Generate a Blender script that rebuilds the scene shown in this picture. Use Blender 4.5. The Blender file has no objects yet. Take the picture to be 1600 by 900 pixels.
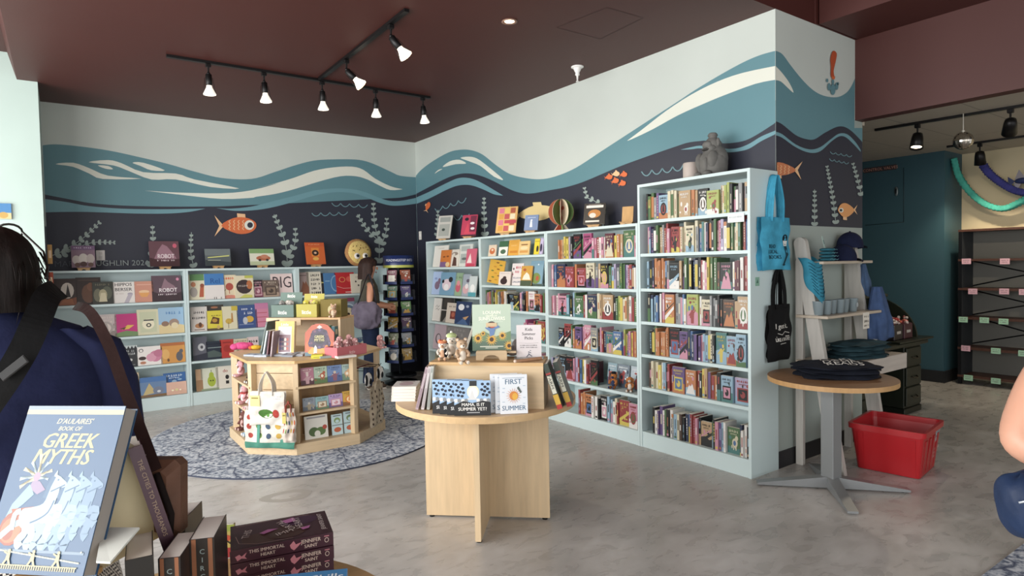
import bpy, math, random
from math import sin, cos, pi, radians as R
from mathutils import Vector as V, Matrix as MX, noise
from mathutils.geometry import tessellate_polygon
D = bpy.data
SC = bpy.context.scene
COL = SC.collection
# ------------------------------------------------------------ camera
F, YAW, PIT, ROL = 977.83, R(35.70), R(2.057), R(-1.084)
CP = V((-4.134, -8.042, 1.5))
FW = V((sin(YAW) * cos(PIT), cos(YAW) * cos(PIT), -sin(PIT)))
_r = V((cos(YAW), -sin(YAW), 0)); _u = _r.cross(FW)
RT = cos(ROL) * _r + sin(ROL) * _u
UP = -sin(ROL) * _r + cos(ROL) * _u
cd = D.cameras.new('camera'); cam = D.objects.new('camera', cd); COL.objects.link(cam)
cd.sensor_width = 36; cd.lens = F / 1600 * 36; cd.clip_start = .05; cd.clip_end = 100
m = MX((RT, UP, -FW)).transposed().to_4x4(); m.translation = CP
cam.matrix_world = m; SC.camera = cam
SC.view_settings.view_transform = 'Standard'; SC.view_settings.look = 'None'
SC.view_settings.gamma = 1; SC.view_settings.use_curve_mapping = False
SC.view_settings.exposure = 0.12
# ------------------------------------------------------------ world and daylight
w = D.worlds.new('world'); SC.world = w; w.use_nodes = True
bg = w.node_tree.nodes['Background']; bg.inputs[0].default_value = (.93, .96, 1, 1); bg.inputs[1].default_value = .9
def area(name, loc, rot, sx, sy, power, col):
    l = D.lights.new(name, 'AREA'); l.shape = 'RECTANGLE'; l.size = sx; l.size_y = sy; l.energy = power; l.color = col
    o = D.objects.new(name, l); COL.objects.link(o); o.location = loc; o.rotation_euler = rot
    return o
# daylight entering through the shop windows (left wall and street front)
area('window_daylight_left', (-6.72, -5.2, 1.75), (0, R(-90), 0), 2.7, 7.6, 540, (1, .985, .96))
area('window_daylight_front', (-2.4, -11.2, 1.75), (R(90), 0, 0), 7.0, 2.7, 110, (1, .985, .96))

# ------------------------------------------------------------ pixel -> point on a real plane
def ray(x, y): return FW * F + RT * (x - 800) - UP * (y - 450)
def on(ax, v, x, y):
    d = ray(x, y); return CP + d * ((v - CP[ax]) / d[ax])
def dep(d, x, y): return CP + ray(x, y) * (d / F)

# ------------------------------------------------------------ materials
def lin(h):
    h = h.lstrip('#')
    c = [int(h[i:i + 2], 16) / 255 for i in (0, 2, 4)]
    return tuple(x / 12.92 if x <= .04045 else ((x + .055) / 1.055) ** 2.4 for x in c) + (1,)
MATS = {}
def mat(col, kind='paint', rough=None):
    key = (col, kind, rough)
    if key in MATS: return MATS[key]
    m = D.materials.new(kind + '_' + col); m.use_nodes = True
    nt = m.node_tree; n = nt.nodes; L = nt.links; b = n['Principled BSDF']
    if kind in ('cover', 'paper', 'fur', 'cloth', 'plastic'):   # the shop's prints and fabrics are slightly greyed
        q = [int(col[i:i + 2], 16) for i in (0, 2, 4)]; g_ = sum(q) / 3; col = ''.join('%02x' % int(x + (g_ - x) * .14) for x in q)
    c = lin(col); b.inputs['Base Color'].default_value = c
    def N(t, **k):
        x = n.new(t)
        for a, v in k.items(): setattr(x, a, v)
        return x
    def ramp(src, stops, out=None):
        r = N('ShaderNodeValToRGB'); L.new(src, r.inputs[0]); e = r.color_ramp.elements
        while len(e) < len(stops): e.new(.5)
        for i, (p, cc) in enumerate(stops): e[i].position = p; e[i].color = cc
        if out is not None: L.new(r.outputs[0], out)
        return r
    def mul(f): return tuple(min(1, x * f) for x in c[:3]) + (1,)
    def tex(scale, detail=4, stretch=None, gen='Object'):
        tc = N('ShaderNodeTexCoord'); t = N('ShaderNodeTexNoise'); t.inputs['Scale'].default_value = scale; t.inputs['Detail'].default_value = detail
        if stretch:
            mp = N('ShaderNodeMapping'); mp.inputs['Scale'].default_value = stretch; L.new(tc.outputs[gen], mp.inputs[0]); L.new(mp.outputs[0], t.inputs[0])
        else: L.new(tc.outputs[gen], t.inputs[0])
        return t
    def bump(src, s, d=.01):
        bp = N('ShaderNodeBump'); bp.inputs['Strength'].default_value = s; bp.inputs['Distance'].default_value = d
        L.new(src, bp.inputs['Height']); L.new(bp.outputs[0], b.inputs['Normal'])
    rr = {'paint': .6, 'cover': .38, 'paper': .8, 'wood': .45, 'cloth': .9, 'metal': .4, 'plastic': .35, 'skin': .5, 'hair': .45, 'fur': .95}.get(kind, .6)
    b.inputs['Roughness'].default_value = rough if rough is not None else rr
    if kind == 'wood':
        t = tex(3, 5, (14, 14, 1.2)); ramp(t.outputs[0], [(.3, mul(.9)), (.7, mul(1.08))], b.inputs['Base Color'])
    elif kind == 'woodx':
        b.inputs['Roughness'].default_value = .45
        t = tex(3, 5, (1.2, 14, 14)); ramp(t.outputs[0], [(.3, mul(.9)), (.7, mul(1.08))], b.inputs['Base Color'])
    elif kind in ('cloth', 'fur'):
        t = tex(14 if kind == 'cloth' else 60, 5); ramp(t.outputs[0], [(.3, mul(.8)), (.7, mul(1.15))], b.inputs['Base Color'])
        bump(t.outputs[0], .5, .012 if kind == 'cloth' else .004)
        b.inputs['Specular IOR Level'].default_value = .2
    elif kind == 'wall':
        t = tex(1.3, 3); ramp(t.outputs[0], [(.3, mul(.96)), (.7, mul(1.03))], b.inputs['Base Color'])
        t2 = tex(160, 2); bump(t2.outputs[0], .12, .002); b.inputs['Roughness'].default_value = .55
    elif kind == 'metal':
        b.inputs['Metallic'].default_value = .55
    elif kind == 'mirror':
        b.inputs['Metallic'].default_value = 1; b.inputs['Roughness'].default_value = .12
    elif kind == 'hair':
        t = tex(8, 6, (9, 9, 1)); ramp(t.outputs[0], [(.35, mul(.6)), (.7, mul(1.4))], b.inputs['Base Color']); bump(t.outputs[0], .5, .006); b.inputs['Specular IOR Level'].default_value = .25; b.inputs['Roughness'].default_value = .6
    elif kind == 'skin':
        t = tex(9, 3); ramp(t.outputs[0], [(.3, mul(.93)), (.7, mul(1.05))], b.inputs['Base Color'])
        b.inputs['Subsurface Weight'].default_value = .08; b.inputs['Subsurface Radius'].default_value = (.02, .008, .005)
    elif kind == 'check':
        tc = N('ShaderNodeTexCoord'); k = N('ShaderNodeTexChecker'); k.inputs['Scale'].default_value = 170
        k.inputs[1].default_value = c; k.inputs[2].default_value = (.85, .84, .8, 1); L.new(tc.outputs['Object'], k.inputs[0]); L.new(k.outputs[0], b.inputs['Base Color'])
    elif kind == 'glass':
        b.inputs['Transmission Weight'].default_value = 1; b.inputs['Roughness'].default_value = .02; b.inputs['IOR'].default_value = 1.05
    elif kind == 'acrylic':
        b.inputs['Transmission Weight'].default_value = .85; b.inputs['Roughness'].default_value = .08; b.inputs['IOR'].default_value = 1.2
    elif kind == 'glow':
        b.inputs['Emission Color'].default_value = c; b.inputs['Emission Strength'].default_value = rough or 3; b.inputs['Roughness'].default_value = .4
    elif kind == 'concrete':
        tc = N('ShaderNodeTexCoord')
        t = tex(.9, 7); t.inputs['Distortion'].default_value = 1.2; t2 = tex(7, 8, (1, 1.8, 1)); t2.inputs['Distortion'].default_value = .7
        mx = N('ShaderNodeMix', data_type='FLOAT'); mx.inputs[0].default_value = .35; L.new(t.outputs[0], mx.inputs[2]); L.new(t2.outputs[0], mx.inputs[3])
        ramp(mx.outputs[0], [(.3, lin('8d8a86')), (.5, lin('aaa7a3')), (.7, lin('c4c2bf'))], b.inputs['Base Color'])
        ramp(t2.outputs[0], [(.3, (.22, .22, .22, 1)), (.7, (.4, .4, .4, 1))], b.inputs['Roughness'])
        bump(t2.outputs[0], .08, .004)
    elif kind == 'rug':
        b.inputs['Roughness'].default_value = .95
        t = tex(38, 6); t3 = tex(2.2, 3)
        tc = N('ShaderNodeTexCoord')
        nz = tex(3, 3); ad = N('ShaderNodeVectorMath', operation='ADD'); sc_ = N('ShaderNodeVectorMath', operation='SCALE'); sc_.inputs['Scale'].default_value = .35
        L.new(nz.outputs[1], sc_.inputs[0]); L.new(tc.outputs['Object'], ad.inputs[0]); L.new(sc_.outputs[0], ad.inputs[1])
        vo = N('ShaderNodeTexVoronoi', feature='DISTANCE_TO_EDGE'); vo.inputs['Scale'].default_value = 2.6; L.new(ad.outputs[0], vo.inputs[0])
        r1 = ramp(t.outputs[0], [(.36, lin('4d566b')), (.47, lin('8f98a6')), (.62, lin('c3c8cf'))])
        r2 = ramp(vo.outputs[0], [(.0, (0, 0, 0, 1)), (.035, (1, 1, 1, 1))])
        mx = N('ShaderNodeMix', data_type='RGBA'); mx.inputs[6].default_value = lin('3a435c'); L.new(r1.outputs[0], mx.inputs[7]); L.new(r2.outputs[0], mx.inputs[0])
        L.new(mx.outputs[2], b.inputs['Base Color']); bump(t.outputs[0], .4, .006)
    elif kind == 'tile':
        tc = N('ShaderNodeTexCoord'); br = N('ShaderNodeTexBrick'); br.offset = 0; br.inputs['Scale'].default_value = 1
        br.inputs['Brick Width'].default_value = 1.2; br.inputs['Row Height'].default_value = .6; br.inputs['Mortar Size'].default_value = .006
        br.inputs[1].default_value = c; br.inputs[2].default_value = c; br.inputs[3].default_value = mul(.6)
        L.new(tc.outputs['Object'], br.inputs[0]); L.new(br.outputs[0], b.inputs['Base Color'])
    MATS[key] = m
    return m

# ------------------------------------------------------------ mesh builder
class MB:
    def __init__(s): s.v = []; s.f = []; s.mi = []; s.ms = []; s.M = MX.Identity(4); s.sm = []; s.smooth = False
    def mid(s, m):
        if m not in s.ms: s.ms.append(m)
        return s.ms.index(m)
    def add(s, vs, fs, m):
        o = len(s.v); i = s.mid(m)
        s.v += [tuple(s.M @ V(v)) for v in vs]
        for f in fs: s.f.append(tuple(x + o for x in f)); s.mi.append(i); s.sm.append(s.smooth)
    def box(s, x0, x1, y0, y1, z0, z1, m, bev=0):
        if bev:
            b = min(bev, (x1 - x0) / 2.01, (y1 - y0) / 2.01, (z1 - z0) / 2.01)
            vs = []; 
            for z, q in ((z0, b), (z0 + b, 0), (z1 - b, 0), (z1, b)):
                X0, X1, Y0, Y1 = x0 + q, x1 - q, y0 + q, y1 - q
                vs += [(X0 + b * .6, Y0, z), (X1 - b * .6, Y0, z), (X1, Y0 + b * .6, z), (X1, Y1 - b * .6, z), (X1 - b * .6, Y1, z), (X0 + b * .6, Y1, z), (X0, Y1 - b * .6, z), (X0, Y0 + b * .6, z)]
            fs = [tuple(range(7, -1, -1)), tuple(range(24, 32))]
            for k in range(3):
                for i in range(8): a = k * 8 + i; c = k * 8 + (i + 1) % 8; fs.append((a, c, c + 8, a + 8))
            s.add(vs, fs, m); return
        vs = [(x, y, z) for z in (z0, z1) for y in (y0, y1) for x in (x0, x1)]
        s.add(vs, [(0, 2, 3, 1), (4, 5, 7, 6), (0, 1, 5, 4), (2, 6, 7, 3), (0, 4, 6, 2), (1, 3, 7, 5)], m)
    def prism(s, pts, z0, z1, m, mtop=None):
        n = len(pts); vs = [(x, y, z0) for x, y in pts] + [(x, y, z1) for x, y in pts]
        s.add(vs, [tuple(range(n - 1, -1, -1))] + [(i, (i + 1) % n, n + (i + 1) % n, n + i) for i in range(n)], m)
        s.add([(x, y, z1) for x, y in pts], [tuple(range(n))], mtop or m)
    def poly(s, pts3, m):
        t = tessellate_polygon([[V(p) for p in pts3]])
        s.add(pts3, [tuple(a) for a in t], m)
    def lathe(s, prof, m, n=20, c=(0, 0, 0), cap=True, ax=None):
        sm = s.smooth; s.smooth = True
        B = MX.Translation(c) if ax is None else MX.Translation(c) @ V((0, 0, 1)).rotation_difference(V(ax)).to_matrix().to_4x4()
        vs = []
        for r, z in prof:
            for k in range(n): a = 2 * pi * k / n; vs.append(tuple(B @ V((r * cos(a), r * sin(a), z))))
        fs = []
        for j in range(len(prof) - 1):
            for k in range(n): a = j * n + k; b = j * n + (k + 1) % n; fs.append((a, b, b + n, a + n))
        s.add(vs, fs, m)
        s.smooth = False
        if cap:
            l = (len(prof) - 1) * n
            s.add(vs[:n], [tuple(range(n - 1, -1, -1))], m); s.add(vs[l:], [tuple(range(n))], m)
        s.smooth = sm
    def cyl(s, a, b, r, m, n=12, r2=None):
        a, b = V(a), V(b); d = b - a
        s.lathe([(r, 0), (r if r2 is None else r2, d.length)], m, n, a, True, d)
    def tube(s, pts, r, m, n=8, flat=1.0, closed=False):
        sm = s.smooth; s.smooth = True
        P = [V(p) for p in pts]; N = len(P); rs = r if isinstance(r, (list, tuple)) else [r] * N
        vs = []; up = V((0, 0, 1))
        prev = None
        for i, p in enumerate(P):
            t = (P[min(i + 1, N - 1)] - P[max(i - 1, 0)]).normalized()
            if prev is None:
                u = t.cross(up)
                if u.length < 1e-3: u = t.cross(V((0, 1, 0)))
            else: u = prev - t * prev.dot(t)
            u.normalize(); prev = u; w_ = t.cross(u)
            for k in range(n): a = 2 * pi * k / n; vs.append(tuple(p + u * (cos(a) * rs[i]) + w_ * (sin(a) * rs[i] * flat)))
        fs = [(i * n + k, i * n + (k + 1) % n, (i + 1) * n + (k + 1) % n, (i + 1) * n + k) for i in range(N - 1) for k in range(n)]
        fs += [tuple(range(n - 1, -1, -1)), tuple(range((N - 1) * n, N * n))]
        s.add(vs, fs, m); s.smooth = sm
    def ell(s, c, r, m, n=16, k=10, rot=None, squash=None):
        sm = s.smooth; s.smooth = True
        r = (r, r, r) if not isinstance(r, (tuple, list)) else r
        vs = []; B = rot or MX.Identity(3)
        for j in range(k + 1):
            th = pi * j / k
            for i in range(n):
                a = 2 * pi * i / n; p = V((r[0] * sin(th) * cos(a), r[1] * sin(th) * sin(a), r[2] * cos(th)))
                vs.append(tuple(V(c) + B @ p))
        s.add(vs, [(j * n + i, (j + 1) * n + i, (j + 1) * n + (i + 1) % n, j * n + (i + 1) % n) for j in range(k) for i in range(n)], m)
        s.smooth = sm
    def grid(s, fn, nu, nv, m, closed=False):
        sm = s.smooth; s.smooth = True
        vs = [tuple(fn(i / nu, j / nv)) for j in range(nv + 1) for i in range(nu + 1)]
        s.add(vs, [(j * (nu + 1) + i, j * (nu + 1) + i + 1, (j + 1) * (nu + 1) + i + 1, (j + 1) * (nu + 1) + i) for j in range(nv) for i in range(nu)], m)
        s.smooth = sm
    def build(s, name, parent=None, M=None):
        me = D.meshes.new(name); me.from_pydata(s.v, [], s.f)
        for m in s.ms: me.materials.append(m)
        me.polygons.foreach_set('material_index', s.mi); me.polygons.foreach_set('use_smooth', s.sm)
        me.update(); o = D.objects.new(name, me); COL.objects.link(o)
        if parent: o.parent = parent
        if M is not None: o.matrix_world = M if not parent else M; 
        return o
def tag(o, label=None, cat=None, group=None, kind=None):
    if label: o['label'] = label
    if cat: o['category'] = cat
    if group: o['group'] = group
    if kind: o['kind'] = kind
    return o
def empty(name, M, label, cat, group=None):
    o = D.objects.new(name, None); o.empty_display_size = .05; COL.objects.link(o)
    o.matrix_world = M if isinstance(M, MX) else MX.Translation(M)
    return tag(o, label, cat, group)
def struct(name, mb): return tag(mb.build(name), kind='structure')
def T(x, y, z, rz=0, rx=0, ry=0): return MX.Translation((x, y, z)) @ MX.Rotation(rz, 4, 'Z') @ MX.Rotation(rx, 4, 'X') @ MX.Rotation(ry, 4, 'Y')

TXT = {}
def text_geo(s_, bold=0.0, shear=0.0):
    k = (s_, bold, shear)
    if k not in TXT:
        c = D.curves.new('t', 'FONT'); c.body = s_; c.shear = shear; c.resolution_u = 2; c.align_x = 'CENTER'
        o = D.objects.new('t', c); me = D.meshes.new_from_object(o)
        vs = [tuple(v.co) for v in me.vertices]; fs = [tuple(p.vertices) for p in me.polygons]
        D.objects.remove(o); D.meshes.remove(me); D.curves.remove(c)
        x0 = min(v[0] for v in vs); x1 = max(v[0] for v in vs); y1 = .70
        q = [((v[0] - (x0 + x1) / 2) / y1, v[1] / y1) for v in vs]
        TXT[k] = (q, fs, (x1 - x0) / y1)
    return TXT[k]
# draw flat art on a rectangle: fr = function (u,v,layer)->3d ; w,h real size in metres
def art(mb, fr, w, h, items, kind='cover'):
    sp = min(1.0, 9 / max(1, len(items)))
    for k, it in enumerate(items):
        t = it[0]; c = mat(it[-1], kind) if isinstance(it[-1], str) else it[-1]
        ly = 1 + k * sp
        if t == 'r': _, a, b, c1, d, _c = it; P = [(a, b), (c1, b), (c1, d), (a, d)]
        elif t == 'e':
            _, a, b, rx, ry, _c = it; n = 14; P = [(a + rx * cos(2 * pi * i / n), b + ry * sin(2 * pi * i / n)) for i in range(n)]
        elif t == 'p': P = it[1]
        elif t == 'l':
            pts, wd = it[1], it[2]; L_ = []; Rr = []
            for i, p in enumerate(pts):
                q = pts[min(i + 1, len(pts) - 1)]; o = pts[max(i - 1, 0)]
                dx, dy = (q[0] - o[0]) * w, (q[1] - o[1]) * h; l = math.hypot(dx, dy) or 1
                nx, ny = -dy / l * wd / 2 / w, dx / l * wd / 2 / h
                L_.append((p[0] + nx, p[1] + ny)); Rr.append((p[0] - nx, p[1] - ny))
            for i in range(len(pts) - 1):
                mb.add([fr(*L_[i], ly), fr(*Rr[i], ly), fr(*Rr[i + 1], ly), fr(*L_[i + 1], ly)], [(0, 1, 2, 3)], c)
            continue
        elif t == 't':
            # ('t', text, cx, cy(baseline), height fraction, maxwidth fraction, bold, col)
            _, s_, cx, cy, hh, mw, bo, _c = it
            sh = .35 if bo < 0 else 0
            vs, fs, tw = text_geo(s_, abs(bo), sh)
            H = hh * h; W = min(tw * H, mw * w); sx = W / tw
            off = (.0 if abs(bo) < .006 else .02 if abs(bo) < .015 else .035)
            for q_, o_ in enumerate((-off, off) if off else (0,)): mb.add([fr(cx + (x + o_) * sx / w, cy + y * H / h, ly + .45 * sp * q_) for x, y in vs], fs, c)
            continue
        P = [fr(min(max(x, 0), 1), min(max(y, 0), 1), ly) for x, y in P]
        mb.poly(P, c)
EPS = .00022
# ------------------------------------------------------------ the room
H = 3.267; YC = -5.52; XC = 1.138; XL = -6.6; YF = -11.0; XR = 5.1
PALE = mat('c3cac4', 'wall'); BLUE = mat('5f8891', 'wall'); NAVY = mat('292c3a', 'wall'); STREAK = mat('dcded2', 'wall')
LBLUE = mat('6c97a1', 'wall'); WEED = mat('97a5a0', 'wall'); CEIL = mat('471f1a', 'wall'); SHELFC = mat('c2d3d4', 'paint', .42)
WAVE = mat('6a8c95', 'wall')
def cr(pts, n=5, closed=False):
    P = [V(p) for p in pts]; N = len(P); out = []
    rng = range(N if closed else N - 1)
    for i in rng:
        p0 = P[(i - 1) % N] if closed or i else P[0]; p1 = P[i]; p2 = P[(i + 1) % N]; p3 = P[(i + 2) % N] if closed or i + 2 < N else P[-1]
        for k in range(n):
            t = k / n
            out.append(tuple(.5 * ((2 * p1) + (p2 - p0) * t + (2 * p0 - 5 * p1 + 4 * p2 - p3) * t * t + (3 * p1 - p0 - 3 * p2 + p3) * t ** 3)))
    if not closed: out.append(tuple(P[-1]))
    return out
class Mural:
    def __init__(s, mb, ax, v, lo, hi): s.mb = mb; s.ax = ax; s.v = v; s.lo = lo; s.hi = hi; s.k = 0
    def pt(s, x, y, k=None):
        o = 1 - s.ax
        if isinstance(y, str): p = V((s.v, s.v, 0)); p[o] = x; p[2] = float(y)
        else: p = on(s.ax, s.v, x, y)
        p[o] = min(max(p[o], s.lo), s.hi); p[2] = min(max(p[2], .003), H - .001)
        p[s.ax] = s.v - .00018 * (k if k is not None else s.k)
        return tuple(p)
    def poly(s, pts, m, k=None):
        s.k += 1; s.mb.poly([s.pt(x, y, k) for x, y in pts], m)
    def line(s, pts, wd, m, k=30):
        for i in range(len(pts) - 1):
            (x0, y0), (x1, y1) = pts[i], pts[i + 1]; l = math.hypot(x1 - x0, y1 - y0) or 1; nx, ny = -(y1 - y0) / l * wd / 2, (x1 - x0) / l * wd / 2
            s.mb.poly([s.pt(x0 + nx, y0 + ny, k), s.pt(x0 - nx, y0 - ny, k), s.pt(x1 - nx, y1 - ny, k), s.pt(x1 + nx, y1 + ny, k)], m)
    def ell(s, cx, cy, rx, ry, a, m, k):
        s.mb.poly([s.pt(cx + rx * cos(t) * cos(a) - ry * sin(t) * sin(a), cy + rx * cos(t) * sin(a) + ry * sin(t) * cos(a), k) for t in [2 * pi * i / 12 for i in range(12)]], m)
    def weed(s, pts, s0, s1, m=None):
        m = m or WEED; P = cr(pts, 6); s.line(P, 1.1, m, 31)
        L_ = [0]
        for a, b in zip(P, P[1:]): L_.append(L_[-1] + math.hypot(b[0] - a[0], b[1] - a[1]))
        d = 0; k = 0
        while d < L_[-1]:
            i = max(j for j in range(len(L_)) if L_[j] <= d); i = min(i, len(P) - 2)
            t = (d - L_[i]) / max(1e-6, L_[i + 1] - L_[i]); x = P[i][0] * (1 - t) + P[i + 1][0] * t; y = P[i][1] * (1 - t) + P[i + 1][1] * t
            q = d / L_[-1]; sz = s0 * (1 - q) + s1 * q; dx, dy = P[i + 1][0] - P[i][0], P[i + 1][1] - P[i][1]; a = math.atan2(dy, dx)
            for sg in (-1, 1):
                b = a + sg * R(48); s.ell(x + cos(b) * sz * .5, y + sin(b) * sz * .5, sz * .62, sz * .42, b, m, 32 + (k % 6))
                k += 1
            d += sz * 1.8
    def waves(s, x0, y0, x1, y1, n, hgt, wd=1.3):
        pts = []
        for i in range(n):
            for j in range(7):
                u = (i + j / 6) / n; ph = j / 6
                pts.append((x0 + (x1 - x0) * u, y0 + (y1 - y0) * u + hgt * (sin(pi * ph) ** .8)))
        s.line(pts, wd, WAVE, 30)
    def fish(s, cx, cy, L, a, body, fin, eye=True, scales=True, hf=.34):
        ca, sa = cos(a), sin(a)
        def q(u, v): return (cx + (u * ca - v * sa) * L, cy + (u * sa + v * ca) * L)
        s.poly([q(-.32, 0), q(-.55, -.26), q(-.43, 0), q(-.55, .26)], fin, 40)
        s.poly([q(.02, -.12), q(.0, -hf * .9), q(.2, -hf * .85), q(.22, -.1)], fin, 40)
        s.poly(cr([q(-.38, 0), q(-.1, -hf * .55), q(.2, -hf * .6), q(.44, -.1), q(.46, .05), q(.3, hf * .5), q(0, hf * .55)], 3, True), body, 41)
        if scales:
            for i in range(4):
                for j in range(3):
                    u = -.2 + i * .11; v = -.1 + j * .08; s.line([q(u + .04, v - .04), q(u, v), q(u + .04, v + .04)], max(.6, L * .018), fin, 42)
        if eye:
            s.ell(*q(.3, -.02), L * .12, L * .12, 0, STREAK, 43); s.ell(*q(.32, -.02), L * .07, L * .07, 0, NAVY, 44)
# floor
mb = MB(); mb.box(XL - .2, 8, YF - .2, .3, -.1, 0, mat('857f78', 'concrete')); struct('floor', mb)
# wall A (behind the long white shelves)
mb = MB(); mb.box(-4.4, .0, 0, .15, 0, H, PALE)
A = Mural(mb, 1, 0.0, -4.245, -.001)
topA = cr([(60, 228), (84, 225.5), (118, 228), (169, 235), (220, 246), (262, 256), (304, 268), (346, 278), (393, 279.5), (430, 268.5), (460, 258.6), (490, 251), (520, 249), (550, 249), (568, 251), (586, 257), (610, 268), (625, 274.5), (650, 277)])
A.poly(topA + [(-.001, '1.8'), (-4.245, '1.8')], BLUE)
nA = cr([(60, 303), (69.7, 304), (105.6, 310), (139, 317), (190, 321), (253, 322.7), (317, 322.7), (359, 322), (393, 318.4), (430, 309.5), (460, 301.5), (490, 294), (520, 291), (550, 291.6), (574, 297), (592, 304.5), (610, 309), (628, 308.4), (650, 303.5)])
A.poly(nA + [(-.001, '0.01'), (-4.245, '0.01')], NAVY)
A.poly(cr([(60, 311), (70, 311), (105.6, 316), (139, 322), (190, 326), (253, 327), (321, 326)]) + cr([(321, 326), (296, 331), (262, 333.6), (211, 333.6), (127, 331), (60, 332)]), LBLUE)
A.poly(cr([(338, 325), (359, 326), (393, 322.7), (430, 313.5), (460, 306), (490, 298), (520, 294.6), (550, 295.5), (574, 301.5), (592, 309), (610, 314), (628, 313.5), (650, 309.2)]) + cr([(650, 318.2), (628, 321), (610, 321), (592, 316.5), (574, 309), (550, 301.5), (520, 300.6), (490, 306), (460, 315), (430, 323), (401, 328), (367, 329.4), (338, 325)]), LBLUE)
def z1(l): return [(x / 2.368, y / 2.368 + 60) for x, y in l]
def z2(l): return [(x / 3.3333 + 400, y / 3.3333 + 180) for x, y in l]
def z3(l): return [(x / 4.092 + 860, y / 4.092 + 180) for x, y in l]
def z4(l): return [(x / 2.369 + 1180, y / 2.369) for x, y in l]
def z6(l): return [(x / 2.5 + 700, y / 2.5) for x, y in l]
for q in ([(205, 465), (270, 460), (330, 480), (400, 508), (523, 519), (380, 520), (330, 500), (270, 475)], [(328, 458), (400, 450), (450, 462), (530, 495), (650, 500), (720, 522), (885, 555), (780, 550), (650, 522), (560, 522), (480, 492), (420, 470)], [(490, 460), (530, 460), (610, 488), (560, 488), (520, 472)], [(362, 470), (400, 472), (418, 484), (390, 482)]):
    A.poly(cr(z1(q), 3, True), STREAK)
A.poly(cr(z1([(535, 563), (650, 570), (820, 573), (930, 562), (1030, 535)]) + z2([(0, 380), (100, 355), (200, 325), (300, 290), (400, 272), (500, 268), (560, 285), (620, 330), (700, 370), (762, 385)]), 3) + cr(z2([(762, 386), (700, 390), (640, 365), (580, 335), (520, 318), (440, 318), (330, 345), (200, 385), (100, 410), (0, 425)]) + z1([(930, 590), (820, 594), (680, 580), (535, 563)]), 3), STREAK)
A.weed([(70, 402), (88, 397), (105, 388), (130, 372), (156, 347)], 10, 4); A.weed([(98, 397), (118, 388), (145, 379), (178, 379)], 8, 3.5)
A.weed([(235, 416), (239, 385), (238, 352)], 9, 3.5); A.weed([(303, 417), (298, 395), (299, 363)], 7, 3)
A.weed([(449, 415), (445, 378), (428, 335)], 10, 4); A.weed([(451, 402), (461, 378), (461, 356)], 8, 3.5)
A.weed([(592, 410), (592, 380), (585, 350), (583, 317)], 9, 3.5); A.weed([(592, 377), (573, 358), (558, 335)], 7, 3.5); A.weed([(596, 382), (603, 362), (604, 343)], 7, 3.5)
A.waves(518, 317, 574, 320, 4, 5); A.waves(487, 333, 543, 331, 4, 5)
ORG = mat('cf6a3c', 'wall'); CREAMF = mat('e3b98e', 'wall')
A.fish(370, 353, 64, 0, ORG, CREAMF)
# painter's signature on the mural
for s_, px, py, hh in (('MAR', 101, 416.5, .058), ('LAUGHLIN 2026', 184, 415, .058)):
    c0 = on(1, 0, px, py); vs, fs, tw = text_geo(s_, .02)
    mb.add([(c0.x + x * hh, -.02, c0.z + y * hh) for x, y in vs], fs, mat('8d9595' if s_ != 'MAR' else '50545f', 'wall'))
struct('wall_back', mb)
# wall B (behind the low cases and the tall case)
mb = MB(); mb.box(0, .15, YC + .15, .15, 0, H, PALE)
Bm = Mural(mb, 0, 0.0, YC + .002, -.001)
topB = cr([(648, 277), (658, 265.5), (676, 252), (700, 238.5), (718, 234), (736, 234.6), (754, 241.5), (775, 258), (796, 271.5), (820, 278), (844, 280), (868, 275.5), (900, 262), (940, 236), (980, 210), (1020, 184), (1060, 158), (1084, 142), (1120, 120), (1160, 98), (1188, 86), (1213, 79)])
Bm.poly(topB + [(YC + .002, '1.9'), (-.001, '1.8')], BLUE)
nB = cr([(648, 304), (670, 292.5), (700, 277.5), (724, 271), (745, 273), (766, 280.5), (790, 292.5), (808, 300), (829, 302.4), (860, 297), (884.4, 292.4), (909, 285), (938, 273), (970, 259.4), (1006.6, 246), (1031, 237.4), (1055.5, 229), (1075, 222.8), (1094.6, 220.3), (1104, 220), (1129, 224), (1148, 222.8), (1165.5, 219), (1185, 209), (1213, 191)])
Bm.poly(nB + [(YC + .002, '0.01'), (-.001, '0.01')], NAVY)
Bm.poly(cr([(648, 309.6), (670, 300), (700, 285), (718, 278), (736, 279), (754, 286.5), (786, 305.4)]) + cr([(786, 305.6), (772, 303.6), (754, 295.5), (736, 289.5), (718, 289.5), (700, 295.5), (670, 310.5), (648, 319.5)]), LBLUE)
Bm.poly(cr([(1064, 233.8), (1080, 230), (1094.6, 227.7), (1116.6, 230), (1136, 232.5), (1153, 231.3), (1170, 225), (1190, 213), (1213, 203.5)]) + cr([(1213, 209), (1190, 220.3), (1170, 232.5), (1153, 236.7), (1136, 238), (1116.6, 235), (1094.6, 231.8), (1080, 233.3), (1064, 234)]), LBLUE)
for q in ([(1065, 222), (1110, 216), (1150, 225), (1200, 260), (1288, 335), (1240, 320), (1170, 265), (1110, 240)], [(973, 270), (1010, 240), (1060, 232), (1095, 252), (1040, 255)], [(930, 305), (950, 285), (972, 280), (950, 292)]):
    Bm.poly(cr(z2(q), 3, True), STREAK)
Bm.poly(cr(z6([(700, 550), (760, 505), (850, 435), (950, 370), (1050, 320), (1150, 285), (1282, 257)]), 3) + cr(z6([(1282, 311), (1200, 328), (1080, 372), (1000, 405), (900, 450), (800, 505), (720, 543), (700, 550)]), 3), STREAK)
Bm.weed([(758.5, 368), (757, 340), (757, 308)], 7, 3); Bm.weed([(683.5, 368), (684, 350), (685, 328)], 5, 2.5)
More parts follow.
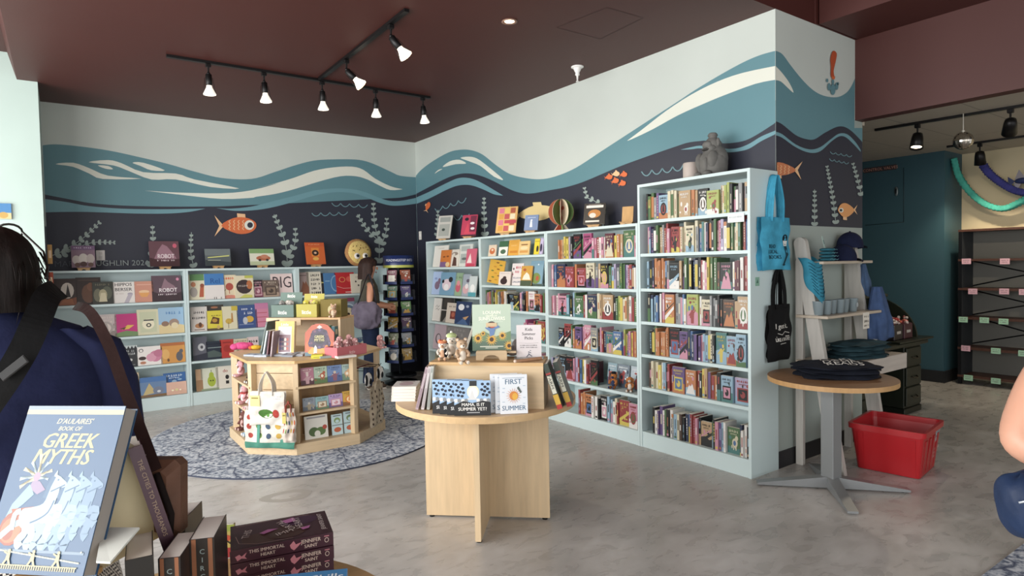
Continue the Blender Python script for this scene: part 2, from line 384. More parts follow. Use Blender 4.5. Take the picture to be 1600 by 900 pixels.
Bm.weed([(936, 318), (926, 312), (918, 308), (914, 294)], 6, 3); Bm.line([(943, 360), (943, 335)], 1.4, WEED); Bm.ell(943, 333, 4.5, 8, .3, WEED, 33)
Bm.waves(680, 326, 729, 309, 4, 6); Bm.waves(710, 338, 734, 334, 2, 7); Bm.waves(1003, 268, 1068, 258, 4, 8, 1.8)
Bm.fish(669, 323, 16, -1.2, ORG, CREAMF, False, False)
for x, y, c in ((952, 277, ORG), (963, 272, CREAMF), (975, 273, ORG), (962, 283, ORG), (973, 287, ORG)): Bm.fish(x, y, 13, -.4 if y > 280 else -.2, c, c, False, False, .5)
Bm.fish(835, 334, 66, -.12, mat('d9c48e', 'wall'), mat('d9c48e', 'wall'), False, False, .3)
struct('wall_right', mb)
# wall C (end face of the mural, turning the corner), with its pale lower part and black skirting
mb = MB(); mb.box(.0, 1.262, YC, YC + .15, 0, 2.63, mat('9aa49f', 'wall')); mb.box(0, XC, YC, YC + .15, 2.63, H, PALE)
Cm = Mural(mb, 1, YC, .001, 1.261)
topC = cr(z4([(73, 187), (100, 200), (130, 240), (170, 290), (210, 330), (250, 353), (300, 360), (335, 345), (355, 320), (369, 290)]))
zm = on(1, YC, 1240, 352).z
lowC = [(1.0, zm)]
def cpoly(pts, m, k):  # keep the mural above its lower edge
    P = [Cm.pt(x, y, k) for x, y in pts]; P = [(x, y, max(z, zm)) for x, y, z in P]; mb.poly(P, m)
cpoly(topC + [(1335, 200), (1348, 200), (1349, 420), (1209, 420)], BLUE, 1)
cpoly(cr(z4([(73, 448), (100, 460), (150, 500), (190, 515), (220, 515), (260, 490), (310, 468), (350, 480), (398, 527)])) + [(1349, 420), (1209, 420)], NAVY, 2)
Cm.poly(cr(z4([(73, 487), (100, 497), (150, 535), (200, 553), (240, 545), (280, 515), (310, 495), (340, 497), (370, 525), (390, 555)]), 4) + cr(z4([(390, 562), (365, 535), (335, 508), (310, 505), (280, 525), (240, 560), (200, 565), (150, 545), (100, 510), (73, 500)]), 4), LBLUE, 3)
Cm.poly(cr(z4([(73, 243), (95, 265), (125, 305), (142, 343), (120, 325), (95, 302), (73, 296)]), 3), STREAK, 4)
Cm.weed([(1271.6, 352), (1271.6, 325), (1271.6, 296)], 6, 3); Cm.weed([(1305, 349), (1300, 310), (1291, 261)], 6, 3); Cm.weed([(1345, 305), (1340, 285), (1332, 257)], 6, 3)
Cm.waves(1296, 237, 1330, 243, 4, 3, 1.2); Cm.waves(1295, 248, 1325, 254, 4, 3, 1.2)
Cm.fish(1221, 264, 56, .08 + pi, mat('c2764f', 'wall'), CREAMF, False, True, .3); Cm.fish(1322, 328, 30, pi, mat('d99a62', 'wall'), CREAMF, True, False, .6)
Cm.poly(cr([(1300, 80), (1306, 84), (1304, 98), (1301, 112), (1303, 124), (1297, 120), (1297, 105), (1296, 92)], 3, True), mat('b2502f', 'wall'), 41)
Cm.poly([(1298, 120), (1304, 120), (1300, 128)], ORG, 42)
for x, y, rx, ry in ((1300, 140, 4, 9), (1294, 136, 2.5, 6), (1306, 135, 2.5, 6), (1300, 128, 2, 4), (1291, 126, 1.8, 3), (1308, 131, 1.5, 2.5)): Cm.ell(x, y, rx, ry, 0, BLUE, 43)
struct('wall_end', mb)
mb = MB(); mb.box(.005, 1.26, YC - .012, YC, 0, .12, mat('1c1d20', 'paint')); struct('baseboard_end', mb)
# ceiling: red brown slab, sloped edge on the left, coffer in front of the mural end, soffit beam
mb = MB(); mb.box(-4.40, XC, YC, .15, H, H + .1, CEIL)
mb.add([(-4.4, YC, H), (-4.4, .15, H), (-4.46, .15, H + .232), (-4.46, YC, H + .232)], [(0, 1, 2, 3)], CEIL)
mb.box(XL - .2, -4.46, YC, .15, H + .232, H + .33, CEIL)
mb.box(XL - .2, XR + .1, YF, YC, 3.75, 3.85, CEIL)
mb.box(XL - .2, .52, YC, YC + .02, H + .1, 3.85, CEIL)
mb.box(.52, XR + .1, YC - .01, YC + .02, H, 3.85, CEIL)
hp = [on(2, H, x, y) for x, y in ((870, 43), (948, 12), (1005, 28), (938, 61))]
for i in range(4):
    a, b = hp[i], hp[(i + 1) % 4]; d = (b - a).normalized(); n_ = V((-d.y, d.x, 0)) * .004
    mb.add([tuple(a + n_ - V((0, 0, .001))), tuple(a - n_ - V((0, 0, .001))), tuple(b - n_ - V((0, 0, .001))), tuple(b + n_ - V((0, 0, .001)))], [(0, 1, 2, 3)], mat('3a1d1b', 'paint'))
struct('ceiling', mb)
mb = MB(); mb.box(XC, XC + .12, YF, YC - .0, 2.624, H, CEIL); mb.box(.55, XC + .12, YF, YC - .02, H, 3.75, CEIL); struct('trim_1', mb)
# back room beyond the soffit
TEAL = mat('33545f', 'wall'); CREAMW = mat('cdbf9f', 'wall'); BB = mat('17191c', 'paint')
mb = MB(); mb.box(XC + .12, 8, YF, .15, 2.76, 2.86, mat('b3aa9c', 'tile')); mb.box(XC + .12, XC + .16, YC, .15, 2.6, 2.8, mat('b3aa9c', 'wall')); struct('ceiling_2', mb)
mb = MB(); mb.box(4.38, 4.9, -5.0, .15, 0, 2.78, TEAL)
# access hatch drawn in the teal wall
P = [on(0, 4.38, x, y) for x, y in ((1352, 268), (1412, 262), (1412, 347), (1352, 352))]
for i in (1, 2):
    a, b = P[i], P[(i + 1) % 4]; mb.tube([a, b], .005, mat('1d343c', 'paint'), 6)
struct('wall_teal', mb)
mb = MB(); mb.box(4.36, 4.379, -5.0, -1.5, 0, .14, BB); mb.box(4.36, 4.9, -5.02, -5.001, 0, .14, BB); struct('baseboard_teal', mb)
mb = MB(); mb.box(4.9, 5.1, YF, -5.0, 0, 2.78, CREAMW); struct('wall_cream', mb)
mb = MB(); mb.box(1.2, 4.38, -.6, -.45, 0, 2.78, TEAL); struct('wall_far', mb)
# partition on the left (its end carries picture books)
mb = MB(); mb.box(XL, -4.25, -.796, 0, 0, H - .0, mat('bccfc8', 'wall')); mb.prism([(XL, -.796), (-4.46, -.796), (-4.46, 0), (XL, 0)], H, H + .232, mat('bccfc8', 'wall'))
mb.add([(-4.46, -.796, H), (-4.4, -.796, H), (-4.46, -.796, H + .232)], [(0, 1, 2)], mat('bccfc8', 'wall'))
struct('wall_partition', mb)
# window walls: left and street front
def window_wall(name, ax, v, a0, a1, n, kx):
    mb = MB(); W = mat('c8d0cc', 'wall')
    def bx(u0, u1, z0, z1, t0=0, t1=.14, m=W, o=None):
        o = o or mb; lo, hi = (v - t1, v - t0)
        if ax == 0: o.box(lo, hi, u0, u1, z0, z1, m)
        else: o.box(u0, u1, lo, hi, z0, z1, m)
    bx(a0, a1, 0, .35); bx(a0, a1, 3.1, 3.85); 
    st = (a1 - a0) / n
    for i in range(n + 1): bx(a0 + i * st - .09 if i else a0, a0 + i * st + .09 if i < n else a1, .35, 3.1)
    struct(name, mb)
    for i in range(n):
        m2 = MB(); u0, u1 = a0 + i * st + .09, a0 + (i + 1) * st - .09; fm = mat('2b2d30', 'metal')
        bx(u0, u1, .35, .41, .04, .1, fm, m2); bx(u0, u1, 3.04, 3.1, .04, .1, fm, m2); bx(u0, u0 + .05, .41, 3.04, .04, .1, fm, m2); bx(u1 - .05, u1, .41, 3.04, .04, .1, fm, m2)
        tag(m2.build('window_%d' % (kx + i)), kind='structure')
window_wall('wall_left', 0, XL, YF, -.8, 4, 1)
window_wall('wall_front', 1, YF, XL, XR, 5, 5)

# ------------------------------------------------------------ bookcases
def bookcase(name, label, axis, a0, a1, depth, h, shelves, group, th=.022, base=.12):
    """axis 'A': runs along x, front at y=-depth ; 'B': runs along -y, front at x=-depth. local: u along, w depth from front (0) to back"""
    W = a1 - a0
    if axis == 'A': M = T(a0, -depth, 0)
    else: M = T(-depth, a1, 0, R(-90))
    e = empty(name, M, label, 'bookcase', group)
    def part(nm, *b):
        p = MB(); p.box(*b, SHELFC); return p.build(nm, e)
    part('side_panel', 0, th, 0, depth - .004, 0, h); part('side_panel', W - th, W, 0, depth - .004, 0, h)
    part('top_panel', th, W - th, 0, depth - .004, h - th, h)
    part('back_panel', th, W - th, depth - .012, depth - .004, 0, h - th)
    for z in shelves: part('shelf', th, W - th, 0.004, depth - .012, z - .024, z)
    part('plinth', th, W - th, .006, .03, 0, shelves[-1] - .024)
    return e
SA = [1.178, .822, .494, .142]; DA = .3
bookcase('bookcase', 'pale blue low picture book case behind the person in navy, leftmost', 'A', -4.235, -3.02, DA, 1.531, SA, None)
bookcase('bookcase', 'pale blue low picture book case in the middle of the back wall', 'A', -3.018, -1.80, DA, 1.531, SA, None)
bookcase('bookcase', 'pale blue low picture book case behind the person in the olive vest', 'A', -1.798, -.60, DA, 1.531, SA, None)
DB = .335
S1 = [1.495, 1.148, .81, .455, .12]; S2 = [1.603, 1.289, 1.031, .728, .42, .12]; S3 = [1.551, 1.287, 1.016, .724, .415, .12]
S4 = [1.84, 1.575, 1.295, 1.028, .762, .494, .128]
bookcase('bookcase', 'white-blue bookcase of picture books beside the corner spinner rack', 'B', -2.15, -.885, DB, 1.824, S1, None)
bookcase('bookcase', 'white-blue bookcase behind the green sunflower book', 'B', -3.325, -2.152, DB, 1.824, S2, None)
bookcase('bookcase', 'white-blue bookcase with the round paper globe on its top', 'B', -4.512, -3.327, DB, 1.824, S3, None)
bookcase('bookcase', 'tallest pale blue bookcase at the mural corner, full of novels', 'B', -5.535, -4.515, DB, 2.13, S4, None)
# rug
mb = MB(); n = 64; pts = [(-2.36 + 1.29 * cos(2 * pi * i / n), -2.2 + 1.37 * sin(2 * pi * i / n)) for i in range(n)]
mb.prism(pts, .0005, .012, mat('2a3144', 'paint'), mat('9aa3b0', 'rug')); tag(mb.build('rug'), 'round blue-grey distressed rug under the eight-sided display', 'rug')
q = [on(2, 0, *p) for p in ((1600, 852), (1530, 906))]
d = (q[1] - q[0]).normalized(); nn = V((d.y, -d.x, 0)); nn = -nn if (nn.y > 0) else nn
c = q[0] - d * 1.0
mb = MB(); mb.prism([(p.x, p.y) for p in (c, c + d * 2.4, c + d * 2.4 + nn * 1.6, c + nn * 1.6)], .0005, .011, mat('c9cbd0', 'paint'), mat('8d95a8', 'rug'))
tag(mb.build('rug'), 'corner of a blue and cream rug beside the person with the navy bag', 'rug')
# ------------------------------------------------------------ books
CN = {'k': ('1f2125', 'black'), 'n': ('27355c', 'navy'), 'b': ('3f6fb0', 'blue'), 's': ('84b4d2', 'sky blue'), 't': ('3f8683', 'teal'), 'g': ('4c7d43', 'green'),
      'l': ('b0c24e', 'lime'), 'y': ('e6c83c', 'yellow'), 'o': ('d9783a', 'orange'), 'r': ('b23434', 'red'), 'm': ('6d2536', 'maroon'), 'p': ('d8829f', 'pink'),
      'f': ('bd3a78', 'magenta'), 'v': ('66478d', 'violet'), 'u': ('a99cc6', 'lilac'), 'w': ('e6e3dc', 'white'), 'c': ('dccfa8', 'cream'), 'a': ('8a8d91', 'grey'),
      'd': ('573d30', 'brown'), 'e': ('c79d69', 'tan')}
PAGE = mat('e9e4d6', 'paper')
def mute(h, f=.26, d=.93):
    c = [int(h[i:i + 2], 16) for i in (0, 2, 4)]; g = sum(c) / 3
    return ''.join('%02x' % int((x + (g - x) * f) * d) for x in c)
CN = {k: (mute(v[0]), v[1]) for k, v in CN.items()}
def hexc(k): return CN[k][0] if k in CN else k
def book(label, M, w, h, t, col, items, spine=None, group=None, parts=True, name='book', cat='book', back=None, pagecol=None):
    """stands on its lower edge: local x = width, z = height, cover faces -y, spine on the -x side"""
    c = mat(hexc(col), 'cover'); b = .0022 if t > .01 else t * .2; pg = pagecol or PAGE
    mb = MB()
    mb.box(-w / 2, w / 2, -t / 2, -t / 2 + b, 0, h, c); mb.box(-w / 2, w / 2, t / 2 - b, t / 2, 0, h, mat(hexc(back), 'cover') if back else c)
    mb.box(-w / 2, -w / 2 + b, -t / 2 + b, t / 2 - b, 0, h, c)
    art(mb, lambda u, v, k: (-w / 2 + u * w, -t / 2 - EPS * k, v * h), w, h, items)
    if spine: art(mb, lambda u, v, k: (-w / 2 - EPS * k, t / 2 - v * t, h - u * h), h, t, spine)
    pm = MB() if parts else mb
    pm.box(-w / 2 + b, w / 2 - .003, -t / 2 + b, t / 2 - b, .003, h - .003, pg)
    o = mb.build(name); o.matrix_world = M
    if parts: pm.build('pages', o)
    return tag(o, label, cat, group)
def bars(x0, x1, y, hh, n, col, rng=None):
    """a line of unreadable lettering"""
    out = []; rng = rng or random.Random(int(x0 * 99 + y * 999)); x = x0; st = (x1 - x0) / n
    for i in range(n):
        if rng.random() < .12 and 0 < i < n - 1: continue
        a = x0 + i * st; k = rng.random()
        if k < .5: out.append(('r', a, y, a + st * .3, y + hh, col)); out.append(('r', a, y + hh * .4, a + st * .75, y + hh * .6, col))
        elif k < .8: out.append(('r', a, y, a + st * .72, y + hh * .25, col)); out.append(('r', a + st * .2, y, a + st * .5, y + hh, col))
        else: out.append(('e', a + st * .36, y + hh / 2, st * .36, hh / 2, col))
    return out
def scene_art(rng, bgc, pal, title=True, tc=None):
    """a generic picture-book cover: ground, shapes, a simple figure and a line of lettering"""
    it = []; P = [hexc(p) for p in pal]
    k = rng.random()
    gy = rng.uniform(.15, .4)
    it.append(('p', [(0, 0), (1, 0), (1, gy), (.75, gy + rng.uniform(-.05, .08)), (.4, gy + rng.uniform(-.04, .1)), (0, gy + .03)], P[0]))
    for i in range(rng.randint(4, 7)):
        it.append(('e', rng.uniform(.1, .9), rng.uniform(.08, .75), rng.uniform(.03, .12), rng.uniform(.02, .09), rng.choice(P)))
    cx, cy, s = rng.uniform(.35, .65), rng.uniform(.3, .45), rng.uniform(.7, 1.15); a, b = P[1 % len(P)], P[2 % len(P)]
    k = rng.randrange(6)
    if k == 0: it += [('e', cx, cy, .2 * s, .16 * s, a), ('e', cx + .12 * s, cy + .17 * s, .11 * s, .09 * s, a), ('p', [(cx - .12 * s, cy - .1 * s), (cx - .04 * s, cy - .1 * s), (cx - .06 * s, cy - .25 * s), (cx - .12 * s, cy - .25 * s)], a), ('p', [(cx + .04 * s, cy - .1 * s), (cx + .12 * s, cy - .1 * s), (cx + .12 * s, cy - .25 * s), (cx + .05 * s, cy - .25 * s)], a), ('e', cx - .02, cy - .01, .1 * s, .09 * s, b)]
    elif k == 1: it += [('p', [(.05, .05), (.35, .6 * s), (.5, .35), (.7, .65 * s), (.95, .05)], a), ('e', .75, .68, .1, .08, b), ('p', [(.3, .5 * s), (.35, .6 * s), (.41, .5 * s)], b)]
    elif k == 2: it += [('e', .5, .42, .34, .27, a), ('e', .5, .42, .24, .19, b), ('p', [(.38, .3), (.62, .3), (.56, .6), (.44, .6)], a)]
    elif k == 3: it += [('p', [(0, .1), (1, .5), (1, .62), (0, .25)], a), ('p', [(0, .35), (1, .7), (1, .74), (0, .42)], b), ('e', .3, .6, .09, .07, b)]
    elif k == 4: it += [('p', [(.38, .05), (.62, .05), (.66, .4), (.58, .5), (.42, .5), (.34, .4)], a), ('e', .5, .57, .1, .085, b), ('l', [(.36, .4), (.2, .3)], .008, a), ('l', [(.64, .4), (.8, .5)], .008, a)]
    else: it += [('r', .15, .1, .85, .62, a), ('r', .22, .16, .78, .56, b), ('e', .5, .36, .16, .13, a), ('e', .42, .42, .06, .05, b)]
    if title: it += bars(.12, .88, .82, .09, rng.randint(6, 9), tc or P[-1], rng); it += bars(.25, .75, .73, .05, rng.randint(6, 9), tc or P[-1], rng)
    return it
# --- spine-out novels; colour string per shelf, capital letter = wide (a cover turned outwards)
SPINES = []; NOUT = {}
def lum(k): h = CN[k][0]; return sum(int(h[i:i + 2], 16) for i in (0, 2, 4))
def spine_shelf(case_nm, shelf_nm, a0, a1, z, s, hmean, seed, lean=True, hmax=.3, x=-DB + .03):
    """fills y from a0 (left, larger y) down to a1"""
    rng = random.Random(seed); n = len(s); W = [rng.uniform(3.6, 5.2) if c.isupper() else rng.uniform(.75, 1.35) for c in s]
    sc = (a0 - a1) / sum(W); pos = a0; row = []
    for i, c in enumerate(s):
        k = c.lower(); wd = W[i] * sc; hh = min(hmax, hmean * rng.uniform(.86, 1.1)); dd = rng.uniform(.13, .16)
        row.append(dict(k=k, wide=c.isupper(), y0=pos - wd, y1=pos, h=hh, d=dd, z=z, seed=rng.random(), x=x + rng.uniform(-.008, .02), lean=rng.uniform(-.03, .05) if lean else 0, case=case_nm, shelf=shelf_nm, i=i, n=n)); pos -= wd
    # labels
    ORD = ['first', 'second', 'third', 'fourth', 'fifth', 'sixth', 'seventh', 'eighth', 'ninth', 'tenth']
    for i, b in enumerate(row):
        nm = CN[b['k']][1]; same = [q for q in row if q['k'] == b['k'] and q['wide'] == b['wide']]
        base = f"{nm} {'book with its cover facing out' if b['wide'] else 'book spine'} on the {shelf_nm} of the {case_nm}"
        if b['wide']: base = f"{nm} face-out book on the {shelf_nm} of the {case_nm}"
        if len(same) > 1:
            L_ = CN[row[i - 1]['k']][1] if i else None; Rr = CN[row[i + 1]['k']][1] if i < n - 1 else None
            def key(j): return (row[j - 1]['k'] if j else '', row[j + 1]['k'] if j < n - 1 else '')
            if i and i < n - 1 and sum(key(q['i']) == key(i) for q in same) == 1 and L_ != nm and Rr != nm: base = f"{nm} book between {L_} and {Rr}, {shelf_nm}, {case_nm}"
            else: base = f"{ORD[same.index(b)]} {nm} {'face-out book' if b['wide'] else 'spine'} from the left, {shelf_nm}, {case_nm}"
        b['label'] = base; SPINES.append(b)
def spine_geo(mb, b):
    rng = random.Random(b['seed']); w = (b['y1'] - b['y0']) * .95; h = b['h']; c = mat(CN[b['k']][0], 'cover')
    alt = rng.choice([q for q in 'wcykrosp' if abs(lum(q) - lum(b['k'])) > 150] or ['k', 'w']); alt = CN[alt][0]; alt2 = CN[rng.choice('ksrgopeytvw')][0]
    d = .022 if b['wide'] else b['d']
    mb.box(-w / 2, w / 2, 0, d, 0, h, c); mb.box(-w / 2 + .001, w / 2 - .001, .004, d - .002, h - .002, h + .0006, PAGE)
    fr = lambda u, v, k: (-w / 2 + u * w, -EPS * 2 * k, v * h)
    if b['wide']: art(mb, fr, w, h, scene_art(rng, c, [alt2, alt, CN[rng.choice('kdrgbp')][0], alt]))
    else:
        k = rng.random(); it = []
        if k < .3: it += [('r', .3, .38, .7, .38 + rng.uniform(.2, .45), alt)]
        elif k < .7:
            y0 = rng.uniform(.3, .45); it += [('r', .4, y0, .6, y0 + rng.uniform(.25, .42), alt), ('r', .4, .14, .6, .26, alt)]
        elif k < .8: it += [('r', 0, 0, 1, rng.uniform(.3, .55), alt2), ('r', .35, .6, .65, .85, alt)]
        else:
            y = .25
            while y < .85:
                l = rng.uniform(.03, .09); it.append(('r', .36, y, .64, y + l, alt)); y += l + .03
        if rng.random() < .5: it.append(('r', 0, rng.choice([0, .86]), 1, .14 if it and rng.random() < .0 else rng.choice([.1, 1]), alt2)) if rng.random() < .35 else it.append(('r', .15, .05, .85, .13, alt2))
        art(mb, fr, w, h, it)
    return mb
TC_ = 'tallest bookcase'; GC = 'bookcase under the paper globe'; SF = 'bookcase behind the sunflower book'
SH = ['top shelf', 'second shelf', 'third shelf', 'fourth shelf', 'fifth shelf', 'sixth shelf', 'bottom shelf']
tall = ['klgavSccccdEoeKLecllkgkaka', 'pvnkgearrpRoccCcabcbnkkgmpuwkgccgdrb', 'sknooooobaKekgwknakrwpygggdKwmmwrr', 'knsbarpkOaawbwLwCaaakkDeE', 'kkgooooooKVnbnkvpssackTSSv', 'dccywskrrVOrkyeorokSU', 'kwvvwdkwascdknbrrpkEgkpvswGnwwk']
hts = [.2, .215, .225, .215, .215, .2, .21]
for i, s_ in enumerate(tall): spine_shelf(TC_, SH[i], -4.585 if i not in (6,) else -4.62, -5.505, S4[i], s_, hts[i], 100 + i, hmax=.24)
gl = ['ooeyyuakKgFpprwpwMyoeGpw', 'ppnbNRoRCaeKkgsuaggvuprnpp', 'rpwpPtksgGrpNceEkglsccewagk', 'KRygoVpPAkprnbTBvlyvpyporo', 'unabwKKpurybywrmK', 'rooOwwwkKsswcrRP']
gs = [(-3.47, -4.49), (-3.36, -4.49), (-3.35, -4.49), (-3.45, -4.49), (-3.35, -3.98), (-3.72, -4.46)]
for i, s_ in enumerate(gl): spine_shelf(GC, SH[i] if i < 5 else SH[6], gs[i][0], gs[i][1], S3[i], s_, .205, 200 + i, hmax=.23)
spine_shelf(SF, SH[2], -2.2, -3.29, S2[2], 'gopowlykgywcadoewckKKpunkyoWOrrpo', .19, 300, hmax=.22)
spine_shelf(SF, SH[3], -2.9, -3.27, S2[3], 'pfFrkgwR', .2, 301, hmax=.22)
spine_shelf(SF, SH[4], -2.95, -3.27, S2[4], 'rkbwpgyo', .19, 302, hmax=.21)
for b in SPINES: b['size'] = (b['y1'] - b['y0']) * b['h'] / ((b['y0'] - CP.y) ** 2 + (CP.x) ** 2)
keep = sorted(SPINES, key=lambda b: -b['size'])[:300]; kid = {id(b) for b in keep}
rest = MB()
for b in SPINES:
    M = T(b['x'], (b['y0'] + b['y1']) / 2, b['z'], R(-90), 0, b['lean'] * 0)
    if id(b) in kid:
        o = spine_geo(MB(), b).build('novel', None, M); o.matrix_world = M
        tag(o, b['label'], 'book', f"books on the {b['shelf']} of the {b['case']}")
    else: rest.M = M; spine_geo(rest, b)
tag(rest.build('novel'), 'thinnest remaining book spines scattered along the wall bookcases', 'book', None, 'stuff')

# --- face-out picture books on wall A. px0, px1, top px, row, colours, label, optional art
def faceA(x0, x1, yt, row, col, pal, label, it=None, off=0., grp=None, t=.010):
    yp = -DA + .045 + off; xm = (x0 + x1) / 2
    a, b = on(1, yp, x0, 450), on(1, yp, x1, 450); lo, hi = [q for q in ((-4.21, -3.045), (-2.993, -1.825), (-1.773, -.625)) if q[0] - .08 < (a.x + b.x) / 2 < q[1] + .08][0]; a.x = max(a.x, lo); b.x = min(b.x, hi); w = b.x - a.x; z = SA[row]; top = on(1, yp + .02, xm, yt).z
    h = max(.1, (top - z)) / cos(R(9)); rng = random.Random(int(x0 * 7 + yt))
    M = T((a.x + b.x) / 2, yp, z + .0025, 0, R(-9))
    book(label, M, w * .99, h, t, col, it if it is not None else scene_art(rng, col, pal), None, grp or 'picture books on the back wall cases', True, 'picture_book')
def faceB(x0, x1, yt, row, SS, col, pal, label, it=None, off=0., t=.010, lean=9, roll=0):
    xp = -DB + .05 + off; xm = (x0 + x1) / 2
    a, b = on(0, xp, x0, 450), on(0, xp, x1, 450); lo, hi = [q for q in ((-2.125, -.912), (-3.298, -2.178)) if q[0] - .08 < (a.y + b.y) / 2 < q[1] + .08][0]; a.y = min(a.y, hi); b.y = max(b.y, lo); w = a.y - b.y; z = SS[row]; top = on(0, xp, xm, yt).z
    h = max(.1, (top - z)) / cos(R(lean)); rng = random.Random(int(x0 * 7 + yt))
    M = T(xp, (a.y + b.y) / 2, z + .0025 + abs(sin(roll)) * w / 2, R(-90), R(-lean), roll)
    book(label, M, w * .99, h, t, col, it if it is not None else scene_art(rng, col, pal), None, 'picture books on the right wall cases', True, 'picture_book')
def circ(c1, c2): return [('e', .5, .55, .3, .22, c1), ('e', .55, .5, .14, .1, c2)]
faceA(84, 119, 436, 0, '3a2b28', ['d98','c9b'] and ['8a4a2c', 'd9cfc4', '2a2323', '8a4a2c'], 'dark picture book with a white swirl, far left of top row', [('p', [(0, 0), (1, 0), (1, .3), (.6, .2), (.3, .4), (0, .7)], '8a4a2c'), ('e', .6, .55, .3, .3, 'd6cbbf'), ('p', [(.5, .3), (.75, .3), (.62, .8)], '2b2322'), ('p', [(.2, 0), (.9, 0), (.8, .25), (.4, .2)], 'a8623c')])
faceA(118, 158, 434, 0, '33241f', ['7a4a30'], 'dark brown tall picture book with a crouching shape', [('e', .5, .4, .28, .35, '6b4530'), ('e', .6, .65, .16, .16, '7c5038'), ('r', .1, .88, .9, .92, '4d3a30')], .02)
faceA(144, 177, 441, 0, '34362f', ['8b8468', '5a5a48'], 'dark olive picture book left of the white hippo-titled one', [('e', .25, .4, .2, .3, '6c6a55'), ('e', .7, .5, .25, .3, '55594a'), ('e', .5, .42, .2, .25, 'a39a78'), ('p', [(.3, .1), (.7, .1), (.62, .5), (.4, .5)], 'c4ba98')] + bars(.15, .85, .84, .08, 8, '77715a'), -.015)
faceA(175, 211, 441, 0, 'ddd8d2', [], 'white picture book with black HIPPOS BERSER lettering', [('t', 'HIPPOS', .5, .8, .15, .92, .008, '23222a'), ('t', 'BERSER', .5, .57, .15, .92, .008, '23222a'), ('e', .78, .42, .12, .06, '9d97a8'), ('p', [(.5, .0), (.7, 0), (.9, .4), (.7, .42)], 'b3abb5')] + bars(.15, .5, .42, .05, 7, 'b9a8a4'))
faceA(210, 240, 440, 0, 'c98a74', [], 'small salmon picture book with a golden boat shape', [('e', .5, .5, .28, .08, 'e3b98f'), ('p', [(.2, .45), (.8, .45), (.65, .25), (.35, .25)], 'dd9b54'), ('r', .12, .82, .88, .86, 'd9a690')])
faceA(237, 284, 431, 0, '5b4650', [], 'dark plum picture book with white ROBOT lettering, right end of its shelf', [('p', [(0, 0), (1, 0), (1, .35), (.5, .2), (0, .4)], '3c2a30'), ('p', [(.3, .45), (.38, .7), (.45, .9), (.55, .75), (.75, .6), (.85, .45)], '8a6a76'), ('e', .88, .85, .05, .06, 'cc7f9a'), ('t', 'ROBOT', .55, .36, .15, .6, .008, 'e6dfe0')] + bars(.2, .85, .24, .05, 10, 'd6ccce'))
faceA(146, 180, 492, 1, 'bcaeac', ['8b7f7a', 'a59a94', 'cdbfb7'], 'pale grey-pink picture book beside the magenta one')
faceA(177, 213, 491, 1, 'c02a74', [], 'bright magenta picture book with a yellow bird', [('p', [(0, 0), (1, 0), (1, .18), (.5, .25), (0, .15)], '6c8a56'), ('p', [(.3, .3), (.55, .5), (.85, .48), (.6, .32)], 'dfb34a'), ('p', [(.2, .35), (.5, .42), (.4, .3)], '5b3c2c')])
faceA(212, 247, 484, 1, 'cdc7a4', [], 'cream green picture book with an ink creature', [('r', .12, .1, .88, .9, 'bdc09e'), ('e', .5, .42, .28, .2, 'e0d8b8'), ('r', .3, .55, .75, .6, '3a3c3c'), ('e', .52, .38, .12, .08, '3a3c3c'), ('e', .52, .38, .06, .04, 'e0d8b8')])
faceA(246, 286, 481, 1, '8fb2cf', [], 'light blue picture book with brown animals on sand', [('p', [(0, 0), (1, 0), (1, .3), (.5, .4), (0, .35)], 'd6c08c'), ('e', .25, .38, .15, .1, '8a6b58'), ('e', .6, .4, .2, .16, '9a8070'), ('e', .62, .3, .14, .12, 'd9c9a0')] + bars(.3, .9, .74, .1, 6, '4f80b8'), -.01)
faceA(183, 211, 541, 2, '26292e', [], 'black picture book with pale lettering and a spiky top', [('r', 0, .86, 1, 1, 'b9c4c4')] + [('p', [(i / 5, .84), ((i + 1) / 5, .84), ((i + .5) / 5, .98)], '26292e') for i in range(5)] + bars(.15, .85, .7, .09, 7, 'a6a9ac') + bars(.12, .88, .56, .1, 8, 'b6b9bc') + [('e', .6, .32, .1, .06, 'c8c8c6')] + bars(.2, .85, .06, .05, 9, '8d9094'))
faceA(210, 250, 542, 2, 'e2dcd8', [], 'white picture book with a pink bushy figure', [('e', .72, .45, .25, .3, 'c77a97'), ('e', .55, .4, .2, .22, 'd392a9'), ('e', .85, .6, .2, .2, 'b96a88'), ('e', .2, .38, .15, .1, '3a2726'), ('e', .22, .14, .12, .08, 'b97a5b'), ('e', .16, .8, .09, .1, '4a4a50'), ('e', .16, .79, .06, .07, 'e2dcd8')])
faceA(247, 290, 536, 2, 'cf8f42', [], 'orange landscape picture book with a grey squirrel', [('r', 0, .85, 1, 1, 'b0622f'), ('e', .2, .45, .16, .25, 'dba65a'), ('e', .76, .3, .14, .24, '5a5960'), ('e', .84, .56, .08, .1, '5a5960'), ('e', .3, .15, .05, .08, '6b4a2c')])
faceA(172, 212, 585, 3, 'cbb592', ['8f6a4c', 'a3553c'], 'tan patterned picture book behind the shoulder strap', [('e', .1 + (i % 5) * .19, .1 + (i // 5) * .17, .05, .05, ['8f4c38', '6c5340', 'a97a50'][i % 3]) for i in range(25)])
faceA(250, 290, 583, 3, '2f5f9e', ['5a8cc0', '8bb0cf', '24487c', 'c9d8e4'], 'blue picture book behind the small pink landscape one', None, .03)
faceA(212, 255, 590, 3, '5d7ea8', [], 'blue grey picture book with a yellow mountain', [('r', 0, .75, 1, 1, '3f6fae'), ('p', [(.1, .1), (.35, .7), (.6, .2)], 'c0ab72'), ('e', .68, .3, .2, .2, '6c7890'), ('r', 0, 0, 1, .12, '7a5c3a'), ('e', .7, .25, .07, .06, 'c8ccd0')], .01)
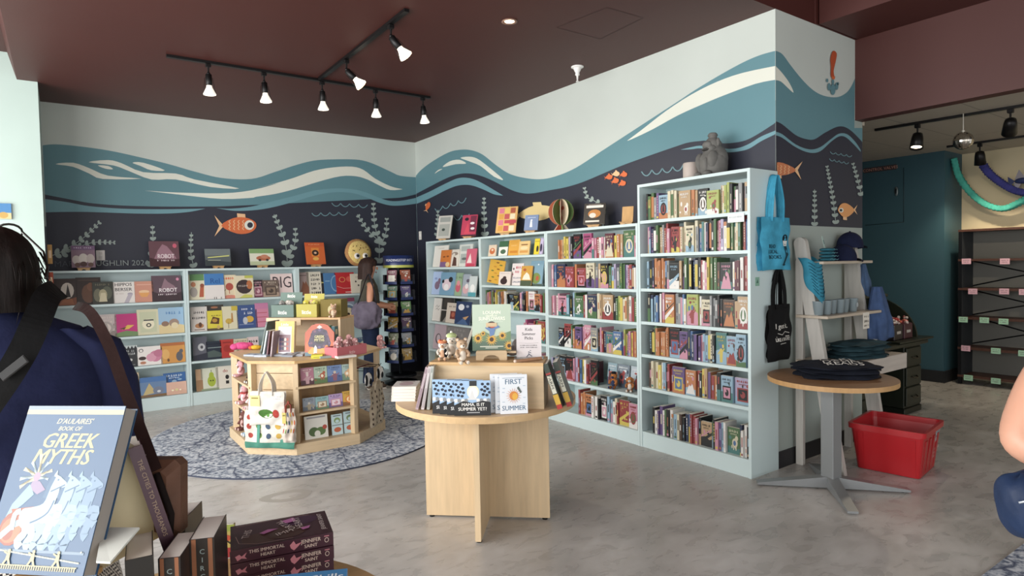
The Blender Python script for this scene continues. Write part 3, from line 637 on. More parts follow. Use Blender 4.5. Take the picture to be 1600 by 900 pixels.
faceA(254, 295, 597, 3, 'd2a794', [], 'small pink landscape picture book with pale blossoms', [('p', [(0, .2), (.3, .4), (.7, .4), (1, .25), (1, 0), (0, 0)], 'cda08a'), ('e', .3, .35, .06, .07, 'e6dcb8'), ('e', .5, .38, .08, .1, 'cfc68a'), ('e', .68, .35, .05, .06, 'ecdcc4')], -.01)
# middle unit
faceA(294, 322, 429, 0, 'd5cdb0', [], 'cream and green picture book at the left of the middle case', [('r', .12, .75, 1, 1, '5f8e57'), ('e', .3, .3, .22, .2, 'a39a92'), ('e', .3, .6, .14, .1, 'c07a55'), ('p', [(.6, .1), (.85, .1), (.9, .5), (.7, .55)], 'b4583a'), ('e', .8, .55, .12, .08, '8f4a35')])
faceA(320, 351, 428, 0, 'dcd5d1', [], 'white picture book with blue top and Rel lettering', [('r', 0, .55, 1, 1, '3b77b9'), ('t', 'Rel', .55, .62, .2, .6, .008, '1f4f96'), ('r', .45, .0, .48, .08, '333333'), ('r', .55, 0, .58, .08, '333333'), ('r', .8, 0, .83, .08, '333333')] , -.012)
faceA(348, 370, 430, 0, 'd8c6a4', [], 'cream picture book with a red dancing bird', [('e', .5, .5, .28, .16, 'b04a3c'), ('p', [(.2, .35), (-.1, .25), (.3, .45)], '6d4b42'), ('r', .45, .2, .5, .4, 'b04a3c'), ('e', .5, .05, .5, .1, 'd0806c')] + bars(.1, .9, .8, .1, 5, 'd9694a'), 0)
faceA(367, 397, 431, 0, 'd9cfae', [], 'cream picture book with a dark round badge', [('r', .55, .88, 1, 1, 'b9bc4e'), ('e', .5, .5, .42, .32, '3b2d2e'), ('e', .78, .58, .16, .2, 'b8693a'), ('p', [(.2, 0), (.9, 0), (.9, .12), (.5, .16)], 'c6c45a')] + bars(.2, .7, .5, .08, 6, 'b9aea4'), -.012)
faceA(395, 412, 438, 0, '33222a', ['7a3c50', 'c9a0a8', '8a4a5c', 'c9a0a8'], 'narrow dark maroon picture book left of the big-lettered one')
faceA(411, 436, 438, 0, '6d5a50', ['a98f7c', '4a3b34', '8a7462', 'c8b8a4'], 'brown picture book half hiding the pink BIG book', None, -.012)
faceA(424, 458, 428, 0, 'dcc4c0', [], 'pink picture book with BIG in tall black letters', [('t', 'BIG', .52, .38, .5, .85, 0, '3b3036')], .008)
faceA(296, 323, 480, 1, 'cfc8c0', [], 'grey-white picture book with two lines of bold lettering', bars(.2, .85, .72, .09, 6, '2d2c30') + bars(.1, .9, .5, .09, 8, '2d2c30') + [('e', .5, .22, .26, .1, 'b37a4c'), ('e', .55, .26, .1, .1, '5c382a'), ('r', .2, .05, .8, .08, '6b4a3a')])
faceA(320, 349, 477, 1, '3f3a34', [], 'dark picture book behind the yellow truck one', [('e', .5, .9, .2, .04, 'a56a4a')], .02)
faceA(321, 347, 486, 1, 'd9c93a', [], 'yellow picture book with a brown truck', [('p', [(.2, .35), (.75, .3), (.8, .6), (.4, .7)], '5e3a26'), ('e', .5, .5, .16, .1, 'b98b34'), ('r', 0, 0, 1, .1, '5a4a3a'), ('e', .7, .15, .1, .1, 'c9a860')] + bars(.3, .9, .72, .05, 6, '5a4a22'))
faceA(346, 371, 479, 1, 'd6cfae', [], 'cream picture book with a golden long-legged bird', [('r', .6, .8, 1, 1, 'c9b23c'), ('e', .4, .35, .22, .12, 'c9a645'), ('p', [(.55, .3), (.68, .3), (.66, .7), (.58, .7)], 'b9803a'), ('r', .35, .05, .38, .3, '6b5a3c')])
faceA(369, 401, 477, 1, '37518a', [], 'navy picture book with white lettering and a yellow digger', bars(.25, .8, .78, .08, 7, 'dfe3ea') + bars(.35, .8, .6, .1, 5, 'dfe3ea') + [('e', .62, .38, .2, .14, 'd6a83c'), ('e', .4, .32, .12, .16, 'b8bcc4'), ('r', .1, .15, .8, .17, '9aa6c0')])
faceA(398, 419, 474, 1, 'cf7f9a', [], 'pink picture book right of the navy digger one', [('r', 0, .75, 1, 1, 'c4769f'), ('r', .1, .4, .9, .43, 'b94f62'), ('r', .1, .2, .9, .23, 'b94f62'), ('r', .1, .58, .9, .61, 'b94f62')])
faceA(298, 321, 527, 2, '5b5d6a', [], 'grey picture book with a pale swirl, third row', [('e', .6, .55, .25, .16, 'b9bcc0'), ('e', .62, .55, .1, .07, '4a4a55'), ('p', [(0, 0), (1, 0), (1, .3), (0, .2)], '303342')])
faceA(319, 343, 534, 2, '26303f', [], 'dark landscape picture book with a green line of hills', [('p', [(0, .1), (1, .1), (1, .3), (.5, .5), (0, .4)], '4c5c5a'), ('r', .1, .62, 1, .66, '8a9a9a'), ('r', 0, .82, 1, .87, '1a2133')])
faceA(341, 363, 531, 2, 'bd3a35', [], 'plain red picture book, third row of the middle case', [('e', .5, .5, .28, .2, 'a52f2c'), ('r', .2, .8, .8, .86, '8c2a28')])
faceA(362, 386, 530, 2, 'cfc3a6', ['a99a7c', 'b9ab8c', '8a7c60', '8a7c60'], 'cream picture book right of the plain red one')
faceA(384, 402, 527, 2, 'd6bfc0', [], 'pale pink picture book with small black lettering', bars(.15, .95, .68, .14, 4, '2c2628') + [('e', .5, .3, .3, .15, 'c9a6a2')])
faceA(301, 312, 578, 3, 'c09a78', ['9b7350', 'd9b48c'], 'tan picture book edge, bottom row of the middle case', [('r', 0, 0, 1, .5, 'a07a58')])
faceA(309, 337, 576, 3, 'ccd0bc', [], 'pale picture book with a smiling green pear', [('e', .6, .4, .24, .25, 'a3b53a'), ('e', .6, .65, .14, .16, 'a3b53a'), ('r', .58, .82, .62, .9, '5c6a2c'), ('e', .54, .42, .04, .03, '2c2c20'), ('e', .68, .42, .04, .03, '2c2c20'), ('r', 0, 0, 1, .08, '8a9a7a')])
faceA(333, 358, 573, 3, 'dcd6c8', [], 'white picture book with red letters behind the plush shelf', [('t', 'do', .6, .72, .14, .5, .008, 'a33a34'), ('e', .7, .5, .12, .1, '2b2a2c'), ('r', .6, .2, .8, .34, '2b2a2c')])
# right unit
faceA(465, 484, 426, 0, 'a9918c', [], 'dusty mauve picture book with a brown castle', [('p', [(.1, 0), (.95, 0), (.95, .35), (.7, .62), (.6, .5), (.45, .62), (.35, .4)], '8a5238'), ('r', .2, .85, .8, .88, '6b5552')])
faceA(480, 503, 425, 0, 'd8d0bc', [], 'cream picture book filled with black hand lettering', sum([bars(.3, .95, .8 - i * .19, .1, 5, '2b292a') for i in range(5)], []))
faceA(500, 510, 427, 0, '23252b', [('')], 'narrow black picture book with a yellow pencil tip', [('p', [(0, .5), (.8, .55), (0, .62)], 'd6cc72')], .01)
faceA(507, 526, 427, 0, '3f74a8', [], 'blue picture book with a pale round arc', [('e', 1.0, .5, .45, .4, '7fa6c4'), ('e', 1.0, .5, .38, .34, '3f74a8'), ('r', .1, .6, .5, .64, '7fa6c4')])
faceA(524, 555, 426, 0, 'c0262c', [], 'red picture book with an open-arms outline', [('e', .38, .66, .16, .13, 'd98a50'), ('e', .74, .68, .16, .13, 'd9584a'), ('e', .38, .66, .12, .1, 'c0262c'), ('l', [(.1, .35), (.4, .25), (.9, .25)], .004, 'e6b8b0'), ('r', .5, .05, .95, .08, 'e8d0c8')])
faceA(549, 575, 428, 0, 'd6cdb8', [], 'cream picture book beside the shoulder of the browsing shopper', [('e', .3, .6, .05, .05, '4a4440'), ('e', .45, .4, .05, .05, '4a4440')] + bars(.3, .9, .8, .06, 6, 'a39a8a'), -.01)
faceA(527, 555, 466, 1, '7d8a9c', [], 'grey blue picture book of rings around an eye', [('r', 0, .84, 1, 1, '8a3f5a'), ('e', .6, .35, .5, .42, 'a7b8c4'), ('e', .6, .35, .42, .35, '5a6f86'), ('e', .6, .3, .34, .28, 'c8bc98'), ('e', .6, .3, .08, .06, '3b2e28')])
faceA(484, 507, 472, 1, 'b5a26a', ['8a7a4c', 'd6c890'], 'olive picture book behind the yellow plush box')
faceA(505, 528, 474, 1, 'c98f74', ['a85a42', 'e0b494'], 'coral picture book beside the concentric-ring one')
faceA(535, 553, 530, 2, '3c6a44', ['7fa06a', 'd9d8c0'], 'green picture book in the third row behind the pink box')
faceA(556, 580, 530, 2, '516d8c', ['8aa2b8', 'd9d8c0'], 'slate blue picture book in the third row near the handbag')
# right wall, case beside the spinner
faceB(677, 699, 384, 0, S1, 'ddd9cf', [], 'tall white picture book, left end of the corner case top shelf', [('r', .7, .35, .9, .55, 'b0a8a0')] + bars(.3, .7, .85, .04, 6, 'b4ada4'), .01)
faceB(688, 704, 391, 0, S1, 'cf7430', [], 'orange picture book with a purple base', [('r', 0, 0, .6, .3, '7c5a86'), ('e', .75, .15, .2, .14, 'e0c08a'), ('e', .35, .6, .12, .05, '8a4a24'), ('e', .7, .62, .12, .05, '8a4a24')], -.012)
faceB(703, 717, 390, 0, S1, 'd6d0c4', [], 'white picture book with brown branches', [('p', [(.3, .05), (.8, .05), (.7, .5), (.4, .6)], '5a3c36'), ('e', .5, .75, .35, .1, '8d7f74'), ('e', .4, .72, .14, .06, 'd6d0c4')])
faceB(716, 737, 382, 0, S1, 'cfd3cc', [], 'white picture book with two grey window panels', [('r', .15, .7, .8, .92, 'a9b2ac'), ('r', .15, .15, .8, .58, 'a3ada8'), ('e', .45, .35, .2, .06, '5f6a68')], .01)
faceB(728, 744, 389, 0, S1, 'cf5c74', [], 'pinkish red picture book with a white cone', [('p', [(.1, .2), (.6, .2), (.4, .75)], 'ecd6d2'), ('r', .1, 0, .9, .14, 'c43c54')], -.012)
faceB(671, 688, 425, 1, S1, 'a3b9de', [], 'periwinkle picture book with a mauve squirrel', [('e', .55, .4, .28, .18, '7a5f78'), ('e', .75, .58, .16, .14, '7a5f78'), ('e', .35, .7, .15, .05, '7c90c4')])
faceB(686, 709, 426, 1, S1, '6f9bb8', [], 'blue picture book with a black and white bird', [('e', .45, .45, .3, .26, 'd9c4cc'), ('e', .7, .68, .14, .12, '26282e'), ('e', .2, .6, .08, .08, '26282e'), ('e', .45, .35, .16, .14, 'e8e4e4')], -.012)
faceB(708, 721, 427, 1, S1, '8fae8a', [], 'green picture book with a pink creature', [('e', .5, .35, .3, .2, 'c9596c'), ('e', .5, .55, .2, .12, 'd98a92')] + bars(.2, .9, .75, .1, 5, '55704a'))
faceB(720, 733, 429, 1, S1, '9da7b4', [], 'grey picture book with a pink and white heap', [('e', .5, .3, .35, .2, 'd6a6ac'), ('e', .6, .45, .2, .12, 'e4dcdc'), ('e', .7, .7, .2, .08, '5c5468')], .0)
faceB(731, 743, 432, 1, S1, 'c4cfcf', [], 'pale picture book with a teal wave at its foot', [('r', 0, 0, 1, .2, '4fa0ae'), ('e', .5, .4, .3, .2, 'e8ecea')], -.012)
faceB(667, 686, 466, 2, S1, 'd8d2cc', [], 'white picture book with loose black script', [('l', [(.3, .6), (.45, .7), (.6, .6), (.8, .68)], .006, '3a3838'), ('l', [(.35, .5), (.5, .56), (.7, .48), (.85, .56)], .006, '3a3838')])
faceB(684, 705, 465, 2, S1, '34312f', [], 'charcoal picture book with a pale triangle', [('p', [(.3, 0), (.8, 0), (.6, .3)], '8f8a84'), ('r', .1, .45, .8, .49, 'b8b4ae'), ('r', .3, .6, .8, .95, '433b36')], .012)
faceB(695, 713, 474, 2, S1, 'd0c4b4', [], 'off-white picture book with a red portrait', [('r', .35, .2, .85, .6, '7a3a34'), ('e', .6, .42, .15, .12, 'b0604c')] + bars(.2, .8, .78, .07, 7, '5b4f48'), -.012)
faceB(709, 733, 472, 2, S1, '2c4068', [], 'navy picture book with a white moon', [('e', .35, .75, .2, .14, 'e4e6ea'), ('p', [(.1, 0), (.9, 0), (.6, .3)], '4a6896'), ('p', [(.5, .3), (.9, .4), (.7, .2)], 'c69a6a'), ('e', .75, .8, .1, .06, '9aa6bc')], -.02)
faceB(666, 692, 505, 3, S1, 'bda6ae', [], 'dusty pink picture book with an ink face', [('e', .4, .4, .24, .2, '5a4e54'), ('e', .42, .42, .16, .14, 'c8b4bb')])
faceB(690, 728, 511, 3, S1, '8a8482', ['6f6867', 'a39c98', '5c5554', 'a39c98'], 'grey patterned picture book behind the leaning magazine', None, .012)
faceB(663, 682, 548, 4, S1, '9c9474', ['6c6a50', 'b4ac88', '4f4d3c', '4f4d3c'], 'khaki picture book on the lowest shelf beside the plush bears')
# case behind the sunflower book
faceB(764, 776, 383, 0, S2, 'ddc8ae', [], 'small cream book with an orange fox shape', [('e', .5, .45, .35, .28, 'c96a3a'), ('e', .5, .55, .15, .1, 'ddc8ae')])
faceB(780, 794, 377, 0, S2, '3d6848', [], 'small green book with a white lower half', [('r', 0, 0, 1, .6, 'e2e2da'), ('e', .5, .28, .3, .16, '4b6a4e')])
faceB(795, 812, 375, 0, S2, 'e0a23c', [], 'rounded golden orange board book on the case behind the sunflower book', [('e', .5, .85, .4, .12, 'd99a34'), ('r', .15, .15, .85, .3, 'cf8226')] + bars(.25, .8, .6, .06, 6, 'f0d08a'))
faceB(811, 828, 377, 0, S2, 'e3bf7c', [], 'rounded peach board book beside the golden orange one', [('r', .2, .7, .8, .78, '8a5a34'), ('r', .12, .15, .88, .32, 'd99a4c'), ('e', .5, .5, .35, .12, 'edd2a0')], -.01)
faceB(835, 844, 373, 0, S2, 'e6cf2e', [], 'small bright yellow book at the right of the top shelf', [('e', .6, .35, .2, .2, '3a3628'), ('r', .1, .8, .9, .84, 'a39220')])
faceB(843, 849, 372, 0, S2, 'bcb0d2', [], 'small lilac book at the very end beside the yellow one', [('e', .5, .4, .3, .25, '3b3550')])
faceB(761, 785, 409, 1, S2, 'dba636', [], 'tall golden yellow patterned book leaning sideways', [('e', .2 + (i * 37 % 60) / 100, .08 + i * .09, .1, .03, ['8a5a24', 'c98a2a', '6c7a34'][i % 3]) for i in range(10)], -.01, roll=R(6))
faceB(779, 797, 425, 1, S2, 'ddd0c8', [], 'small white picture book with a dark bear', [('e', .45, .3, .3, .25, '3b2a2c'), ('e', .5, .55, .15, .12, '3b2a2c'), ('r', .1, .85, .9, .88, 'b9a8a4')], -.03)
faceB(798, 816, 412, 1, S2, 'dfd6d4', [], 'white picture book with red lettering and hearts', [('e', .15, .75, .07, .05, '55444a'), ('e', .12, .5, .05, .04, 'b94f62')] + bars(.35, .95, .75, .12, 4, 'c03c50') + bars(.3, .95, .55, .12, 5, 'c03c50') + bars(.2, .9, .3, .08, 6, '7d8496') + bars(.2, .9, .12, .08, 6, '7d8496'))
faceB(813, 830, 416, 1, S2, 'cf9a3e', [], 'orange picture book with a white tent shape', [('p', [(.15, .3), (.9, .3), (.75, .55), (.5, .68), (.25, .5)], 'e8e0cc'), ('r', 0, 0, 1, .26, '4c5a44'), ('e', .3, .8, .15, .07, 'b5562e')], -.012)
faceB(827, 847, 408, 1, S2, '7ba0b4', [], 'teal blue picture book with a round green hill', [('e', .5, .3, .35, .22, '7a8f4a'), ('e', .6, .3, .12, .1, 'b9593c'), ('r', 0, 0, 1, .08, '4c5c50'), ('e', .6, .85, .05, .03, 'e4ecf0')], .012)
# ------------------------------------------------------------ helpers for things standing on real surfaces
def stand(label, pl, pr, ytop, z, tilt, t, col, items, spine=None, group=None, name='picture_book', cat='book', back=0.0, M_only=False, parts=True, h=None, dz=0):
    a, b = on(2, z, *pl), on(2, z, *pr); d = (b - a); w = d.length; rz = math.atan2(d.y, d.x); c = (a + b) / 2
    n = V((sin(rz), -cos(rz), 0)); xm = (pl[0] + pr[0]) / 2; r_ = ray(xm, ytop)
    if h is None:
        tt = (c - CP).dot(n) / r_.dot(n); h = (CP + r_ * tt).z - z; h = h / cos(tilt) * (1 + .0)
    c = c - n * (t / 2 + back)
    M = MX.Translation((c.x, c.y, z + dz + abs(sin(tilt)) * t / 2 + .0005)) @ MX.Rotation(rz, 4, 'Z') @ MX.Rotation(-tilt, 4, 'X')
    return book(label, M, w, h, t, col, items, spine, group, parts, name, cat)
EW = mat('c9a06c', 'wood')
def easel(M, w, label, grp):
    mb = MB(); mb.box(-w * .5, w * .5, -.055, .03, .022, .030, EW, .003)                 # lip shelf
    pts = [(-w * .42, 0), (-w * .16, 0), (-w * .12, .010), (0, .015), (w * .12, .010), (w * .16, 0), (w * .42, 0), (w * .42, .022), (-w * .42, .022)]
    for y in (-.045, .02): mb.poly([(x, y, z) for x, z in pts], EW); mb.poly([(x, y + .012, z) for x, z in pts], EW)
    for i in range(len(pts)):
        (x0, z0), (x1, z1_) = pts[i], pts[(i + 1) % len(pts)]
        for y in (-.045, .02): mb.add([(x0, y, z0), (x1, y, z1_), (x1, y + .012, z1_), (x0, y + .012, z0)], [(0, 1, 2, 3)], EW)
    o = mb.build('book_easel'); o.matrix_world = M
    bk = MB(); bk.M = T(0, .0, .03, 0, R(-14)); bk.box(-w * .4, w * .4, 0, .007, 0, w * 1.15, EW); bk.build('backrest', o)
    return tag(o, label, 'book stand', grp)
def topA(x0, x1, yt, yb, col, items, label, elabel, zt=1.531):
    a, b = on(1, -.19, x0, 450), on(1, -.19, x1, 450); cx = (a.x + b.x) / 2; w = b.x - a.x
    zb = zt + .031; top = on(1, -.17, (x0 + x1) / 2, yt).z
    easel(T(cx, -.15, zt + .0005), min(.12, w * .6), elabel, 'wooden book stands on the back wall cases')
    book(label, T(cx, -.175, zb + .001, 0, R(-14)), w, (top - zb) / cos(R(14)), .012, col, items, None, None, True, 'picture_book')
def topB(x0, x1, yt, col, items, label, elabel, rz=-60, zt=1.824, w=.2, t=.012, hh=None):
    p = on(0, -.18, (x0 + x1) / 2, 400); y = p.y; top = on(0, -.16, x1 - 4, yt).z; zb = zt + .031
    easel(T(-.19, y, zt + .0005, R(rz)), .12, elabel, 'wooden book stands on the right wall cases')
    if label: book(label, T(-.19, y, zb + .001, R(rz), 0) @ MX.Translation((0, -.022, .001)) @ MX.Rotation(R(-17), 4, 'X'), w, hh or (top - zb) / cos(R(17)), t, col, items, None, None, True, 'picture_book')
topA(113.5, 151, 384, 412, '8d7384', [('r', 0, .8, 1, 1, '7a5f82'), ('e', .2, .35, .17, .2, 'c9bfb8'), ('e', .5, .4, .2, .24, 'd6cdc4'), ('e', .8, .4, .17, .22, 'c2b6b0'), ('e', .5, .15, .15, .12, '5b4440'), ('e', .25, .12, .12, .1, '6b524a'), ('e', .8, .12, .12, .1, '6b524a')] + bars(.12, .88, .87, .06, 9, 'd2c4d8'), 'purple picture book of pale faces beside the painted signature', 'wooden stand under the purple picture book of pale faces')
topA(236, 283, 377, 411, '6b4a52', [('p', [(0, 0), (1, 0), (1, .3), (.5, .18), (0, .35)], '4a2f33'), ('p', [(.15, .3), (.3, .65), (.45, .88), (.6, .8), (.8, .5), (.9, .3)], '9b7280'), ('e', .86, .82, .07, .09, 'cf5c72'), ('t', 'ROBOT', .55, .32, .17, .55, .008, 'eadfe0')] + bars(.25, .85, .2, .06, 9, 'd9c9cc'), 'plum landscape picture book lettered ROBOT standing on top of the case', 'wooden stand under the plum ROBOT picture book')
topA(323, 363, 389, 413, '5c6668', [('r', 0, .6, 1, 1, '6f7a7c'), ('p', [(.1, .45), (.95, .55), (.95, .62), (.1, .5)], 'd6d878'), ('p', [(0, 0), (1, 0), (1, .2), (0, .35)], '3c4648'), ('r', .1, .3, .6, .34, 'a3a898')], 'grey landscape picture book with a pale yellow streak', 'wooden stand under the grey streaked picture book')
topA(393, 431, 389, 412, 'dcdcc8', [('r', 0, .72, 1, 1, '7fa667'), ('r', 0, 0, 1, .22, 'b9c49a'), ('e', .55, .42, .3, .16, 'bb6a4a'), ('e', .6, .52, .16, .12, 'cc8464'), ('e', .4, .3, .06, .07, '3a3030'), ('e', .7, .3, .06, .07, '3a3030')], 'white and green picture book with a little red truck', 'wooden stand under the little red truck picture book')
topA(481, 511, 379, 410, 'd9642c', [('r', 0, .82, 1, 1, 'd2572a'), ('r', .3, .35, .7, .75, 'e88a34'), ('e', .5, .52, .18, .14, '3b2a24'), ('e', .5, .52, .07, .05, 'dfb08a'), ('e', .5, .25, .16, .08, 'ebb04c')] + bars(.2, .8, .88, .05, 6, 'e8a06a'), 'bright orange picture book beside the round plush bagel', 'wooden stand under the bright orange picture book')
# round plush bagel with eyes
cx = on(1, -.16, 559, 390); zc = 1.531 + .175
e = empty('plush_cushion', T(cx.x, -.17, zc, R(4), R(-8)), 'round yellow and brown plush bagel cushion with googly eyes', 'plush toy')
mb = MB(); mb.smooth = True
def disc(mb, r, yd, y0, m, n=26, k=8, sc=1.0):
    mb.grid(lambda u, v: (r * sin(v * pi / 2) * cos(u * 2 * pi) * (1 + .02 * sin(u * 40)), y0 - yd * cos(v * pi / 2), r * sin(v * pi / 2) * sin(u * 2 * pi) * sc), n, k, m)
disc(mb, .185, .07, 0, mat('b98350', 'fur')); disc(mb, .185, -.06, 0, mat('b98350', 'fur')); mb.build('bun', e)
mb = MB(); disc(mb, .155, .045, -.04, mat('e2c473', 'fur')); rr = random.Random(3)
for i in range(26):
    a, q = rr.uniform(0, 6.28), rr.uniform(.03, .135)
    if -.09 < q * sin(a) < -.0 and abs(q * cos(a)) < .13: continue
    yy = -.04 - .045 * cos(math.asin(q / .155)) - .002; b = rr.uniform(0, 3)
    mb.tube([(q * cos(a) - .009 * cos(b), yy, q * sin(a) - .009 * sin(b)), (q * cos(a) + .009 * cos(b), yy, q * sin(a) + .009 * sin(b))], .0035, mat(rr.choice(['8a5a2c', '6b6a30', '8a5a2c']), 'fur'), 6)
mb.build('icing', e)
for sx in (-.058, .058):
    mb = MB(); mb.ell((sx, -.082, -.055), (.04, .012, .04), mat('eeeae0', 'fur')); mb.ell((sx + .004, -.094, -.055), (.02, .006, .02), mat('1a1614', 'plastic')); mb.build('eye', e)
# tops of the right-hand cases
topB(684, 707, 336, 'c9c6bd', [('r', .12, .72, .88, .93, '9aa09a'), ('r', .12, .1, .88, .62, 'a9aca4'), ('e', .45, .38, .12, .06, '3c4a44')], 'grey-white picture book leaning on a stand near the room corner', 'wooden stand under the grey-white picture book', w=.2)
topB(723, 746, 335, 'c43a58', [('p', [(.2, .1), (.6, .1), (.4, .65)], 'd9445a'), ('r', .55, .2, .95, .95, '7a2a44'), ('e', .7, .6, .15, .06, 'e6e0e0'), ('e', .75, .35, .14, .06, 'e6e0e0'), ('e', .3, .8, .14, .08, '2a2030'), ('r', 0, 0, 1, .06, '2a2030')], 'magenta and red picture book on the stand near the corner', 'wooden stand under the magenta and red picture book', w=.2)
topB(780, 806, 322, 'dfae62', [('r', .1 + (i % 3) * .28, .06 + (i // 3) * .23, .34 + (i % 3) * .28, .26 + (i // 3) * .23, ['d99a3c', 'c44a50', 'e8d9b4', 'd9708a', 'e6c25a', 'b5543c'][i % 6]) for i in range(12)] + [('r', .4, .35, .98, .48, 'c43a50')], 'tall patchwork yellow and red picture book on a stand', 'wooden stand under the tall patchwork picture book', w=.24)
topB(824, 841, 336, '6a86b4', [('p', [(.4, .2), (.6, .2), (.55, .6), (.42, .6)], 'dfe3ea'), ('e', .5, .66, .08, .05, 'dfe3ea'), ('r', .2, .8, .8, .85, 'a9b9d4')], 'small blue picture book with a white figure on a stand', 'wooden stand under the small blue picture book', w=.15)
topB(916, 946, 317, '2a2624', [('r', .1, .78, .9, .9, 'e4ded4'), ('e', .5, .5, .3, .2, 'c07a34'), ('e', .42, .42, .16, .12, 'd6d0c4'), ('r', .1, .1, .75, .18, 'ddd6ca'), ('r', .2, .92, .8, .95, '8a8078')], 'black picture book with an orange centre beside the paper globe', 'wooden stand under the black picture book', w=.2, t=.02)
topB(972, 992, 322, None, None, None, 'empty wooden book stand against the tallest bookcase')
bm = MB(); bm.M = T(0, 0, .03, 0, R(-14)); bm.box(-.06, .06, -.004, .004, 0, .16, mat('c08a50', 'woodx')); 
# globe of crossed card discs
gc = on(0, -.2, 877, 335); gz = 1.824 + .055 + .125
e = empty('card_globe', (-.2, gc.y, 1.8245), 'round globe of interlocking painted card discs, green and coral', 'ornament')
gp = ['5a7a3c', 'c0603f', 'd9cfae', '7d9a52', '3d4c34', 'b54a3a', '94a868']; rr = random.Random(8)
for i in range(5):
    a = R(36 * i + 10); mb = MB(); mb.M = T(0, 0, .18, a)
    n = 30; P = [(.128 * cos(2 * pi * k / n), .128 * sin(2 * pi * k / n)) for k in range(n)]
    for y, s_ in ((-.002, 1), (.002, -1)): mb.poly([(x, y, z) for x, z in P], mat(gp[i % 3], 'paper'))
    mb.add([(x, y, z) for y in (-.002, .002) for x, z in P], [(k, (k + 1) % n, n + (k + 1) % n, n + k) for k in range(n)], mat('d8cdb0', 'paper'))
    for k in range(9):
        q, b = rr.uniform(0, .095), rr.uniform(0, 6.28); r1, r2 = rr.uniform(.012, .032), rr.uniform(.01, .028)
        for y in (-.0026, .0026): mb.poly([(q * cos(b) + r1 * cos(t), y, q * sin(b) + r2 * sin(t)) for t in [2 * pi * j / 10 for j in range(10)]], mat(rr.choice(gp), 'paper'))
    mb.build('disc', e)
for i in range(3):
    mb = MB(); mb.M = T(0, 0, 0, R(60 * i)); mb.add([(x, y, z) for y in (-.003, .003) for x, z in ((-.085, 0), (.085, 0), (.035, .062), (-.035, .062))], [(0, 1, 2, 3), (4, 5, 6, 7), (0, 1, 5, 4), (1, 2, 6, 5), (2, 3, 7, 6), (3, 0, 4, 7)], mat(['b9442f', '7d9a52', 'c9b9a0'][i], 'paper')); mb.build('foot', e)
# grey gargoyle statue, candle-like canister and card on the tallest case
sp = on(0, -.17, 1114, 265); mb = MB(); G = mat('6b6a66', 'cloth')
prof = [(.055, 0), (.085, .01), (.105, .05), (.108, .1), (.1, .14), (.075, .175), (.06, .2), (.06, .225), (.066, .245), (.05, .27), (.035, .285)]
mb.lathe(prof, G, 22); 
for sx in (-1, 1):
    mb.ell((-.03, sx * .03, .205), (.04, .03, .03), G); mb.ell((-.055, sx * .07, .12), (.045, .03, .065), G); mb.ell((-.085, sx * .035, .085), (.03, .02, .055), G); mb.ell((-.09, sx * .05, .02), (.035, .03, .02), G); mb.ell((-.0, sx * .06, .25), (.015, .012, .03), G)
mb.ell((-.05, 0, .235), (.03, .045, .03), G); mb.ell((-.045, 0, .20), (.04, .05, .012), mat('2f2e2c', 'paint')); mb.lathe([(.032, .275), (.032, .3), (.038, .305), (.03, .32), (.024, .325)], G, 14)
mb.ell((.02, .0, .13), (.09, .1, .11), G)
o = mb.build('gargoyle_statue'); o.matrix_world = T(-.17, sp.y, 2.1305, R(-15)); tag(o, 'dark grey squatting stone-like statue on top of the tallest bookcase', 'statue')
cp_ = on(0, -.17, 1080, 265); mb = MB(); mb.lathe([(.06, 0), (.062, .005), (.062, .125), (.058, .132), (.02, .134)], mat('b5aaa3', 'paint'), 28)
o = mb.build('candle'); o.matrix_world = T(-.17, cp_.y, 2.1305); tag(o, 'pale grey cylinder candle on top of the tallest bookcase', 'candle')
cp_ = on(0, -.1, 1097, 265); e = empty('card_holder', (-.13, cp_.y, 2.1305), 'small white card in a twisted holder between candle and statue', 'sign')
mb = MB(); mb.lathe([(.022, 0), (.022, .008), (.006, .012), (.005, .09)], mat('8d7b70', 'paint'), 12); mb.tube([(0, .016 * cos(t), .1 + .016 * sin(t)) for t in [2 * pi * k / 14 for k in range(15)]], .004, mat('c9b0a0', 'paint')); mb.build('holder', e)
mb = MB(); mb.box(-.001, .001, -.03, .03, .115, .155, mat('e8dfd8', 'paper')); mb.build('card', e)
# light switch in the corner
p = on(0, 0, 657, 368); mb = MB(); mb.box(-.008, 0, p.y - .035, p.y + .035, p.z - .06, p.z + .06, mat('e4e2da', 'plastic'), .003); mb.box(-.014, -.008, p.y - .012, p.y + .012, p.z - .02, p.z + .02, mat('f0eee8', 'plastic'), .002)
tag(mb.build('wall_switch'), 'white light switch plate on the navy wall near the corner', 'switch')
p = on(1, 0, 157, 399); mb = MB(); mb.box(p.x - .04, p.x + .04, -.008, 0, p.z - .055, p.z + .055, mat('cbc5c0', 'plastic'), .003); mb.box(p.x - .015, p.x + .015, -.011, -.008, p.z + .008, p.z + .035, mat('b9b3ae', 'plastic'), .002); mb.box(p.x - .015, p.x + .015, -.011, -.008, p.z - .035, p.z - .008, mat('b9b3ae', 'plastic'), .002)
tag(mb.build('wall_outlet'), 'pale outlet plate on the navy wall behind the purple book', 'outlet')

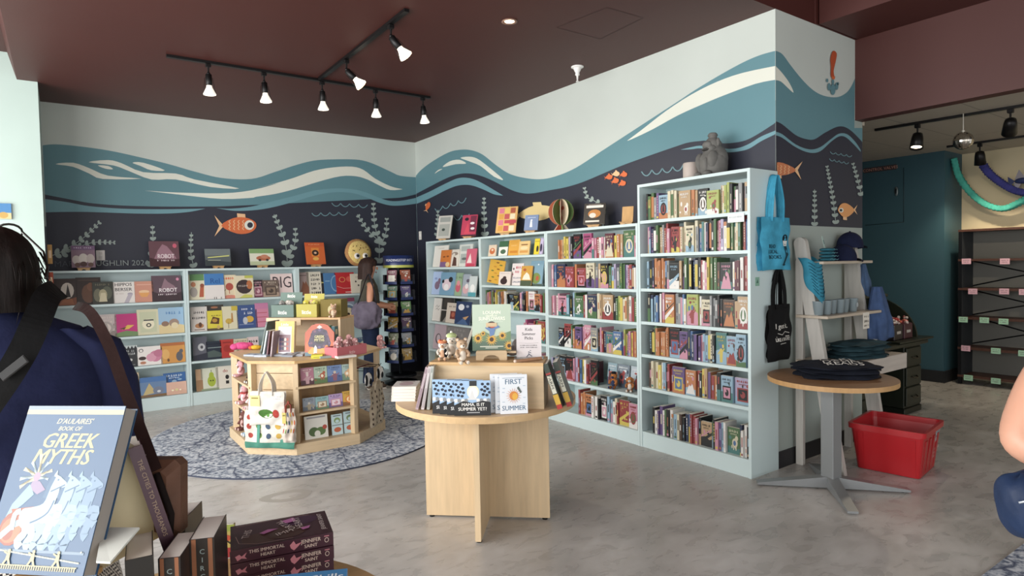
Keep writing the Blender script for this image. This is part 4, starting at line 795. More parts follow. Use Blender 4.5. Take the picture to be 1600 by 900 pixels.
# ------------------------------------------------------------ ceiling lights
BLK = mat('1b1a1b', 'metal'); 
def track(name, a, b, label, z):
    mb = MB(); a = V((*a, 0)); b = V((*b, 0)); d = (b - a).normalized(); n = V((-d.y, d.x, 0)) * .018
    P = [a - n, b - n, b + n, a + n]; mb.prism([(p.x, p.y) for p in P], z - .022, z - .0005, BLK); return tag(mb.build(name), label, 'light track')
track('light_track', (-3.38, -2.24), (-.97, -2.24), 'long black ceiling light track running toward the mural corner', H)
track('light_track', (-2.135, -2.29), (-2.156, -4.12), 'shorter black ceiling track branching toward the street', H)
def spot(x, y, z, aim, label, power, glow, bulb='f4ead8'):
    e = empty('track_spotlight', (x, y, z - .0225), label, 'spotlight', 'bare bulb track spotlights')
    A_ = V(aim).normalized()
    mb = MB(); mb.box(-.02, .02, -.018, .018, -.03, 0, BLK, .004); mb.cyl((0, 0, -.03), (0, 0, -.075), .007, BLK, 8); mb.ell((0, 0, -.08), .014, BLK, 10, 6); mb.build('adapter', e)
    c = V((0, 0, -.085)); mb = MB(); mb.lathe([(.018, 0), (.025, .004), (.026, .085), (.022, .092)], BLK, 16, c, True, A_); mb.build('socket', e)
    b0 = c + A_ * .09; mb = MB(); mb.lathe([(.02, 0), (.024, .02), (.045, .062), (.051, .072), (.049, .082)], mat('d9d2c6' if glow < 3 else 'f2e6cf', 'glow', 1.1 if glow < 3 else 2.0), 20, b0, True, A_)
    mb.lathe([(.046, .0825), (.03, .087), (.001, .089)], mat(bulb, 'glow', glow), 20, b0, True, A_); mb.build('bulb', e)
    mb = MB(); 
    sd = A_.cross(V((0, 1, .3))).normalized()
    for s_ in (-1, 1): mb.tube([c + A_ * .03 + sd * .03 * s_, b0 + A_ * .03 + sd * .042 * s_, b0 + A_ * .08 + sd * .054 * s_], .0018, BLK, 6)
    mb.build('wire_cage', e)
    l = D.lights.new('bulb_light', 'SPOT'); l.energy = power; l.color = (1, .86, .68); l.spot_size = R(85); l.spot_blend = .6; l.shadow_soft_size = .04
    lo = D.objects.new('bulb_light', l); COL.objects.link(lo); lo.parent = e
    q = V((0, 0, -1)).rotation_difference(A_); lo.matrix_local = MX.Translation(b0 + A_ * .11) @ q.to_matrix().to_4x4()
spot(-3.07, -2.24, H, (.05, .12, -1), 'spotlight at the left end of the long track', 18, 2)
spot(-2.62, -2.24, H, (.08, .05, -1), 'second spotlight from the left on the long track', 18, 2)
spot(-2.1, -2.24, H, (.1, .2, -1), 'spotlight on the long track where the branch meets it', 18, 2)
spot(-1.57, -2.24, H, (.1, .2, -1), 'fourth spotlight from the left on the long track', 18, 2)
spot(-1.05, -2.24, H, (.15, .1, -1), 'spotlight at the right end of the long track', 18, 2)
spot(-2.137, -2.95, H, (.7, -.25, -.75), 'glowing tilted spotlight on the branch track near the junction', 30, 9, 'ffe0a0')
spot(-2.15, -3.85, H, (.6, -.2, -.8), 'glowing tilted spotlight near the far end of the branch track', 30, 9, 'ffe8b8')
e = empty('recessed_downlight', (-1.438, -4.321, H), 'small glowing recessed downlight in the red brown ceiling', 'ceiling light')
mb = MB(); mb.lathe([(.055, -.001), (.058, -.006), (.042, -.007), (.036, -.001)], mat('8a6a5c', 'paint'), 24, cap=False); mb.build('trim_ring', e)
mb = MB(); mb.lathe([(.036, -.002), (.001, -.0021)], mat('ffe9b8', 'glow', 9), 20); mb.build('lamp', e)
sp = on(2, H, 902, 104); mb = MB(); W_ = mat('e6e4e0', 'plastic'); mb.lathe([(.028, -.0005), (.03, -.012), (.022, -.03), (.014, -.045), (.016, -.06), (.008, -.066), (.005, -.1), (.012, -.104), (.012, -.108)], W_, 20)
mb.lathe([(.045, -.0005), (.045, -.006), (.03, -.012)], W_, 20); o = mb.build('fire_sprinkler'); o.matrix_world = T(sp.x, sp.y, H - .0005) @ MX.Scale(1.25, 4); tag(o, 'white sprinkler head hanging from the ceiling by the right wall', 'sprinkler')
# back room tracks, spots, disco ball, garlands
track('light_track', (2.33, -5.14), (2.45, -6.9), 'front black track on the white ceiling of the back room', 2.76)
track('light_track', (4.05, -5.14), (4.16, -6.9), 'rear black track on the white ceiling before the cream wall', 2.76)
def cans(x, y, aim, label, pw, glow):
    e = empty('track_spotlight', (x, y, 2.7375), label, 'spotlight', 'black can spotlights in the back room'); A_ = V(aim).normalized(); c = V((0, 0, -.11))
    mb = MB(); mb.box(-.02, .02, -.02, .02, -.035, 0, BLK, .004); mb.cyl((0, 0, -.035), (0, 0, -.12), .008, BLK, 8); mb.build('adapter', e)
    mb = MB(); mb.lathe([(.02, -.03), (.04, -.02), (.048, .02), (.056, .12), (.05, .12), (.04, .06)], BLK, 20, c, False, A_); mb.lathe([(.02, -.03), (.001, -.031)], BLK, 20, c, False, A_); mb.build('can', e)
    mb = MB(); mb.lathe([(.048, .1), (.001, .104)], mat('ffe9c4', 'glow', glow), 18, c, False, A_); mb.build('lens', e)
    l = D.lights.new('can_light', 'SPOT'); l.energy = pw; l.color = (1, .84, .62); l.spot_size = R(95); l.spot_blend = .7; l.shadow_soft_size = .03
    lo = D.objects.new('can_light', l); COL.objects.link(lo); lo.parent = e; lo.matrix_local = MX.Translation(c + A_ * .125) @ V((0, 0, -1)).rotation_difference(A_).to_matrix().to_4x4()
cans(2.36, -5.5, (-.35, -.05, -1), 'black can spotlight at the left of the front back-room track', 30, 8)
cans(2.4, -6.19, (.8, .3, -.75), 'black can spotlight tilted sideways at the right of the front track', 40, 5)
cans(4.09, -5.44, (.3, .05, -1), 'black can spotlight hanging above the purple garland', 55, 8)
e = empty('mirror_ball', (2.34, -5.87, 2.52), 'mirrored disco ball hanging from the back-room ceiling', 'disco ball')
mb = MB(); n, k, r = 26, 14, .078; MIR = mat('cfc8bc', 'mirror')
for j in range(k):
    t0, t1 = pi * j / k + .012, pi * (j + 1) / k - .012
    for i in range(n):
        a0, a1 = 2 * pi * i / n + .012, 2 * pi * (i + 1) / n - .012
        mb.add([(r * sin(t) * cos(a), r * sin(t) * sin(a), r * cos(t)) for t, a in ((t0, a0), (t1, a0), (t1, a1), (t0, a1))], [(0, 1, 2, 3)], MIR)
mb.build('mirror_tiles', e)
mb = MB(); mb.ell((0, 0, 0), r * .985, mat('77726a', 'metal'), 20, 12); mb.build('core', e)
mb = MB(); mb.cyl((0, 0, r - .002), (0, 0, .238), .004, mat('c9c4b8', 'plastic')); mb.lathe([(.014, r - .004), (.014, r + .012)], mat('c9c4b8', 'metal'), 12); mb.build('cord', e)
def garland(pts, r, col, label, n=90, lobes=34):
    P = cr(pts, 14); L_ = [V(p) for p in P]; mb = MB(); N = len(L_); m_ = mat(col, 'cloth'); mb.smooth = True; vs = []; K = 14
    for i, p in enumerate(L_):
        t = (L_[min(i + 1, N - 1)] - L_[max(i - 1, 0)]).normalized(); u = t.cross(V((0, 0, 1))).normalized(); w_ = t.cross(u)
        q = i / (N - 1); rr_ = r * (.72 + .28 * abs(sin(q * lobes * pi)))
        for k in range(K): a = 2 * pi * k / K + q * 9; rk = rr_ * (1 + .16 * cos(4 * a + q * 6)); vs.append(tuple(p + u * cos(a) * rk + w_ * sin(a) * rk))
    mb.add(vs, [(i * K + k, i * K + (k + 1) % K, (i + 1) * K + (k + 1) % K, (i + 1) * K + k) for i in range(N - 1) for k in range(K)] + [tuple(range(K - 1, -1, -1)), tuple(range((N - 1) * K, N * K))], m_)
    return tag(mb.build('paper_garland'), label, 'garland')
def gp_(x, d): return tuple(on(0, x, *d))
garland([gp_(4.55, (1490, 247)), gp_(4.6, (1497, 272)), gp_(4.65, (1514, 298)), gp_(4.7, (1538, 318)), gp_(4.72, (1565, 326)), gp_(4.72, (1590, 318)), gp_(4.72, (1615, 300)), gp_(4.74, (1640, 262))], .04, '3fa898', 'turquoise tissue paper garland draped from the teal corner')
garland([gp_(4.62, (1532, 252)), gp_(4.66, (1545, 270)), gp_(4.7, (1562, 284)), gp_(4.72, (1582, 296)), gp_(4.72, (1600, 301)), gp_(4.72, (1625, 303)), gp_(4.74, (1660, 280))], .045, '3a3c86', 'dark purple-blue paper garland draped across the cream wall')
p = on(0, 4.7, 1600, 282); mb = MB(); NB = mat('23305c', 'paint'); mb.ell((0, 0, 0), (.04, .09, .035), NB); mb.poly([(0, -.02, .02), (.01, .05, .13), (.01, .09, .02)], mat('8d8a96', 'paint')); mb.poly([(0, .02, -.02), (.01, .06, -.1), (.01, .1, -.02)], mat('8d8a96', 'paint')); mb.poly([(0, .08, 0), (.0, .15, .06), (0, .14, -.06)], NB); mb.cyl((0, 0, .03), (0, 0, 2.755 - p.z), .0015, mat('c9c4b8', 'plastic'), 6)
o = mb.build('hanging_fish'); o.matrix_world = T(*p); tag(o, 'dark blue hanging fish ornament at the right edge by the garlands', 'ornament')
# sign above the hatch
p = on(0, 4.38, 1378, 265); e = MB(); vs, fs, tw = text_geo('CONTROL VALVES', .02); e.box(4.374, 4.379, p.y - .17, p.y + .22, p.z - .02, p.z + .045, mat('3a3034', 'paint')); e.add([(4.3735, p.y - x * .035 + .02, p.z - .005 + y * .035) for x, y in vs], fs, mat('c9907c', 'paint'))
tag(e.build('wall_sign'), 'small red-lettered CONTROL VALVES sign on the teal wall', 'sign')
p = on(0, 4.38, 1401, 299); mb = MB(); mb.ell((0, 0, 0), (.012, .022, .06), mat('6d7678', 'metal')); mb.ell((-.008, 0, 0), (.01, .012, .035), mat('1b2226', 'metal')); o = mb.build('hatch_handle'); o.matrix_world = T(4.37, p.y, p.z); tag(o, 'dark oval latch on the teal hatch door', 'handle')
# dark shelf rack in front of the cream wall
RX, RY0, RY1 = 4.45, -5.12, -6.35; DK = mat('1a1c20', 'metal'); DW = mat('4a2e24', 'woodx')
e = empty('shelving_unit', (RX, (RY0 + RY1) / 2, 0), 'dark metal shelving unit with brown shelves and price cards', 'shelf')
ym = (RY0 + RY1) / 2
for x in (0, .32):
    for y in (RY0 - ym - .02, RY1 - ym + .02):
        mb = MB(); mb.box(x, x + .035, y - .018, y + .018, 0, 1.8, DK); mb.build('post', e)
zs = [1.475, 1.136, .795, .439, .11]
for z in zs + [1.82]:
    mb = MB(); mb.box(-.005, .36, RY1 - ym, RY0 - ym, z - .025, z, DW); mb.build('shelf', e)
mb = MB(); a, b = RY0 - ym - .03, RY1 - ym + .03
for z0, z1_ in ((.8, 1.1), (1.1, .8), (1.15, 1.45), (1.45, 1.15), (.45, .78), (.78, .45)): mb.tube([(.34, a, z0), (.34, b, z1_)], .008, DK, 6)
mb.build('cross_brace', e)
mb = MB(); mb.box(.002, .33, a - .01, a + .012, .1, 1.8, mat('24282c', 'paint')); mb.build('side_panel', e)
mb = MB(); mb.box(.345, .358, b, a, .1, 1.8, mat('6d6c66', 'paint')); mb.build('back_panel', e)
for i, (px, py, c) in enumerate([(1510, 408, 'd9a8b8'), (1570, 408, 'd9a8b8'), (1520, 455, 'd9a8b8'), (1569, 455, 'd9a8b8'), (1600, 456, 'd9a8b8'), (1505, 499, '9fd0b0'), (1538, 500, '9fd0b0'), (1568, 502, '9fd0b0'), (1509, 544, 'd9a8b8'), (1556, 548, '9fd0b0'), (1599, 552, '9fd0b0'), (1513, 590, '9fd0b0'), (1556, 595, '9fd0b0')]):
    p = on(0, RX - .01, px, py); mb = MB(); mb.box(-.013, -.008, p.y - ym - .045, p.y - ym + .045, p.z - .035, p.z + .03, mat(c, 'paper'))
    art(mb, lambda u, v, k: (-.0131 - EPS * k, p.y - ym + .045 - u * .09, p.z - .035 + v * .065), .09, .065, bars(.15, .85, .62, .14, 6, '5c4a50', random.Random(i)) + bars(.2, .8, .3, .14, 6, '5c4a50', random.Random(i + 50)))
    o = mb.build('price_card', e); o['label'] = 'pink price card' if c[0] == 'd' else 'green price card'
# ------------------------------------------------------------ plush animals, boxes, bags
def plush(M, s, col, belly, label, pose='sit', ear='round', grp=None, extra=None):
    e = MB(); c = mat(col, 'fur'); b = mat(belly, 'fur'); k = mat('1c1614', 'plastic')
    e.ell((0, 0, .30), (.20, .17, .26), c); e.ell((0, -.1, .28), (.13, .1, .19), b)
    e.ell((0, -.02, .66), (.19, .17, .17), c); e.ell((0, -.16, .61), (.09, .09, .07), b)
    for sx in (-1, 1):
        if ear == 'round': e.ell((sx * .14, 0, .82), (.07, .04, .07), c); e.ell((sx * .14, -.03, .82), (.04, .02, .04), b)
        elif ear == 'long': e.ell((sx * .08, .02, .95), (.05, .03, .17), c); e.ell((sx * .08, -.005, .95), (.03, .015, .12), b)
        elif ear == 'flop': e.ell((sx * .19, -.02, .62), (.045, .07, .13), c)
        e.ell((sx * .12, -.24, .07), (.075, .17, .075), c); e.ell((sx * .12, -.38, .08), (.06, .03, .065), b)
        e.tube([(sx * .15, -.02, .46), (sx * .22, -.12, .36), (sx * .17, -.22, .27)], [.06, .055, .06], c, 10)
    o = e.build('plush_animal'); o.matrix_world = M @ MX.Scale(s, 4)
    f = MB(); f.ell((0, -.245, .635), (.03, .02, .022), k)
    for sx in (-1, 1): f.ell((sx * .07, -.165, .70), (.02, .014, .022), k)
    f.build('face', o)
    if extra: extra(o)
    return tag(o, label, 'plush toy', grp)
MAPLE = mat('ccb491', 'wood'); MAPX = mat('ccb491', 'woodx'); MAPD = mat('ad8c64', 'wood')
# ---- round table with crossed legs
TC = (-2.13, -4.97); e = empty('round_table', (TC[0], TC[1], 0), 'round maple table with crossed panel legs in the middle', 'table')
mb = MB(); n = 64; mb.prism([(.525 * cos(2 * pi * i / n), .525 * sin(2 * pi * i / n)) for i in range(n)], .700, .735, mat('c8a87c', 'woodx'), mat('d6b993', 'woodx')); mb.build('tabletop', e)
for k, (a, l) in enumerate(((-42, .37), (48, .36))):
    mb = MB(); mb.M = T(.01, .02, 0, R(a)); w_ = .02 if k == 0 else .02
    if k == 0: mb.box(-l, l, -.016, .016, .012, .699, MAPLE)
    else: mb.box(-l, -.0165, -.016, .016, .012, .699, MAPLE); mb.box(.0165, l, -.016, .016, .012, .699, MAPLE)
    mb.build('leg', e)
    f = MB(); f.M = T(.01, .02, 0, R(a))
    for x in (-l + .03, l - .03): f.lathe([(.016, 0), (.016, .012)], BLK, 12, (x, 0, 0))
    f.build('glide', e)
# riser on the table
a, b = V((-2.527, -5.02, 0)), V((-2.085, -5.46, 0)); c = (a + b) / 2; d = (b - a).normalized(); rz = math.atan2(d.y, d.x); bk = V((-d.y, d.x, 0))
RM = T(c.x, c.y, .7355, rz)
mb = MB(); w2, dp, hh = .312, .235, .247
mb.box(-w2, w2, 0, .018, 0, hh - .018, MAPX); mb.box(-w2, w2, 0, dp, hh - .018, hh, mat('c9a574', 'woodx')); mb.box(-w2, -w2 + .018, .018, dp, 0, hh - .018, MAPX); mb.box(w2 - .018, w2, .018, dp, 0, hh - .018, MAPX); mb.box(-w2 + .018, w2 - .018, dp - .018, dp, 0, hh - .018, MAPX)
o = mb.build('display_riser'); o.matrix_world = RM; tag(o, 'maple box riser on the round table', 'riser')
ZT, ZR = .7355, .983
mama = [('r', 0, .35, 1, 1, '9dbfe2')] + [('e', x, y, .045, .04, '23293c') for x, y in ((.05, .9), (.12, .82), (.2, .9), (.08, .72), (.17, .68), (.24, .78), (.26, .66), (.12, .58), (.22, .56), (.78, .9), (.85, .82), (.93, .9), (.76, .74), (.84, .7), (.92, .76), (.97, .66), (.8, .6), (.9, .58))] + [('e', .52, .68, .17, .2, 'ece6c8'), ('e', .52, .64, .13, .18, 'f4f2ea'), ('r', .42, .85, .62, 1, '26282c'), ('p', [(.3, .45), (.42, .52), (.5, .75), (.56, .52), (.7, .45)], 'd8d8d6')] + [('e', x, .43, .05, .06, ['e2e2e0', '8a8d90'][i % 2]) for i, x in enumerate((.05, .14, .24, .33, .66, .75, .85, .94))] + [('p', [(0, 0), (1, 0), (1, .38), (.8, .42), (.5, .36), (.25, .42), (0, .3)], '222326'), ('t', 'MAMA, IS IT', .52, .27, .09, .72, .008, 'f2f0ea'), ('t', 'SUMMER YET?', .5, .14, .095, .82, .008, 'f2f0ea'), ('r', .35, .07, .7, .095, 'a9abb0')]
for i, (x0, x1, yb0, yb1, yt) in enumerate([(674, 731, 650, 649, 589), (686, 743, 650, 649, 590), (698, 755, 650, 649, 590), (710, 767, 650, 649, 591)]):
    stand(['blue and black MAMA, IS IT SUMMER YET? book, rearmost of its fan', 'MAMA, IS IT SUMMER YET? book, second from the left of its fan', 'MAMA, IS IT SUMMER YET? book just behind the fully visible copy', 'fully visible front copy of MAMA, IS IT SUMMER YET?'][i], (x0, yb0), (x1, yb1), yt, ZT, R(5), .012, '9dbfe2', mama, None, 'fanned copies of the blue and black summer picture book', h=.176, back=(3 - i) * .0155)
fs_ = [('t', 'FIRST', .5, .76, .13, .62, .008, '41698c'), ('t', 'SUMMER', .5, .09, .12, .86, .008, '41698c'), ('r', .1, .91, .9, .925, '8aa0b8')] + [('p', [(.5 + .17 * cos(a - .08), .46 + .13 * sin(a - .08)), (.5 + .17 * cos(a + .08), .46 + .13 * sin(a + .08)), (.5 + .3 * cos(a), .46 + .21 * sin(a))], 'd98a5c') for a in [2 * pi * i / 18 for i in range(18)]] + [('e', .5, .46, .16, .12, 'e0842e'), ('e', .54, .44, .1, .09, 'ebae34'), ('p', [(.62, .66), (.68, .7), (.8, .55), (.74, .52)], '55605a')] + [('r', x, y, x + .09, y + .015, '9db4cc') for x, y in ((.1, .65), (.08, .55), (.08, .3), (.84, .7), (.84, .4), (.82, .25))]
for i, (x0, x1, yb0, yb1, yt) in enumerate([(768, 811, 648, 646, 582), (775, 818, 648, 646, 583), (782, 825, 648, 646, 583)]):
    stand(['white FIRST SUMMER book, rearmost of the three copies', 'white FIRST SUMMER book between the front and rearmost copies', 'fully visible white FIRST SUMMER book with an orange sun'][i], (x0, yb0), (x1, yb1), yt, ZT, R(5), .014, 'e2e6ec', fs_, None, 'copies of the white sun board book', h=.2, back=(2 - i) * .017)
# pale books leaning at the left of the riser, stack of white books, and farm board books at its right
def slab(M, t, h, d, col, items, label, group=None, name='picture_book'):
    mb = MB(); mb.box(-t / 2, t / 2, 0, .002, 0, h, mat(col, 'cover')); mb.box(-t / 2, -t / 2 + .002, .002, d, 0, h, mat(col, 'cover')); mb.box(t / 2 - .002, t / 2, .002, d, 0, h, mat(col, 'cover'))
    art(mb, lambda u, v, k: (-t / 2 + u * t, -EPS * k * 2, v * h), t, h, items)
    o = mb.build(name); o.matrix_world = M; pm = MB(); pm.box(-t / 2 + .002, t / 2 - .002, .002, d - .003, .003, h - .003, PAGE); pm.build('pages', o)
    return tag(o, label, 'book', group)
for i in range(3):
    p = on(2, ZT, 651 + i * 9, 641)
    slab(T(p.x, p.y, ZT + .003, rz + R(8)) @ MX.Rotation(R(15 - i * 4), 4, 'Y'), .016, .235, .17, ['b9a0a6', 'c9c0c0', 'b4b8b0'][i], [('r', .15, .05, .85, .95, ['9d8790', 'b0a6a8', '9aa09a'][i]), ('r', .3, .5, .7, .85, ['c9b8bc', 'd8d0d0', 'c8ccc4'][i])], ['pale mauve thin picture book leaning, outermost of three at the table edge', 'middle one of three thin picture books leaning on the table riser', 'pale grey thin picture book leaning closest to the table riser'][i], 'thin picture books leaning left of the table riser')
for i in range(5):
    p = on(2, ZT, 650, 630); mb = MB(); c = mat('e4e0da', 'cover'); zz = i * .0172
    mb.box(-.07, .07, -.09, .09, 0, .002, c); mb.box(-.07, .07, -.09, .09, .0145, .0165, c); mb.box(-.07, -.068, -.09, .09, .002, .0145, c)
    art(mb, lambda u, v, k: (-.07 - EPS * k, .09 - u * .18, v * .0165), .18, .0165, [('r', .1, .25, .4, .75, 'a9454c'), ('r', .5, .3, .8, .7, '54586a')]); art(mb, lambda u, v, k: (-.07 + u * .14, -.09 + v * .18, .0165 + EPS * k), .14, .18, [('e', .5, .5, .3, .3, 'c9aab0'), ('r', .2, .82, .8, .9, '8a4a5a')])
    o = mb.build('board_book'); o.matrix_world = T(-2.52, -4.72, ZT + zz, R(-35 + (i * 37 % 9) - 4)); pm = MB(); pm.box(-.068, .067, -.088, .088, .002, .0145, PAGE); pm.build('pages', o)
    tag(o, ['bottom white book of the stack at the left table edge', 'second white book up in the stack at the left table edge', 'middle white book in the stack at the left table edge', 'white book just below the top of the left stack', 'topmost white book of the stack at the left table edge'][i], 'book', 'stacked white books on the round table')
for i in range(2):
    p = on(2, ZT, (873, 888)[i], (640, 636)[i])
    M = T(p.x, p.y, ZT + .004, R(-50)) @ MX.Rotation(R(-20), 4, 'Y') @ MX.Rotation(R(90), 4, 'Z')
    mb = MB(); h_, t_, w_ = .25, .028, .15; c = mat('38433a', 'cover')
    M = T(p.x + .01, p.y, ZT + .002, rz) @ MX.Rotation(R(-18), 4, 'Y')
    mb.box(-t_ / 2, t_ / 2, 0, w_, 0, h_, c); art(mb, lambda u, v, k: (-t_ / 2 + u * t_, -EPS * k * 2, v * h_), t_, h_, [('r', 0, 0, 1, .1, 'b8342c'), ('r', 0, .1, 1, .32, 'd6a934'), ('r', .1, .34, .9, .74, 'd8d6c2'), ('r', 0, .76, 1, .8, 'a8322c')])
    vs, fs2, tw = text_geo('FARM', .02); mb.add([(-t_ / 2 + t_ * .25 + y * t_ * .5, -.004, .48 * h_ + .03 - x * .022 + .0) for x, y in vs], fs2, mat('3a3a34', 'cover'))
    o = mb.build('board_book'); o.matrix_world = M; pm = MB(); pm.box(-t_ / 2 + .002, t_ / 2 - .002, .005, w_ - .002, h_, h_ + .0008, PAGE); pm.build('pages', o)
    tag(o, ['FARM board book leaning directly against the riser', 'FARM board book leaning outermost at the right table edge'][i], 'book', 'farm board books leaning right of the riser')
# on top of the riser: easel + sunflower book, toys, sign, signholder block
def onr(px, py): return on(2, ZR, px, py)
p = onr(768, 563); 
mb = MB(); M = T(p.x, p.y, ZR, rz + R(8))
W2, Hh = .085, .052; pts = [(-W2, 0), (-.045, 0), (-.038, .018), (-.015, .028), (.015, .028), (.038, .018), (.045, 0), (W2, 0), (W2, Hh - .006), (W2 - .006, Hh), (-W2 + .006, Hh), (-W2, Hh - .006)]
for y in (0, .03): mb.poly([(x, y, z) for x, z in pts], MAPX)
mb.add([(x, y, z) for y in (0, .03) for x, z in pts], [(i, (i + 1) % 12, 12 + (i + 1) % 12, 12 + i) for i in range(12)], MAPX); mb.box(-W2, W2 + .05, .03, .06, .034, .044, MAPX); mb.box(-.06, .06, .06, .11, 0, .014, MAPX)
mb.box(-.03, .03, .062, .07, .014, .2, MAPX)
o = mb.build('book_easel'); o.matrix_world = M; tag(o, 'chunky maple book stand holding the green sunflower book', 'book stand')
sun = [('r', 0, 0, 1, .22, '54705a'), ('p', [(0, .2), (.2, .3), (.5, .2), (.8, .3), (1, .25), (1, .1), (0, .1)], '5f7c58'), ('r', .04, .04, .96, .5, '8fa894')] 
sun = [('r', 0, .0, 1, .3, '5a7460'), ('p', [(0, .3), (.3, .42), (.6, .3), (1, .42), (1, .2), (0, .2)], '6c8a64'), ('t', 'LOUJAIN', .51, .79, .07, .45, .008, 'f0eedc'), ('t', 'DREAMS OF', .5, .735, .033, .35, .01, 'f0eedc'), ('t', 'SUNFLOWERS', .51, .655, .075, .68, .008, 'f0eedc'), ('r', .2, .618, .8, .625, 'd0d8c8')]
for sx, sy, r_ in ((.15, .27, .15), (.78, .32, .13), (.5, .24, .17), (.95, .1, .15), (.28, .37, .08)):
    sun += [('p', [(sx + r_ * .45 * cos(a - .18), sy + r_ * .4 * sin(a - .18)), (sx + r_ * cos(a), sy + r_ * .9 * sin(a)), (sx + r_ * .45 * cos(a + .18), sy + r_ * .4 * sin(a + .18))], ['dfa63a', 'e8bc4e'][i % 2]) for i, a in enumerate([2 * pi * i / 16 for i in range(16)])] + [('e', sx, sy, r_ * .5, r_ * .45, 'dda238'), ('e', sx, sy, r_ * .32, r_ * .28, '4c3626')]
sun += [('p', [(.4, .5), (.48, .52), (.58, .52), (.68, .54), (.72, .5), (.6, .46), (.56, .34), (.46, .3), (.44, .42), (.34, .48)], '5f7fb0'), ('l', [(.42, .46), (.34, .5)], .006, '5f7fb0'), ('l', [(.6, .47), (.7, .52)], .006, '5f7fb0'), ('e', .5, .555, .12, .075, '3c2c30'), ('e', .52, .545, .085, .058, 'c2503e'), ('e', .5, .55, .012, .008, '3c2c30'), ('e', .56, .55, .012, .008, '3c2c30'), ('r', .2, .08, .8, .1, 'd8dcc8'), ('r', .34, .05, .66, .065, 'd8dcc8')]
bp = M @ V((0, .052, .046)); wv = .215
book('sage green picture book LOUJAIN DREAMS OF SUNFLOWERS on a maple stand', MX.Translation(bp) @ MX.Rotation(rz + R(8), 4, 'Z') @ MX.Rotation(R(-8), 4, 'X'), wv, .258, .013, 'b4c6b0', sun, None, None, True, 'picture_book')
# magazine leaning behind left
p = onr(722, 560); M = T(p.x + .03, p.y + .03, ZR + .045, rz + R(25)) @ MX.Rotation(R(17), 4, 'Y') @ MX.Rotation(R(90), 4, 'Z')
p = onr(725, 558); mb = MB()
M = T(p.x + .02, p.y + .04, ZR + .001, rz + R(12)) @ MX.Rotation(R(20), 4, 'Y')
book('thin cream-edged picture book leaning behind the plush bear', M @ MX.Rotation(R(90), 4, 'Z'), .13, .2, .012, 'd8d2c4', [('r', .1, .1, .9, .9, '8d9484')], [('r', .1, .2, .8, .8, 'b4ac9c')], None, True, 'picture_book')
plush(T(*onr(722, 568), rz + R(28)), .155, 'c9a684', 'e6d8c4', 'beige plush bear sitting at the front of the riser')
def cow(o):
    f = MB(); f.ell((0, -.02, .80), (.22, .2, .1), mat('d9825a', 'fur')); f.ell((.1, -.1, .86), (.08, .08, .05), mat('e0b07a', 'fur')); f.ell((-.1, -.1, .87), (.07, .08, .05), mat('d96a48', 'fur')); f.build('flower_hat', o)
    f = MB(); f.ell((.13, -.03, .3), (.12, .18, .2), mat('1f1d1e', 'fur')); f.build('dark_patch', o)
plush(T(*onr(692, 562), rz + R(10)), .125, 'e0d6c8', 'd8a884', 'small black and white plush with an orange flower hat', extra=cow)
def hat(o):
    f = MB(); f.ell((0, 0, .82), (.2, .17, .12), mat('b8c88a', 'fur')); f.ell((0, 0, .95), (.05, .05, .06), mat('e8e6da', 'fur')); f.build('green_cap', o)
plush(T(*onr(706, 558), rz + R(20)), .15, 'e4ddd0', 'd6c4b0', 'cream plush in a pale green cap behind the beige bear', extra=hat)
a, b = onr(811, 562), onr(842, 558); 
e = empty('table_sign', T((a.x + b.x) / 2, (a.y + b.y) / 2, ZR + .001, rz + R(4)), 'upright white Kids Summer Picks sign on the riser', 'sign')
ws = (b - a).length / 2; mb = MB(); mb.M = T(0, 0, 0, 0, R(-6)); mb.box(-ws, ws, -.001, .001, .0, .185, mat('d6cfd0', 'paper'))
art(mb, lambda u, v, k: (-ws + u * ws * 2, -.0012 - EPS * k, v * .185), ws * 2, .185, [('t', 'Kids', .5, .82, .09, .5, .01, '3a3638'), ('t', 'Summer', .5, .69, .085, .8, .01, '3a3638'), ('t', 'Picks', .5, .56, .09, .55, .01, '3a3638')] + bars(.15, .85, .37, .03, 12, '4a4648') + bars(.15, .85, .31, .03, 12, '4a4648') + [('l', [(.4, .04), (.5, .12), (.48, .2), (.58, .16)], .004, '33405c'), ('l', [(.5, .12), (.62, .06)], .004, '33405c'), ('e', .56, .23, .03, .008, '33405c'), ('l', [(.12, .46), (.5, .44), (.88, .46)], .001, '8a8486')]); mb.build('card', e)
mb = MB(); mb.box(-ws - .012, ws + .012, -.02, .02, -.0005, .008, mat('d8dcdc', 'acrylic')); mb.build('stand', e)
a, b = onr(806, 567), onr(846, 562); mb = MB(); mb.cyl((a.x, a.y, ZR + .009), (b.x, b.y, ZR + .009), .0085, mat('b58a6a', 'wood'), 12); o = mb.build('wooden_rod'); mb = MB(); mb.ell((a.x - .004, a.y, ZR + .0095), (.009, .009, .009), mat('e4c8b4', 'fur')); tag(o, 'small tan wooden rod lying in front of the sign', 'rod')
k_ = mb.build('end_tip', o)
# grey rock-like plush behind sign (left)
p = onr(806, 557); mb = MB(); mb.ell((0, 0, .03), (.04, .03, .03), mat('b4acac', 'fur')); mb.ell((.03, 0, .05), (.03, .03, .045), mat('b4acac', 'fur')); mb.ell((-.045, -.01, .025), (.012, .012, .012), mat('2a282a', 'fur')); o = mb.build('plush_animal'); o.matrix_world = T(p.x, p.y + .03, ZR); tag(o, 'small grey plush half hidden behind the sign', 'plush toy')

